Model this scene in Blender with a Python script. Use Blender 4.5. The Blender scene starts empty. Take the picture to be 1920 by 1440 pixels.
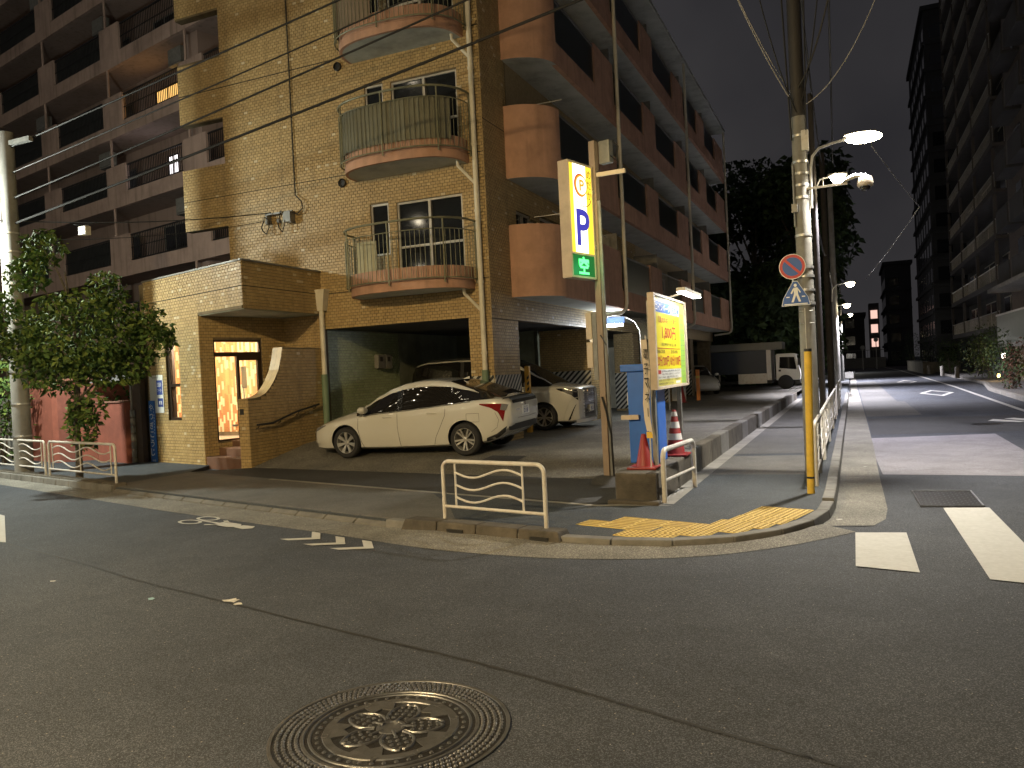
import bpy, bmesh, math, random
from mathutils import Vector, Matrix
random.seed(11)
SC = bpy.context.scene
COL = SC.collection
PI = math.pi

# ---------------------------------------------------------------- camera
cam_d = bpy.data.cameras.new('camera')
cam_d.sensor_width = 36.0
cam_d.lens = 27.6
cam_d.clip_start = 0.05
cam_d.clip_end = 2000
cam = bpy.data.objects.new('camera', cam_d)
COL.objects.link(cam)
cam.matrix_world = Matrix(((0.9158711, 0.03933426, 0.39954091, 0.0),
                           (0.3985328, 0.03113537, -0.91662544, 0.0),
                           (-0.04849464, 0.99874091, 0.01284, 1.75),
                           (0, 0, 0, 1)))
SC.camera = cam

# ---------------------------------------------------------------- night sky (city glow on low cloud)
W = bpy.data.worlds.new('World'); SC.world = W; W.use_nodes = True
wn = W.node_tree.nodes; wl = W.node_tree.links
wbg = wn['Background']; wbg.inputs['Strength'].default_value = 1.0
wtc = wn.new('ShaderNodeTexCoord'); wnz = wn.new('ShaderNodeTexNoise')
wnz.inputs['Scale'].default_value = 2.2; wnz.inputs['Detail'].default_value = 5
wrp = wn.new('ShaderNodeValToRGB')
wrp.color_ramp.elements[0].position = 0.3; wrp.color_ramp.elements[0].color = (0.0102, 0.0100, 0.0120, 1)
wrp.color_ramp.elements[1].position = 0.72; wrp.color_ramp.elements[1].color = (0.0250, 0.0240, 0.0250, 1)
wl.new(wtc.outputs['Generated'], wnz.inputs['Vector']); wl.new(wnz.outputs['Fac'], wrp.inputs['Fac'])
wsx = wn.new('ShaderNodeSeparateXYZ'); wl.new(wtc.outputs['Generated'], wsx.inputs['Vector'])
wgr = wn.new('ShaderNodeValToRGB'); wgr.color_ramp.elements[0].position = .0; wgr.color_ramp.elements[0].color = (1.75,1.7,1.6,1)
wgr.color_ramp.elements[1].position = .55; wgr.color_ramp.elements[1].color = (.85,.85,.9,1)
wl.new(wsx.outputs['Z'], wgr.inputs['Fac'])
wmx = wn.new('ShaderNodeMix'); wmx.data_type = 'RGBA'; wmx.blend_type = 'MULTIPLY'; wmx.inputs['Factor'].default_value = 1.0
wl.new(wrp.outputs['Color'], wmx.inputs['A']); wl.new(wgr.outputs['Color'], wmx.inputs['B'])
wl.new(wmx.outputs['Result'], wbg.inputs['Color'])

VS = SC.view_settings
VS.view_transform = 'Standard'; VS.look = 'None'; VS.gamma = 1.0; VS.exposure = 0.5
try: VS.use_curve_mapping = False
except Exception: pass
SC.cycles.use_denoising = True
SC.cycles.max_bounces = 6
SC.cycles.sample_clamp_indirect = 4.0

# lamp strengths (each light sits in its own lamp, built further down)
P_CORNER, P_LEFT, P_OPPOSITE, P_FAR = 1350., 1200., 6000., 5000.
C_CORNER, C_LEFT, C_OPPOSITE, C_FAR = (1.0, .93, .80), (.94, 1.0, .88), (1.0, .72, .35), (.93, .90, 1.0)

# ---------------------------------------------------------------- helpers
class MB:
    def __init__(s): s.v = []; s.f = []; s.m = []
    def add(s, vs, fs, mi=0):
        b = len(s.v); s.v.extend([tuple(p) for p in vs])
        for q in fs: s.f.append(tuple(b + i for i in q)); s.m.append(mi)
        return s
    def box(s, x0, x1, y0, y1, z0, z1, mi=0):
        return s.add([(x0,y0,z0),(x1,y0,z0),(x1,y1,z0),(x0,y1,z0),(x0,y0,z1),(x1,y0,z1),(x1,y1,z1),(x0,y1,z1)],
                     [(0,3,2,1),(4,5,6,7),(0,1,5,4),(1,2,6,5),(2,3,7,6),(3,0,4,7)], mi)
    def obb(s, o, a, b, c, mi=0):
        o, a, b, c = Vector(o), Vector(a), Vector(b), Vector(c)
        vs = [o, o+a, o+a+b, o+b, o+c, o+a+c, o+a+b+c, o+b+c]
        fs = [(0,3,2,1),(4,5,6,7),(0,1,5,4),(1,2,6,5),(2,3,7,6),(3,0,4,7)]
        if a.cross(b).dot(c) < 0: fs = [tuple(reversed(q)) for q in fs]
        return s.add(vs, fs, mi)
    def prism(s, poly, o, u, v, w, mi=0, mi_side=None):
        """poly in (u,v) counter-clockwise, extruded along w"""
        o, u, v, w = Vector(o), Vector(u), Vector(v), Vector(w); n = len(poly)
        base = [o + u*p[0] + v*p[1] for p in poly]; top = [p + w for p in base]
        ms = mi if mi_side is None else mi_side
        s.add(base + top, [tuple(range(n-1, -1, -1))], mi); b = len(s.v) - 2*n
        s.f.append(tuple(b + n + i for i in range(n))); s.m.append(mi)
        for i in range(n):
            j = (i+1) % n
            s.f.append((b+i, b+j, b+n+j, b+n+i)); s.m.append(ms)
        return s
    def zprism(s, poly, z0, z1, mi=0):
        return s.prism(poly, (0,0,z0), (1,0,0), (0,1,0), (0,0,z1-z0), mi)
    def tube(s, pts, r, n=8, mi=0, closed=False, cap=True):
        pts = [Vector(p) for p in pts]; N = len(pts)
        rr = r if isinstance(r, (list, tuple)) else [r]*N
        tans = []
        for i in range(N):
            a = pts[i-1] if (i > 0 or closed) else pts[i]
            b = pts[(i+1) % N] if (i < N-1 or closed) else pts[i]
            t = (b - a)
            tans.append(t.normalized() if t.length > 1e-9 else Vector((0,0,1)))
        t0 = tans[0]; up = Vector((0,0,1)) if abs(t0.z) < .9 else Vector((1,0,0))
        nx = t0.cross(up).normalized(); rings = []
        b0 = len(s.v)
        for i in range(N):
            t = tans[i]; nx = (nx - t*nx.dot(t))
            nx = nx.normalized() if nx.length > 1e-6 else t.orthogonal().normalized()
            ny = t.cross(nx)
            for k in range(n):
                a = 2*PI*k/n
                s.v.append(tuple(pts[i] + (nx*math.cos(a) + ny*math.sin(a))*rr[i]))
        for i in range(N if closed else N-1):
            j = (i+1) % N
            for k in range(n):
                l = (k+1) % n
                s.f.append((b0+i*n+k, b0+i*n+l, b0+j*n+l, b0+j*n+k)); s.m.append(mi)
        if cap and not closed:
            s.f.append(tuple(b0+k for k in range(n-1,-1,-1))); s.m.append(mi)
            s.f.append(tuple(b0+(N-1)*n+k for k in range(n))); s.m.append(mi)
        return s
    def lathe(s, prof, o=(0,0,0), n=16, mi=0, ax=(0,0,1), a0=0, cap=True):
        """prof: list of (radius, height along ax)"""
        o = Vector(o); ax = Vector(ax).normalized(); e1 = ax.orthogonal().normalized(); e2 = ax.cross(e1)
        b0 = len(s.v)
        for r, h in prof:
            for k in range(n):
                a = a0 + 2*PI*k/n
                s.v.append(tuple(o + ax*h + (e1*math.cos(a) + e2*math.sin(a))*r))
        for i in range(len(prof)-1):
            for k in range(n):
                l = (k+1) % n
                s.f.append((b0+i*n+k, b0+i*n+l, b0+(i+1)*n+l, b0+(i+1)*n+k)); s.m.append(mi)
        if cap:
            if prof[0][0] > 1e-5: s.f.append(tuple(b0+k for k in range(n-1,-1,-1))); s.m.append(mi)
            if prof[-1][0] > 1e-5: s.f.append(tuple(b0+(len(prof)-1)*n+k for k in range(n))); s.m.append(mi)
        return s
    def grid(s, P, mi=0, flip=False):
        b0 = len(s.v); nj = len(P[0])
        for row in P:
            for p in row: s.v.append(tuple(p))
        for i in range(len(P)-1):
            for j in range(nj-1):
                q = (b0+i*nj+j, b0+i*nj+j+1, b0+(i+1)*nj+j+1, b0+(i+1)*nj+j)
                s.f.append(tuple(reversed(q)) if flip else q); s.m.append(mi)
        return s
    def mesh(s, name, mats):
        me = bpy.data.meshes.new(name); me.from_pydata(s.v, [], s.f)
        ml = mats if isinstance(mats, (list, tuple)) else [mats]
        for m in ml: me.materials.append(m)
        if len(ml) > 1: me.polygons.foreach_set('material_index', s.m)
        me.update(); return me
    def build(s, name, mats, parent=None, smooth=False, bevel=0, local=False, angle=40):
        return link(name, s.mesh(name, mats), parent, smooth, bevel, local, angle)

def link(name, me, parent=None, smooth=False, bevel=0, local=False, angle=40):
    o = bpy.data.objects.new(name, me); COL.objects.link(o)
    if smooth:
        me.shade_smooth() if hasattr(me, 'shade_smooth') else None
        try: me.set_sharp_from_angle(angle=math.radians(angle))
        except Exception: pass
    if parent is not None:
        o.parent = parent
        if not local:
            p = parent; off = Vector((0,0,0))
            while p is not None:
                if p.type == 'EMPTY': off += p.location
                p = p.parent
            if parent.type == 'EMPTY': o.matrix_parent_inverse = Matrix.Translation(-off)
    if bevel:
        b = o.modifiers.new('bevel', 'BEVEL'); b.width = bevel; b.segments = 2; b.limit_method = 'ANGLE'
        b.angle_limit = math.radians(50)
    return o

def tag(o, label, cat, group=None):
    o['label'] = label; o['category'] = cat
    if group: o['group'] = group
    return o
def thing(name, label, cat, loc=(0,0,0), rz=0, group=None):
    o = bpy.data.objects.new(name, None); COL.objects.link(o); o.empty_display_size = .2
    o.location = loc; o.rotation_euler = (0,0,rz)
    return tag(o, label, cat, group)
def struct(o): o['kind'] = 'structure'; return o
def stuff(o): o['kind'] = 'stuff'; return o
def copy_tree(root, loc=None, rz=None, label=None):
    def rec(o, par):
        c = o.copy(); COL.objects.link(c); c.parent = par
        if par is not None: c.matrix_parent_inverse = o.matrix_parent_inverse.copy()
        for ch in list(o.children): rec(ch, c)
        return c
    c = rec(root, None)
    if loc is not None: c.location = loc
    if rz is not None: c.rotation_euler = (0,0,rz)
    if label: c['label'] = label
    return c

def lamp_light(par, loc, power, col, size=.1, spot=None, aim=None):
    d = bpy.data.lights.new('lamp_light', 'SPOT' if spot else 'POINT'); d.energy = power; d.color = col; d.shadow_soft_size = size
    if spot: d.spot_size = math.radians(spot); d.spot_blend = .6
    o = bpy.data.objects.new('lamp_light', d); COL.objects.link(o); o.parent = par
    o.location = Vector(loc) - par.location
    if spot: o.rotation_euler = Vector(aim).to_track_quat('-Z', 'Y').to_euler()
    return o
SPRNG = random.Random(21)
# ---------------------------------------------------------------- materials
def M(name, col, rough=.6, metal=0., var=.18, scale=2.5, bump=0., bscale=60., spec=.5, coat=0., grime=0., gcol=(.03,.027,.022), gscale=.7, streak=0., scol=(.06,.05,.038)):
    m = bpy.data.materials.new(name); m.use_nodes = True
    n = m.node_tree.nodes; l = m.node_tree.links; b = n['Principled BSDF']
    b.inputs['Roughness'].default_value = rough; b.inputs['Metallic'].default_value = metal
    b.inputs['Specular IOR Level'].default_value = spec
    if coat: b.inputs['Coat Weight'].default_value = coat; b.inputs['Coat Roughness'].default_value = .04
    tc = n.new('ShaderNodeTexCoord'); out = None
    nz = n.new('ShaderNodeTexNoise'); nz.inputs['Scale'].default_value = scale; nz.inputs['Detail'].default_value = 7; nz.inputs['Roughness'].default_value = .62
    l.new(tc.outputs['Object'], nz.inputs['Vector'])
    rp = n.new('ShaderNodeValToRGB'); e = rp.color_ramp.elements
    e[0].position = .3; e[1].position = .7
    e[0].color = (*[c*(1-var) for c in col], 1); e[1].color = (*[min(1, c*(1+var)) for c in col], 1)
    l.new(nz.outputs['Fac'], rp.inputs['Fac']); out = rp.outputs['Color']
    if grime:
        g = n.new('ShaderNodeTexNoise'); g.inputs['Scale'].default_value = gscale; g.inputs['Detail'].default_value = 8; g.inputs['Roughness'].default_value = .7
        l.new(tc.outputs['Object'], g.inputs['Vector'])
        gr = n.new('ShaderNodeValToRGB'); gr.color_ramp.elements[0].position = .48; gr.color_ramp.elements[1].position = .72
        gr.color_ramp.elements[1].color = (grime, grime, grime, 1)
        l.new(g.outputs['Fac'], gr.inputs['Fac'])
        mx = n.new('ShaderNodeMix'); mx.data_type = 'RGBA'
        l.new(gr.outputs['Color'], mx.inputs['Factor']); l.new(out, mx.inputs['A']); mx.inputs['B'].default_value = (*gcol, 1)
        out = mx.outputs['Result']
    if streak:                                    # rain streaks running down the surface
        mp = n.new('ShaderNodeMapping'); mp.inputs['Scale'].default_value = (5.5,5.5,.35); l.new(tc.outputs['Object'], mp.inputs['Vector'])
        g2 = n.new('ShaderNodeTexNoise'); g2.inputs['Scale'].default_value = 1.; g2.inputs['Detail'].default_value = 6; l.new(mp.outputs['Vector'], g2.inputs['Vector'])
        g3 = n.new('ShaderNodeValToRGB'); g3.color_ramp.elements[0].position = .52; g3.color_ramp.elements[1].position = .75; g3.color_ramp.elements[1].color = (streak,streak,streak,1)
        l.new(g2.outputs['Fac'], g3.inputs['Fac'])
        m2_ = n.new('ShaderNodeMix'); m2_.data_type = 'RGBA'; l.new(g3.outputs['Color'], m2_.inputs['Factor']); l.new(out, m2_.inputs['A']); m2_.inputs['B'].default_value = (*scol, 1)
        out = m2_.outputs['Result']
    l.new(out, b.inputs['Base Color'])
    if bump:
        bz = n.new('ShaderNodeTexNoise'); bz.inputs['Scale'].default_value = bscale; bz.inputs['Detail'].default_value = 4
        l.new(tc.outputs['Object'], bz.inputs['Vector'])
        bp = n.new('ShaderNodeBump'); bp.inputs['Strength'].default_value = bump; bp.inputs['Distance'].default_value = .02
        l.new(bz.outputs['Fac'], bp.inputs['Height']); l.new(bp.outputs['Normal'], b.inputs['Normal'])
    return m
def E(name, col, strength):
    m = bpy.data.materials.new(name); m.use_nodes = True
    b = m.node_tree.nodes['Principled BSDF']
    b.inputs['Base Color'].default_value = (*[min(.1, c*.1) for c in col], 1)
    b.inputs['Emission Color'].default_value = (*col, 1); b.inputs['Emission Strength'].default_value = strength
    return m
def glass(name, col=(.015,.017,.02), rough=.06, trans=0.):
    m = bpy.data.materials.new(name); m.use_nodes = True
    b = m.node_tree.nodes['Principled BSDF']
    b.inputs['Base Color'].default_value = (*col, 1); b.inputs['Roughness'].default_value = rough
    b.inputs['Specular IOR Level'].default_value = .7
    if trans: b.inputs['Transmission Weight'].default_value = trans; b.inputs['IOR'].default_value = 1.05
    return m
def asphalt(name, c0, c1, fleck=.5, fscale=190., patch=.35, rough=.82, bump=.5):
    m = bpy.data.materials.new(name); m.use_nodes = True
    n = m.node_tree.nodes; l = m.node_tree.links; b = n['Principled BSDF']
    b.inputs['Roughness'].default_value = rough; b.inputs['Specular IOR Level'].default_value = .4
    tc = n.new('ShaderNodeTexCoord')
    big = n.new('ShaderNodeTexNoise'); big.inputs['Scale'].default_value = patch; big.inputs['Detail'].default_value = 9; big.inputs['Roughness'].default_value = .6
    l.new(tc.outputs['Object'], big.inputs['Vector'])
    rp = n.new('ShaderNodeValToRGB'); rp.color_ramp.elements[0].position = .32; rp.color_ramp.elements[1].position = .7
    rp.color_ramp.elements[0].color = (*c0, 1); rp.color_ramp.elements[1].color = (*c1, 1)
    l.new(big.outputs['Fac'], rp.inputs['Fac'])
    vo = n.new('ShaderNodeTexVoronoi'); vo.inputs['Scale'].default_value = fscale
    l.new(tc.outputs['Object'], vo.inputs['Vector'])
    sep = n.new('ShaderNodeSeparateColor'); l.new(vo.outputs['Color'], sep.inputs['Color'])
    fr = n.new('ShaderNodeValToRGB'); fr.color_ramp.elements[0].position = .55; fr.color_ramp.elements[1].position = 1.0
    fr.color_ramp.elements[0].color = (.75,.75,.75,1); fr.color_ramp.elements[1].color = (1+fleck*1.6, 1+fleck*1.6, 1+fleck*1.55, 1)
    l.new(sep.outputs['Red'], fr.inputs['Fac'])
    # oil stains and repair-scale blotches
    st = n.new('ShaderNodeTexNoise'); st.inputs['Scale'].default_value = 1.7; st.inputs['Detail'].default_value = 6; st.inputs['Roughness'].default_value = .65; st.inputs['Distortion'].default_value = .8
    l.new(tc.outputs['Object'], st.inputs['Vector'])
    sr = n.new('ShaderNodeValToRGB'); sr.color_ramp.elements[0].position = .30; sr.color_ramp.elements[0].color = (.62,.61,.60,1); sr.color_ramp.elements[1].position = .60; sr.color_ramp.elements[1].color = (1.12,1.12,1.12,1)
    l.new(st.outputs['Fac'], sr.inputs['Fac'])
    mst = n.new('ShaderNodeMix'); mst.data_type = 'RGBA'; mst.blend_type = 'MULTIPLY'; mst.inputs['Factor'].default_value = .5
    l.new(rp.outputs['Color'], mst.inputs['A']); l.new(sr.outputs['Color'], mst.inputs['B'])
    mu = n.new('ShaderNodeMix'); mu.data_type = 'RGBA'; mu.blend_type = 'MULTIPLY'; mu.inputs['Factor'].default_value = 1.0
    l.new(mst.outputs['Result'], mu.inputs['A']); l.new(fr.outputs['Color'], mu.inputs['B'])
    # sparse pale chips
    v2 = n.new('ShaderNodeTexVoronoi'); v2.inputs['Scale'].default_value = 22.
    l.new(tc.outputs['Object'], v2.inputs['Vector'])
    ch = n.new('ShaderNodeMath'); ch.operation = 'LESS_THAN'; ch.inputs[1].default_value = .10
    l.new(v2.outputs['Distance'], ch.inputs[0])
    s2 = n.new('ShaderNodeSeparateColor'); l.new(v2.outputs['Color'], s2.inputs['Color'])
    th = n.new('ShaderNodeMath'); th.operation = 'GREATER_THAN'; th.inputs[1].default_value = .72; l.new(s2.outputs['Green'], th.inputs[0])
    mm = n.new('ShaderNodeMath'); mm.operation = 'MULTIPLY'; l.new(ch.outputs[0], mm.inputs[0]); l.new(th.outputs[0], mm.inputs[1])
    ml = n.new('ShaderNodeMath'); ml.operation = 'MULTIPLY'; l.new(mm.outputs[0], ml.inputs[0]); ml.inputs[1].default_value = .75
    m3 = n.new('ShaderNodeMix'); m3.data_type = 'RGBA'
    l.new(ml.outputs[0], m3.inputs['Factor']); l.new(mu.outputs['Result'], m3.inputs['A']); m3.inputs['B'].default_value = (.34,.32,.29,1)
    l.new(m3.outputs['Result'], b.inputs['Base Color'])
    bz = n.new('ShaderNodeTexNoise'); bz.inputs['Scale'].default_value = 130.; bz.inputs['Detail'].default_value = 3
    l.new(tc.outputs['Object'], bz.inputs['Vector'])
    bp = n.new('ShaderNodeBump'); bp.inputs['Strength'].default_value = bump; bp.inputs['Distance'].default_value = .012
    l.new(bz.outputs['Fac'], bp.inputs['Height']); l.new(bp.outputs['Normal'], b.inputs['Normal'])
    return m

m_road = asphalt('asphalt_road', (.031,.035,.045), (.051,.056,.068), 1.2)
m_road_old = asphalt('asphalt_worn', (.19,.182,.205), (.26,.25,.275), .4)
m_road_dark = asphalt('asphalt_dark', (.040,.041,.044), (.060,.061,.065), .4)
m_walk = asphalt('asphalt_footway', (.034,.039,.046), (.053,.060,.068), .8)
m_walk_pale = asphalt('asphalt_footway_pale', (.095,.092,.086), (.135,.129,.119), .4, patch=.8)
m_lot = asphalt('asphalt_lot_coarse', (.12,.116,.104), (.20,.19,.165), .6, fscale=90., patch=.9, bump=1.0)
m_conc = M('concrete', (.17,.165,.152), .85, var=.22, scale=5, bump=.35, bscale=90, grime=.6)
m_conc_pale = M('concrete_pale', (.24,.228,.203), .85, var=.2, scale=6, bump=.35, bscale=110, grime=.45)
m_conc_dirty = M('concrete_weathered', (.085,.074,.058), .9, var=.4, scale=4, bump=.6, bscale=40, grime=.7)
m_gutter = asphalt('gutter_concrete', (.14,.134,.118), (.22,.21,.185), .5, fscale=120., patch=1.2)
m_paint = M('road_paint_white', (.48,.475,.445), .7, var=.08, scale=20, bump=.25, bscale=150, grime=.28, gcol=(.3,.29,.26), gscale=6)
m_paint_old = M('road_paint_worn', (.60,.58,.53), .75, var=.2, scale=15, grime=.55, gcol=(.1,.1,.1), gscale=9)
m_tactile = M('tactile_yellow', (.56,.40,.10), .7, var=.12, scale=9, grime=.25, gcol=(.25,.18,.07), gscale=9)
m_white = M('white_paint_metal', (.56,.545,.51), .4, var=.08, scale=6, grime=.55, gcol=(.22,.13,.06), gscale=6)
m_steel = M('galvanised_steel', (.45,.45,.44), .45, .8, var=.2, scale=12, grime=.3)
m_grey_metal = M('grey_metal', (.22,.22,.21), .5, .3, var=.2, scale=8, grime=.3)
m_beige_metal = M('beige_metal', (.50,.42,.33), .5, var=.12, scale=6, grime=.3)
m_black = M('black_plastic', (.018,.018,.018), .5, var=.2)
m_pole_brown = M('sign_pole_brown', (.27,.205,.155), .5, var=.12, scale=6, grime=.3)
m_rubber = M('rubber', (.022,.022,.023), .85, var=.25, scale=15, bump=.2)
m_cable = M('cable_black', (.012,.012,.012), .6)
m_cable_grey = M('cable_grey', (.30,.29,.28), .6)
m_pole = M('concrete_pole', (.20,.195,.18), .8, var=.15, scale=4, bump=.2, bscale=60, grime=.45, gscale=1.5)
m_yellow = M('yellow_paint', (.72,.48,.06), .45, var=.1, scale=6, grime=.35, gcol=(.2,.13,.03), gscale=4)
m_orange = M('orange_plastic', (.75,.24,.03), .5, var=.1)
m_red = M('red_plastic', (.62,.045,.03), .45, var=.15, grime=.25)
m_blue = M('blue_paint', (.025,.13,.52), .4, var=.1, grime=.15, gcol=(.02,.05,.15))
m_tile = [M('tile_a', (.43,.305,.135), .5, var=.12, scale=9, spec=.5, grime=.25, gcol=(.2,.14,.07), gscale=.35, streak=.3), M('tile_b', (.395,.278,.12), .52, var=.12, scale=9, grime=.25, gcol=(.2,.14,.07), gscale=.35, streak=.3),
          M('tile_c', (.465,.335,.152), .48, var=.12, scale=9, grime=.25, gcol=(.2,.14,.07), gscale=.35, streak=.3), M('tile_pale', (.58,.49,.32), .28, var=.1)]
m_grout = M('tile_grout', (.155,.12,.07), .95, var=.3, scale=6, bump=.2)
m_pink = M('pink_render', (.48,.28,.19), .85, var=.12, scale=3, bump=.3, bscale=120, streak=.3, scol=(.12,.07,.05), grime=.4, gcol=(.14,.07,.05), gscale=1.1)
m_soffit = M('soffit_paint', (.44,.46,.42), .85, var=.12, scale=2, grime=.6, gcol=(.16,.15,.13), gscale=1.6)
m_pipe = M('pipe_cream', (.66,.62,.50), .5, var=.08, grime=.3, gcol=(.25,.2,.12), gscale=4)
m_pipe_green = M('pipe_green', (.16,.23,.15), .55, var=.1, grime=.3)
m_glass_dark = glass('window_glass')
m_frame_al = M('aluminium_frame', (.55,.52,.46), .4, .6, var=.1)
m_frame_brown = M('bronze_frame', (.055,.035,.022), .4, .4, var=.15)
m_wall_l = M('render_mauve', (.36,.27,.24), .9, var=.15, scale=1.2, streak=.4, grime=.45, gcol=(.08,.06,.05), gscale=.6)
m_wall_l2 = M('render_mauve_light', (.42,.31,.27), .9, var=.12, scale=1.2, streak=.45, grime=.4, gcol=(.1,.07,.06), gscale=.7)
m_brick_red = M('red_tile_wall', (.23,.072,.048), .75, var=.15, scale=5, bump=.3, grime=.3, gcol=(.12,.04,.03))
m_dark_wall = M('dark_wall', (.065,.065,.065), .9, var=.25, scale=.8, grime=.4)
m_garage = M('garage_render', (.26,.28,.20), .9, var=.2, scale=1.5, grime=.5)
# ================================================================ GROUND, ROADS, FOOTWAYS
def catmull(P, n=8):
    out = []
    for i in range(len(P)-1):
        p0 = Vector(P[max(i-1,0)]); p1 = Vector(P[i]); p2 = Vector(P[i+1]); p3 = Vector(P[min(i+2,len(P)-1)])
        for k in range(n):
            t = k/n
            out.append(.5*((2*p1)+(p2-p0)*t+(2*p0-5*p1+4*p2-p3)*t*t+(3*p1-p0-3*p2+p3)*t**3))
    out.append(Vector(P[-1])); return out
def resample(P, step):
    out = [Vector(P[0])]; acc = 0.; 
    for a, b in zip(P[:-1], P[1:]):
        a = Vector(a); b = Vector(b); L = (b-a).length
        if L < 1e-9: continue
        t = step - acc
        while t <= L:
            out.append(a + (b-a)*(t/L)); t += step
        acc = L - (t - step)
    return out
def sheet(name, poly, z, mat, th=.004):
    mb = MB(); mb.add([(p[0], p[1], z) for p in poly], [tuple(range(len(poly)))])
    me = mb.mesh(name, mat)
    o = link(name, me)
    bm = bmesh.new(); bm.from_mesh(me); bmesh.ops.recalc_face_normals(bm, faces=bm.faces)
    if bm.faces[:] and sum(f.normal.z for f in bm.faces) < 0: bmesh.ops.reverse_faces(bm, faces=bm.faces)
    bmesh.ops.triangulate(bm, faces=[f for f in bm.faces if len(f.verts) > 4]); bm.to_mesh(me); bm.free()
    return o

struct(sheet('road', [(-500,-400),(500,-400),(500,700),(-500,700)], 0., m_road))

kA = lambda x: 8.51 - .281*(x + 7.48)
corner = catmull([(-6.2,8.15),(-4.8,7.76),(-3.6,7.47),(-2.7,7.32),(-1.94,7.30),(-1.45,7.42),(-1.05,7.66),(-.69,8.06),(-.42,8.6),(-.27,9.36),(-.24,10.6),(-.24,11.5)], 8)[8:-7]
kerb_path = [Vector((x, kA(x))) for x in (-46, -30, -20, -12, -6.2)] + corner + [Vector((-.24, y)) for y in (12, 20, 40, 60, 150)]
gut = catmull([(-5.36,7.36),(-4.07,6.98),(-2.85,6.85),(-1.95,6.97),(-1.36,7.20),(-.97,7.47),(-.61,7.81),(-.26,8.24),(.03,8.65),(.12,8.85)], 6)
gut_out = [Vector((-46, kA(-46)-.52)), Vector((-16.4,10.55)), Vector((-9.28,8.40))] + gut

# concrete gutter: one piece round the corner, one apron along the side street
def near_on(P, q):
    best = None
    for a, b in zip(P[:-1], P[1:]):
        d = b-a; t = max(0., min(1., (q-a).dot(d)/max(1e-9, d.dot(d)))); c = a+d*t
        if best is None or (c-q).length < best[0]: best = ((c-q).length, c)
    return best[1]
gi = [q for q in resample(kerb_path, .15) if q.y < 8.86 or q.x < -1]
mb = MB(); rows = []
for q in gi:
    o_ = near_on(gut_out, q); k = max(0., min(1., (q.x+5.2)/.8))*max(0., min(1., (8.9-q.y)/.4)) if q.x > -5.2 else 0.
    rows.append([(q.x, q.y, .012+.040*k), ((q.x+o_.x)/2, (q.y+o_.y)/2, .008+.020*k), (o_.x, o_.y, .004)])
mb.grid(rows); struct(mb.build('gutter_strip', m_gutter))
struct(sheet('gutter_apron', [(-.36,8.78),(.12,8.87),(.25,9.25),(.29,9.9),(.28,12.55),(-.25,12.5)], .005, m_gutter))
struct(sheet('gutter_apron', [(-.25,12.53),(.28,12.58),(.29,17),(.27,24),(.14,46),(.1,90),(-.25,90)], .005, m_gutter))
mb = MB()
for (a, b, w) in (((-.25,12.515),(.29,12.565),.02), ((-.38,8.76),(.14,8.87),.018), ((-1.80,7.32),(-1.36,7.18),.02), ((-5.55,7.92),(-5.9,7.47),.02), ((-7.9,8.6),(-8.15,8.05),.02)):
    a = Vector((*a,.007)); b = Vector((*b,.007)); n = (b-a).cross(Vector((0,0,1))).normalized()*w*.5
    mb.add([a-n,b-n,b+n,a+n], [(0,1,2,3)])
struct(mb.build('gutter_joint', m_road_dark))

# footway
Lb = lambda x: 10.22 - .281*(x + 6.3)          # line between footway and car park apron
def inset(P, d):
    out = []
    for i, p in enumerate(P):
        a = P[max(i-1,0)]; b = P[min(i+1,len(P)-1)]; t = (b-a).normalized(); out.append((p.x-t.y*d, p.y+t.x*d))
    return out
walk = inset(kerb_path, .09) + [(-2.28,150),(-2.28,9.36),(-2.98,9.27)] + [(x, Lb(x)) for x in (-6.3,-12.2,-12.4)] + [(-13.0,13.1),(-15.4,13.75),(-46,22.4)]
mb = MB(); mb.zprism(walk, -.05, .085)
o = mb.build('footway', m_walk); 
bm = bmesh.new(); bm.from_mesh(o.data); bmesh.ops.triangulate(bm, faces=[f for f in bm.faces if len(f.verts) > 4]); bmesh.ops.recalc_face_normals(bm, faces=bm.faces); bm.to_mesh(o.data); bm.free()
struct(o)
dv = [(x, kA(x)+.16) for x in (-12.4, -9, -6.2)] + [(-4.9,7.95),(-4.35,8.12),(-4.9,9.0),(-5.6,9.83)] + [(x, Lb(x)-.03) for x in (-6.3,-9,-12.3)]
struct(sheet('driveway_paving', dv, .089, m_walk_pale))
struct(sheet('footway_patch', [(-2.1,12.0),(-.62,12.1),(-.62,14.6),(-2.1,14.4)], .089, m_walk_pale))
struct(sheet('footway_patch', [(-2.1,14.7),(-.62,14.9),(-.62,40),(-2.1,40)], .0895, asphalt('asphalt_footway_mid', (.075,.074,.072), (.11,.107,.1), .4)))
struct(sheet('footway_edge_strip', [(-2.27,9.42),(-2.05,9.40),(-2.05,36),(-2.27,36)], .090, m_conc_pale))
struct(sheet('footway_edge_strip', [(-9.6,Lb(-9.6)-.05),(-2.97,9.25),(-2.25,9.36),(-2.05,9.30),(-2.95,9.13),(-9.6,Lb(-9.6)-.16)], .0905, m_conc_pale))

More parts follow.
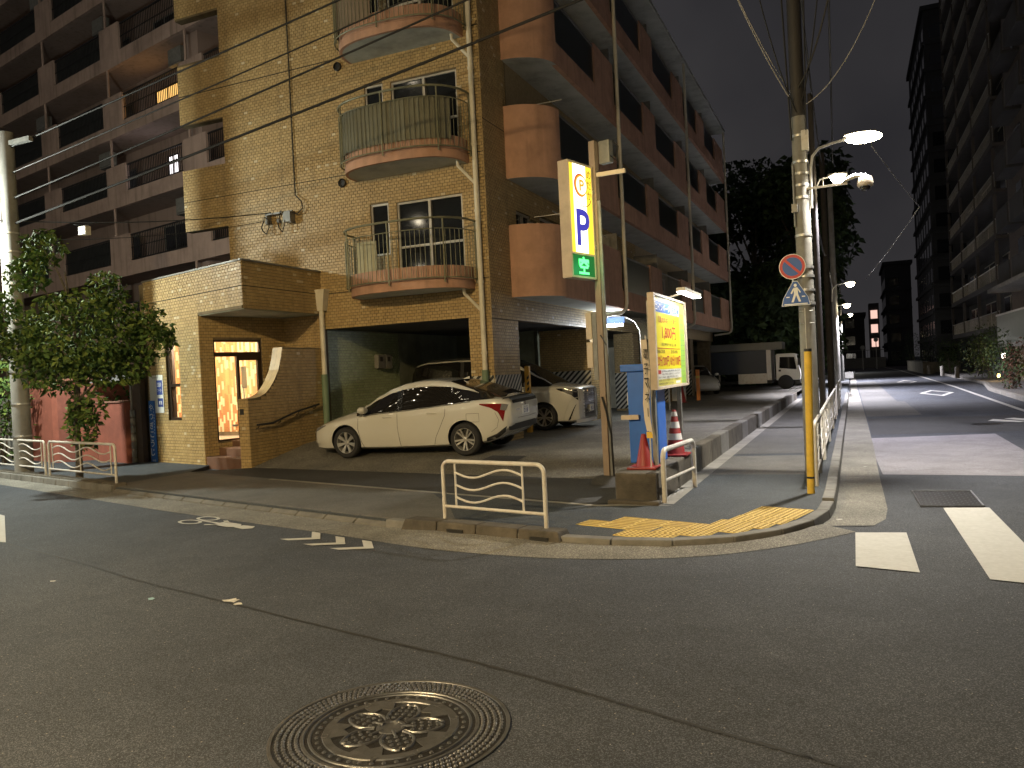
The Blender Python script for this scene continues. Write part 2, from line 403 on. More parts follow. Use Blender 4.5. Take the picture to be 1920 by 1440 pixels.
# dark apron in front of the car park, then the sloping car park itself
Lf = lambda x: 11.35 - .150*(x + 3.4)
ap = [(x, Lb(x)) for x in (-12.3,-9,-6.3)] + [(-2.98,9.28),(-2.7,9.45),(-2.75,11.25)] + [(x, Lf(x)) for x in (-3.4,-7,-11.3)]
struct(sheet('car_park_apron', ap, .0925, m_road_dark))
def lotz(x, y):
    d = y - Lf(x)
    z = .0945 + .10*max(0., min(d, 1.75)) + .004*max(0, min(d-1.75, 3))
    if x < -9.6:
        t = min(1., (-9.6-x)/1.2); t = t*t*(3-2*t); q = max(0., min(1., d/2.4))
        z += .20*t*q
    return z
xs = [-11.6 + i*.3 for i in range(32)] ; xs[-1] = -2.4
ds = [0,.3,.6,.9,1.2,1.5,1.75,2.1,2.5,3,3.6,4.5,6,9,14,22,34]
P = [[(x, Lf(x)+d, lotz(x, Lf(x)+d)) for x in xs] for d in ds]
mb = MB(); mb.grid(P)
struct(mb.build('car_park', m_lot, smooth=True))
struct(sheet('car_park_far', [(-14,38),(-2.4,40),(-2.4,75),(-14,75)], .27, m_walk_pale))
mb = MB(); mb.add([(x, y, lotz(x,y)+.006) for x, y in ((-6.3,12.72),(-5.55,12.62),(-5.5,13.15),(-6.25,13.25))], [(0,1,2,3)]); struct(mb.build('car_park_drain_cover', m_road_dark))

# kerb stones
m_conc_low = M('concrete_low_kerb', (.13,.122,.105), .85, var=.25, scale=5, bump=.35, bscale=90, grime=.5)
def kerb_stone_path(path, step, top, width, name, par, z0=-.05, mat=m_conc_pale, gap=.008):
    pts = resample(path, step)
    for a, b in zip(pts[:-1], pts[1:]):
        d = (b-a); L = d.length; d.normalize(); n = Vector((-d.y, d.x)); tp = top((a+b)/2)
        a2 = a + d*gap; b2 = b - d*gap
        v = [(a2.x,a2.y,z0),(b2.x,b2.y,z0),(b2.x+n.x*width,b2.y+n.y*width,z0),(a2.x+n.x*width,a2.y+n.y*width,z0),
             (a2.x+n.x*.02,a2.y+n.y*.02,tp),(b2.x+n.x*.02,b2.y+n.y*.02,tp),(b2.x+n.x*width,b2.y+n.y*width,tp),(a2.x+n.x*width,a2.y+n.y*width,tp)]
        c_ = (a+b)/2; low = name == 'kerb_stone' and -12 < c_.x < -4.9
        if low: v[4] = (a2.x+n.x*.03,a2.y+n.y*.03,.022); v[5] = (b2.x+n.x*.03,b2.y+n.y*.03,.022)
        m = MB(); m.add(v, [(0,3,2,1),(4,5,6,7),(0,1,5,4),(1,2,6,5),(2,3,7,6),(3,0,4,7)])
        m.build(name, m_conc_low if low else mat, par, bevel=.012)
def ktop(p):
    if p.x < -12: return .125
    if p.x < -4.9: return .096
    if p.y < 9.6 and p.x > -4.9: return .102
    return .135
kerb = bpy.data.objects.new('kerb', None); COL.objects.link(kerb); struct(kerb)
kp = [p for p in kerb_path if p.y < 42 and p.x > -31]
kerb_stone_path(kp, .6, ktop, .15, 'kerb_stone', kerb, mat=m_conc)

# heavy slotted kerb blocks under the guard rails
def slot_block(p0, p1, name, label, mat=m_conc_dirty, h=.15, w=.26):
    p0 = Vector((*p0,0)); p1 = Vector((*p1,0)); d = (p1-p0); L = d.length; d.normalize(); n = Vector((-d.y,d.x,0))
    t = thing(name, label, 'kerb block', (p0.x,p0.y,0))
    nseg = max(1, round(L/.62)); s = L/nseg
    for i in range(nseg):
        m = MB(); a = p0 + d*(i*s+.006); b = p0 + d*((i+1)*s-.006)
        lo, hi = .0 + .0, h
        e0 = .06 if i == 0 else 0; e1 = .06 if i == nseg-1 else 0
        m.add([a, b, b+n*w, a+n*w, a+d*e0+n*.03+Vector((0,0,hi)), b-d*e1+n*.03+Vector((0,0,hi)), b-d*e1+n*(w-.02)+Vector((0,0,hi)), a+d*e0+n*(w-.02)+Vector((0,0,hi))],
              [(0,3,2,1),(4,5,6,7),(0,1,5,4),(1,2,6,5),(2,3,7,6),(3,0,4,7)])
        blk = m.build('block', mat, t, bevel=.015)
        if i % 2 == (1 if nseg > 2 else 0):
            c = (a+b)/2; q = MB(); q.obb(c - d*.11 + n*(-.002) + Vector((0,0,.04)), d*.22, n*.03, Vector((0,0,.045)))
            q.build('drain_slot', m_black, blk)
    return t
slot_block((-4.86,7.70), (-2.72,7.28), 'kerb_block', 'dark mossy slotted kerb block under the middle guard rail at the corner')
slot_block((-17.9,11.50), (-12.02,9.84), 'kerb_block', 'long slotted kerb blocks under the guard rails beside the street tree')

# asphalt joints and patches on the roads
mb = MB()
sm = catmull([(-40,14.8),(-20,9.15),(-8.53,5.94),(-6.6,5.38),(-4.74,4.87),(-3.2,4.50),(-1.76,4.12),(-.43,3.70),(1.2,3.2),(12,0)], 40)
for q_ in sm: q_ += Vector((0, random.uniform(-.006,.006) + .012*math.sin(q_.x*2.3)))
for a, b in zip(sm[:-1], sm[1:]):
    n = Vector((-(b-a).y, (b-a).x)).normalized(); w0 = .008 + .009*random.random(); w1 = w0
    mb.add([(a.x-n.x*w0,a.y-n.y*w0,.0045),(b.x-n.x*w1,b.y-n.y*w1,.0045),(b.x+n.x*w1,b.y+n.y*w1,.0045),(a.x+n.x*w0,a.y+n.y*w0,.0045)], [(0,1,2,3)])
struct(mb.build('road_joint', M('tar_joint', (.016,.015,.014), .7)))
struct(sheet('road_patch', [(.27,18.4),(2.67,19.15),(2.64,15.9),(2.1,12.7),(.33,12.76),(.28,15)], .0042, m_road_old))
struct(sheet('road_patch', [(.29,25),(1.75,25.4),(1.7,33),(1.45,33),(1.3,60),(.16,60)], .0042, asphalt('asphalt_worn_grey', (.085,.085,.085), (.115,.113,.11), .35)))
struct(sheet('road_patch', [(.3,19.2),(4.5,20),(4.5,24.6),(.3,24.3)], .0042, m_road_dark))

# road paint
def paint(name, polys, mat=m_paint, z=.0085):
    mb = MB()
    for p in polys: mb.add([(q[0], q[1], z) for q in p], [tuple(range(len(p)))])
    return struct(mb.build(name, mat))
paint('crossing_stripe', [[(-.05,7.11),(.42,7.0),(.41,8.56),(-.05,8.48)]])
paint('crossing_stripe', [[(.89,6.90),(1.36,6.78),(1.32,10.08),(.86,10.01)]])
paint('crossing_stripe', [[(1.8,6.6),(2.26,6.5),(2.23,10.2),(1.78,10.15)]])
paint('edge_line', [[(4.28,10),(4.43,10),(4.45,26.7),(4.75,46),(4.9,98),(4.0,150),(3.85,150),(4.74,98),(4.6,46),(4.3,26.7)]], m_paint)
def diamond(cx, cy, w, h, t):
    o = [(cx-w,cy),(cx,cy-h),(cx+w,cy),(cx,cy+h)]; k = 1-t
    i = [(cx-w*k,cy),(cx,cy-h*k),(cx+w*k,cy),(cx,cy+h*k)]
    return [[o[a],o[(a+1)%4],i[(a+1)%4],i[a]] for a in range(4)]
paint('diamond_mark', diamond(3.3,39.2,.68,3.0,.28))
paint('diamond_mark', diamond(3.1,56.6,.6,3.2,.3), m_paint_old)
paint('lane_mark', [[(3.0,22.6),(3.6,22.1),(3.75,22.3),(3.2,23.2)],[(3.45,23.3),(4.2,21.6),(4.3,22.2),(3.7,23.5)],[(3.3,18.6),(3.7,17.8),(3.8,18.1),(3.5,18.9)]])
paint('lane_stripe', [[(-20,10.5),(-11.66,7.64),(-9.50,6.22),(-9.75,6.22),(-20,8.9)]], m_paint)
# bicycle symbol and chevrons of the cycle lane
aU = Vector((.9627,-.2705)); aV = Vector((.2705,.9627))
def along(o, pts): return [(o[0]+aU.x*u+aV.x*v, o[1]+aU.y*u+aV.y*v) for u, v in pts]
for o in ((-5.98,7.27),(-5.52,7.10),(-5.08,6.98)):
    paint('cycle_lane_chevron', [along(o, [(0,.22),(.16,.22),(.45,.0),(.29,.0)]), along(o, [(.29,0),(.45,0),(.16,-.22),(.0,-.22)])])
bo = (-8.3,7.93)
def ring(u, v, r, t, n=14, su=1.9):
    return [along(bo, [(u+math.cos(a)*r*su, v+math.sin(a)*r),(u+math.cos(b)*r*su, v+math.sin(b)*r),(u+math.cos(b)*(r-t)*su, v+math.sin(b)*(r-t)),(u+math.cos(a)*(r-t)*su, v+math.sin(a)*(r-t))]) for a, b in [(2*PI*k/n, 2*PI*(k+1)/n) for k in range(n)]]
paint('bicycle_symbol', ring(.25,.13,.12,.035) + ring(.25,-.13,.12,.035) + [along(bo, [(.3,.02),(.75,.02),(.75,-.02),(.3,-.02)]),
      along(bo, [(.62,.13),(.8,.05),(.85,.09),(.66,.17)]), along(bo, [(.62,-.13),(.8,-.05),(.85,-.09),(.66,-.17)]),
      along(bo, [(.72,.1),(1.1,.1),(1.2,.03),(1.2,-.05),(1.1,-.1),(.72,-.1)]), along(bo, [(1.2,.07),(1.42,.09),(1.5,0),(1.42,-.09),(1.2,-.07)])])
def splat(name, c, r, mat, n=9, seed=1):
    rd = random.Random(seed); paint(name, [[(c[0]+math.cos(2*PI*k/n)*r*rd.uniform(.4,1.2), c[1]+math.sin(2*PI*k/n)*r*.8*rd.uniform(.4,1.2)) for k in range(n)]], mat)
splat('paint_chip', (-4.74,4.93), .085, m_paint_old, seed=3); splat('paint_chip', (-4.62,4.86), .05, m_paint_old, seed=6)
splat('paint_chip', (-5.49,4.79), .045, M('chalk_blue', (.25,.40,.45), .8), seed=4)
splat('paint_chip', (-7.0,5.0), .03, m_paint_old, seed=5)
splat('litter', (-.2,9.15), .05, m_paint, seed=8); splat('litter', (.1,13.6), .04, m_paint, seed=9)

# tactile paving: every tile its own piece
tac = bpy.data.objects.new('tactile_paving', None); COL.objects.link(tac); struct(tac)
te1 = Vector((.9627,-.2705,0)); te2 = Vector((.2705,.9627,0)); to = Vector((-2.28,7.56,.087))
def tac_mesh(kind):
    m = MB(); s = .292
    m.add([(0,0,0),(s,0,0),(s,s,0),(0,s,0),(.004,.004,.006),(s-.004,.004,.006),(s-.004,s-.004,.006),(.004,s-.004,.006)],
          [(4,5,6,7),(0,1,5,4),(1,2,6,5),(2,3,7,6),(3,0,4,7)])
    if kind == 'dot':
        for i in range(5):
            for j in range(5):
                m.lathe([(.0165,.006),(.014,.011),(.008,.0125)], (.03+i*.059,.03+j*.059,0), 6, 1)
    else:
        for j in range(4):
            y = .037+j*.074; m.add([(.015,y-.015,.006),(.281,y-.015,.006),(.281,y+.015,.006),(.015,y+.015,.006),(.022,y-.009,.0115),(.274,y-.009,.0115),(.274,y+.009,.0115),(.022,y+.009,.0115)],
                  [(4,5,6,7),(0,1,5,4),(1,2,6,5),(2,3,7,6),(3,0,4,7)], 1)
    return m.mesh('tactile_tile', [m_tactile, M('tactile_relief_shade', (.30,.205,.055), .75, var=.3, scale=30)])  # dots and bars coloured darker, standing for the shadow between them
md, mbar = tac_mesh('dot'), tac_mesh('bar')
cells = [(0,0,md),(1,0,md),(-2.2,1,mbar),(-1.2,1,mbar),(-.2,1,mbar),(.9,1,md),(1.9,1,md),(-1.3,2,mbar),(-.3,2,mbar),(.7,2,mbar),(1.7,2,md),(2.7,2,md),(2.1,3,md),(3.1,3,md),(2.35,4,md),(3.35,4,md),(2.4,5,md),(3.4,5,md),(2.4,6,md),(3.4,6,md)]
for i, j, me in cells:
    o = link('tactile_tile', me, tac, local=True); p = to + te1*(i*.298) + te2*(j*.298)
    o.matrix_local = Matrix(((te1.x,te2.x,0,p.x),(te1.y,te2.y,0,p.y),(0,0,1,p.z+random.uniform(-.001,.001)),(0,0,0,1)))

# ---- big ornamental manhole cover in the foreground
iron = M('cast_iron', (.036,.036,.037), .42, .6, var=.35, scale=9, bump=.25, bscale=120, grime=.5, gcol=(.05,.035,.02), gscale=5)
iron_hi = M('cast_iron_worn', (.20,.205,.215), .36, .8, var=.25, scale=14, bump=.15, bscale=160)
mc = Vector((-2.20,3.32,0)); MR = .60
t = tag(thing('manhole_cover', 'large round cast iron manhole cover with blossom relief, set in the foreground road', 'manhole cover', mc), 'large round cast iron manhole cover with blossom relief, set in the foreground road', 'manhole cover')
m = MB(); m.lathe([(MR,.003),(MR,.009),(MR-.018,.009),(MR-.02,.004),(MR-.03,.004)], mc, 72, 0, cap=False); m.build('frame_ring', iron_hi, t, smooth=True)
m = MB(); m.lathe([(MR-.02,.0045),(.0001,.0045)], mc, 72, 0, cap=False); m.build('cover_plate', iron, t)
m = MB()
for rr, w in ((MR-.165,.010),(MR-.20,.008),(.318,.022)): m.lathe([(rr+w,.0045),(rr+w-.003,.0105),(rr-w+.003,.0105),(rr-w,.0045)], mc, 72, 0, cap=False)
m.build('raised_ring', iron_hi, t, smooth=True)
m = MB()
for r_i in range(4):
    rr = MR-.045-r_i*.031; n = 108
    for k in range(n):
        a = 2*PI*(k + .5*(r_i % 2))/n; c = (mc.x+math.cos(a)*rr, mc.y+math.sin(a)*rr, .0)
        m.lathe([(.0115,.0045),(.010,.010),(.0055,.0135)], c, 6, 0)
stuff(m.build('outer_studs', iron_hi, t))
m = MB()
for k in range(54):
    a = 2*PI*k/54; ca, sa = math.cos(a), math.sin(a); r0, r1 = MR-.158, MR-.03
    for q in (0,):
        tx, ty = -sa*.0035, ca*.0035
        m.add([(mc.x+ca*r0-tx,mc.y+sa*r0-ty,.0075),(mc.x+ca*r1-tx,mc.y+sa*r1-ty,.0075),(mc.x+ca*r1+tx,mc.y+sa*r1+ty,.0075),(mc.x+ca*r0+tx,mc.y+sa*r0+ty,.0075)], [(0,1,2,3)])
stuff(m.build('radial_grooves', iron, t))
m = MB()
for k in range(40):
    a = 2*PI*k/40
    m.lathe([(.012,.0045),(.010,.009),(.004,.0105)], (mc.x+math.cos(a)*.365, mc.y+math.sin(a)*.365, 0), 6)
for k in range(5):
    a0 = 2*PI*k/5 + .45
    for i in range(-2,3):
        for j in range(4):
            r = .115 + j*.040; a = a0 + i*.21*(.115+.04*1.5)/r
            if abs(i) == 2 and j in (0,3): continue
            m.lathe([(.012,.0045),(.010,.009),(.004,.0105)], (mc.x+math.cos(a)*r, mc.y+math.sin(a)*r, 0), 6)
stuff(m.build('inner_studs', iron_hi, t))
for k in range(5):                               # five blossom petals as raised outlines
    a0 = 2*PI*k/5 + .45; pts = []
    for q in range(25):
        s_ = q/24*2-1; w = .21*math.cos(s_*PI/2)**.6; 
        r = .085 + .195*(1-abs(s_)**1.0)**.55; aa = a0 + s_*.62*(1 if r > .1 else .9)
        if abs(s_) < .12: r -= .03*(1-abs(s_)/.12)
        pts.append((mc.x+math.cos(aa)*r, mc.y+math.sin(aa)*r, .006))
    m = MB(); m.tube(pts, .0085, 6); m.build('petal', iron_hi, t, smooth=True)
    a1 = a0 + PI/5
    m = MB(); m.prism([(.20,-.05),(.29,-.085),(.30,0),(.29,.085),(.20,.05),(.235,0)], (mc.x,mc.y,.0045), (math.cos(a1),math.sin(a1),0), (-math.sin(a1),math.cos(a1),0), (0,0,.0055)); m.build('leaf_relief', iron_hi, t)
    m = MB(); m.tube([(mc.x+math.cos(a0)*.05, mc.y+math.sin(a0)*.05,.007),(mc.x+math.cos(a0)*.12, mc.y+math.sin(a0)*.12,.007)], [.012,.004], 6); m.build('stamen', iron_hi, t)
m = MB(); m.lathe([(.075,.0045),(.073,.0105),(.058,.0105),(.056,.0065),(.0001,.0065)], mc, 30); m.build('centre_badge', iron_hi, t, smooth=True)
for k in range(10):
    a = 2*PI*k/10; m = MB(); m.lathe([(.022,.0045),(.022,.012),(.013,.012),(.012,.006)], (mc.x+math.cos(a)*.322, mc.y+math.sin(a)*.322, 0), 10); m.build('rim_boss', iron_hi, t)

# ---- square chequered cover on the side street, round one further off
t = thing('access_cover', 'rectangular chequered steel access cover beside the crossing stripe', 'access cover', (.95,10.6,0))
m = MB(); m.zprism([(.64,10.05),(1.28,10.14),(1.28,11.24),(.62,11.18)], 0, .009); m.build('cover_plate', iron, t)
m = MB()
for i in range(13):
    for j in range(15):
        x = .665+i*.047; y = 10.12+j*.072; q = .014 if (i+j) % 2 else -.014
        m.add([(x-.014,y-q,.0135),(x-.006,y-q-.006,.0135),(x+.016,y+q,.0135),(x+.006,y+q+.006,.0135)], [(0,1,2,3)])
stuff(m.build('chequer_studs', iron_hi, t))
m = MB()
for a, b in (((.64,10.05),(1.28,10.14)),((1.28,10.14),(1.28,11.24)),((1.28,11.24),(.62,11.18)),((.62,11.18),(.64,10.05))): m.tube([(*a,.01),(*b,.01)], .012, 5)
m.build('frame_ring', iron_hi, t)
m = MB(); m.lathe([(.32,0),(.32,.008),(.0001,.008)], (2.85,21.7,0), 24)
tag(m.build('manhole_cover', iron), 'small dark round manhole cover lying further up the side street', 'manhole cover')

# ---- far side of the side street
struct(MB().zprism([(5.3,31),(5.55,40),(6.4,48),(6.6,70),(6.4,105),(30,105),(30,31)], -.05, .12).build('far_footway', m_walk_pale))
struct(MB().zprism([(5.3,8),(5.3,30.5),(30,30.5),(30,8)], -.05, .12).build('far_footway', m_walk))
kb = bpy.data.objects.new('kerb', None); COL.objects.link(kb); struct(kb)
kerb_stone_path([Vector((6.55,70)),Vector((6.4,48)),Vector((5.55,40)),Vector((5.3,31)),Vector((5.25,20))], .9, lambda p: .15, -.16, 'kerb_stone', kb)
# ================================================================ BRICK-TILED APARTMENT BLOCK
PX, PZ = .115, .067
def spans(W, holes, z0, z1):
    iv = [(0., W)]
    for (a0, a1, b0, b1) in holes:
        if b1 <= z0 + .004 or b0 >= z1 - .004: continue
        nv = []
        for (s, e) in iv:
            if a1 <= s or a0 >= e: nv.append((s, e)); continue
            if a0 > s: nv.append((s, a0))
            if a1 < e: nv.append((a1, e))
        iv = nv
    return iv
def tile_rect(mb, o, u, n, Wd, Hd, holes=(), proud=.008, rd=random.Random(5), pale=.01, zbase=0.):
    o, u, n = Vector(o), Vector(u), Vector(n); up = Vector((0,0,1)); rows = int(Hd/PZ)
    flip = u.cross(up).dot(n) < 0
    for r in range(rows+1):
        z0 = r*PZ; z1 = min(z0 + PZ - .010, Hd)
        if z1 - z0 < .015: continue
        off = (r % 2)*PX*.5
        pr = .035 if rd.random() < .08 else pale
        for (s, e) in spans(Wd, holes, z0, z1):
            k = math.floor((s - off)/PX)
            while True:
                a = off + k*PX; b = a + PX - .010; k += 1
                if a >= e: break
                a = max(a, s); b = min(b, e)
                if b - a < .012: continue
                x = rd.random(); mi = 3 if x < pr else (0 if x < .45 else (1 if x < .75 else 2))
                j = proud*rd.uniform(.8, 1.2); t = .0022
                A = o + u*a + up*z0; B = o + u*b + up*z0; Cc = o + u*b + up*z1; D = o + u*a + up*z1
                nn = n*j; ut = u*t; vt = up*t
                vs = [A, B, Cc, D, A+nn+ut+vt, B+nn-ut+vt, Cc+nn-ut-vt, D+nn+ut-vt]
                fs = [(4,5,6,7),(0,1,5,4),(1,2,6,5),(2,3,7,6),(3,0,4,7)]
                if flip: fs = [tuple(reversed(q)) for q in fs]
                mb.add(vs, fs, mi)
def wall_rect(mb, o, u, n, Wd, Hd, holes=(), th=.2, mi=0):
    """wall slab behind the outer plane (n points outward)"""
    o, u, n = Vector(o), Vector(u), Vector(n); up = Vector((0,0,1))
    zs = sorted(set([0., Hd] + [min(max(h[i],0),Hd) for h in holes for i in (2,3)]))
    for z0, z1 in zip(zs[:-1], zs[1:]):
        if z1 - z0 < 1e-4: continue
        for (s, e) in spans(Wd, holes, z0, z1):
            if e - s > 1e-3: mb.obb(o + u*s + up*z0, u*(e-s), -n*th, up*(z1-z0), mi)

YF, XC = 15.1, -6.98
FH = 2.66
bld = thing('apartment_building', 'yellow brick-tiled five storey apartment block on the corner with rounded pink balconies', 'building', (-9,16,0))
X0 = -15.4
fh = []                                            # holes of the front wall in (a, z-3.0)
for k in range(4):
    dz = FH*k - 3.0
    fh += [(-9.17-X0, -7.53-X0, 4.03+dz, 5.67+dz), (-9.86-X0, -9.38-X0, 4.55+dz, 5.71+dz), (-.5, 1.4, 4.62+dz, 5.74+dz)]
fh += [(-.5, 4.06, -.1, .62)]                       # behind the entrance block
jh = [(0, 9, 3.82+FH*k-3.0-.012, 3.82+FH*k-3.0+.014) for k in range(4)] + [(3.47, 3.50, 3.5, 12)]
mb = MB(); wall_rect(mb, (X0,YF,3.0), (1,0,0), (0,-1,0), XC-X0, 11.6, fh, .22); mb.build('front_wall', m_grout, bld)
mb = MB(); tile_rect(mb, (X0,YF,3.0), (1,0,0), (0,-1,0), XC-X0, 11.6, fh)
m2 = MB()
for k in range(4): m2.box(X0,XC-.001,YF-.0115,YF-.001,3.82+FH*k-.009,3.82+FH*k+.009)
m2.box(-11.93,-11.91,YF-.0115,YF-.001,6.5,14.5); m2.build('movement_joint', M('joint_dark', (.035,.028,.02), .9), bld)
# right-hand flank
rh = [(1.6,2.5,4.0-2.97,5.5-2.97)] + [(y-YF, y-YF+1.7, 3.65+FH*k-2.97, 5.6+FH*k-2.97) for k in range(4) for y in (18.2, 23.5, 27.8, 33.5, 38)] + [(17.6-YF, 18.0-YF, 4.3-2.97+FH*k, 5.4-2.97+FH*k) for k in range(4)]
m2 = MB(); wall_rect(m2, (XC,YF,2.97), (0,1,0), (1,0,0), 28.6, 11.63, rh, .22); m2.build('side_wall', [m_grout], bld)
tile_rect(mb, (XC,YF,2.97), (0,1,0), (1,0,0), 12.4, 4.2, rh)
tile_rect(mb, (XC,YF,7.2), (0,1,0), (1,0,0), 1.3, 7.3, rh)
m2 = MB(); wall_rect(m2, (XC+.004,27.55,2.99), (0,1,0), (1,0,0), 16.1, 4.1, [(a-12.45,b-12.45,c-.02,d-.02) for a,b,c,d in rh], .003); wall_rect(m2, (XC+.004,16.45,7.2), (0,1,0), (1,0,0), 27.2, 7.3, [(a-1.35,b-1.35,c-4.23,d-4.23) for a,b,c,d in rh], .003)
m2.build('side_wall_facing', M('tile_field', (.34,.27,.16), .55, var=.2, scale=14, bump=.3, bscale=30), bld)
# pillar at the corner and its stripes
m2 = MB(); m2.box(-7.52, XC, YF, 16.52, .1, 3.0-.002); m2.build('corner_pillar', m_grout, bld)
tile_rect(mb, (-7.52,YF,.2), (1,0,0), (0,-1,0), .54, 2.79); tile_rect(mb, (XC,YF,.2), (0,1,0), (1,0,0), 1.42, 2.76)
for (yc) in (21.8, 26.7, 31.9, 37.1, 42.3):
    x_in = -8.55 if yc < 22 else (-7.68 if yc < 27 else -7.6)
    m2 = MB(); m2.box(x_in, XC-.002, yc, yc+.75, .1, 2.97); m2.build('pier', m_grout, bld)
    if yc < 32: tile_rect(mb, (x_in,yc,.25), (1,0,0), (0,-1,0), XC-x_in, 2.72); tile_rect(mb, (XC,yc,.25), (0,1,0), (1,0,0), .75, 2.7)
stuff(mb.build('tile_cladding', m_tile, bld))
def clip_half(poly, f):
    out = []
    for i in range(len(poly)):
        a, b = poly[i], poly[(i+1) % len(poly)]; fa, fb = f(a), f(b)
        if fa >= 0: out.append(a)
        if fa*fb < 0: t = fa/(fa-fb); out.append((a[0]+(b[0]-a[0])*t, a[1]+(b[1]-a[1])*t))
    return out
m_stripe_w = M('stripe_white', (.55,.53,.46), .6, var=.12, grime=.4, gscale=3); m_stripe_b = M('stripe_black', (.02,.02,.02), .6)
def hazard(o, u, n, Wd, Hd, pitch=.17, par=bld, lean=1.):
    o, u, n = Vector(o), Vector(u), Vector(n); m = MB(); m.obb(o, u*Wd, n*.012, Vector((0,0,Hd)))
    q = m.build('hazard_board', m_stripe_w, par); m = MB(); x = -Hd*lean
    while x < Wd:
        p = [(x,0),(x+pitch*.5,0),(x+pitch*.5+Hd*lean,Hd),(x+Hd*lean,Hd)]
        for f in (lambda c: c[0], lambda c: Wd-c[0]):
            p = clip_half(p, f) if p else p
        if len(p) > 2:
            m.add([o + n*.0135 + u*c[0] + Vector((0,0,c[1])) for c in p], [tuple(range(len(p)))])
        x += pitch
    m.build('stripe', m_stripe_b, q)
hazard((-7.52,YF-.012,.95), (1,0,0), (0,-1,0), .54, .79)
hazard((XC+.010,YF,.95), (0,1,0), (1,0,0), 1.42, .79)
hazard((-8.55,21.788,.9), (1,0,0), (0,-1,0), 1.57, .85)
hazard((-7.68,26.688,.35), (1,0,0), (0,-1,0), .7, 1.25)
hazard((-7.6,31.88,.35), (1,0,0), (0,-1,0), .62, 1.25); hazard((-7.6,37.08,.35), (1,0,0), (0,-1,0), .62, 1.2)
# parking floor under the block
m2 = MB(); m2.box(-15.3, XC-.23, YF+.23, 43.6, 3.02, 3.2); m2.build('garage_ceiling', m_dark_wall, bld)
m2 = MB(); m2.box(-11.75, -11.42, YF+.02, 22.3, 0, 3.02); m2.box(-11.42, -8.8, 22.0, 22.3, 0, 3.02); m2.box(-9.6, -9.4, 22.3, 43, 0, 3.02); m2.build('garage_wall', m_garage, bld)
mb = MB(); tile_rect(mb, (-11.42,YF+.03,.45), (0,1,0), (1,0,0), 3.4, 2.55)
stuff(mb.build('garage_wall_tiles', [M('tile_green_lit_a', (.36,.42,.24), .4, var=.12), M('tile_green_lit_b', (.32,.38,.21), .4, var=.12), M('tile_green_lit_c', (.40,.46,.27), .4), M('tile_green_lit_d', (.38,.4,.25), .4)], bld))  # green light of the garage is put into the tile colour
m2 = MB()
for x in (-10.55,-10.35,-10.2): m2.tube([(x,21.8,.3),(x,21.8,3.0)], .06, 8)
m2.tube([(-10.2,21.8,2.75),(-9.2,21.8,2.82)], .05, 8); m2.build('garage_pipe', m_pipe_green, bld, smooth=True)
for y in (17.30, 17.66):
    m2 = MB(); m2.box(-11.41, -11.28, y, y+.30, 2.06, 2.42); q = m2.build('meter_box', m_conc_pale, bld, bevel=.01)
    m2 = MB(); m2.box(-11.281, -11.274, y+.08, y+.2, 2.24, 2.36); m2.build('meter_window', m_black, q)
m2 = MB(); m2.box(-8.75,-8.0, 28.3, 28.36, .3, 2.55); m2.build('store_door', M('door_cream', (.62,.58,.46), .5), bld)
m2 = MB(); m2.box(-7.2,-6.4,32.6,32.66,.3,2.6); m2.build('store_door', M('door_cream2', (.55,.53,.47), .5), bld)
# --- windows
def window(x0, x1, z0, z1, y=YF, panes=2, par=bld, blind=False):
    m = MB(); f = .045; yy0, yy1 = y+.03, y+.10
    m.box(x0, x1, yy0, yy1, z0, z0+f); m.box(x0, x1, yy0, yy1, z1-f, z1); m.box(x0, x0+f, yy0, yy1, z0+f, z1-f); m.box(x1-f, x1, yy0, yy1, z0+f, z1-f)
    if panes == 2:
        c = (x0+x1)/2; m.box(c-.03, c+.03, yy0-.01, yy1, z0+f, z1-f); m.box(x0+f, x1-f, yy0+.01, yy1-.01, z0+.62, z0+.67)
    o = m.build('window', m_frame_al, par)
    for i in range(panes):
        a = x0 + (x1-x0)*i/panes + f; b = x0 + (x1-x0)*(i+1)/panes - f
        q = MB(); q.box(a, b, y+.055+.012*i, y+.062+.012*i, z0+f, z1-f); q.build('pane', m_glass_dark, o)
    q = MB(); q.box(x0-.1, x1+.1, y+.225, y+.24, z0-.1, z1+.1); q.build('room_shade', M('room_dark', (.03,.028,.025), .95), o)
    if blind:
        q = MB(); q.box(x0+(x1-x0)*.5, x1-.1, y+.15, y+.16, z0+.75, z1-.1); q.build('curtain', M('curtain_pale', (.42,.38,.30), .9, var=.1), o)
        q = MB(); q.box(x1-.5, x1-.2, y+.14, y+.148, z0+.95, z0+1.15); q.build('paper', m_white, o)
    else:
        q = MB(); q.box(x0+.12, x0+.75, y+.16, y+.19, z1-.33, z1-.28); q.build('curtain_rail', m_beige_metal, o)
    return o
for k in range(4):
    window(-9.17, -7.53, 4.03+FH*k, 5.67+FH*k, blind=(k == 1)); window(-9.86, -9.38, 4.55+FH*k, 5.71+FH*k, panes=1)
def side_window(y0, y1, z0, z1, par=bld):
    m = MB(); f = .05; x0, x1 = XC-.1, XC-.03
    m.box(x0,x1,y0,y1,z0,z0+f); m.box(x0,x1,y0,y1,z1-f,z1); m.box(x0,x1,y0,y0+f,z0+f,z1-f); m.box(x0,x1,y1-f,y1,z0+f,z1-f); c = (y0+y1)/2; m.box(x0,x1+.01,c-.03,c+.03,z0+f,z1-f)
    o = m.build('window', m_frame_al, par)
    q = MB(); q.box(x0+.02,x0+.03,y0+f,y1-f,z0+f,z1-f); q.build('pane', m_glass_dark, o)
for k in range(4):
    for y in (18.2, 23.5, 27.8, 33.5, 38): side_window(y, y+1.7, 3.65+FH*k, 5.6+FH*k)
    side_window(17.6, 18.0, 4.3+FH*k, 5.4+FH*k)
side_window(16.7, 17.6, 4.0, 5.5)
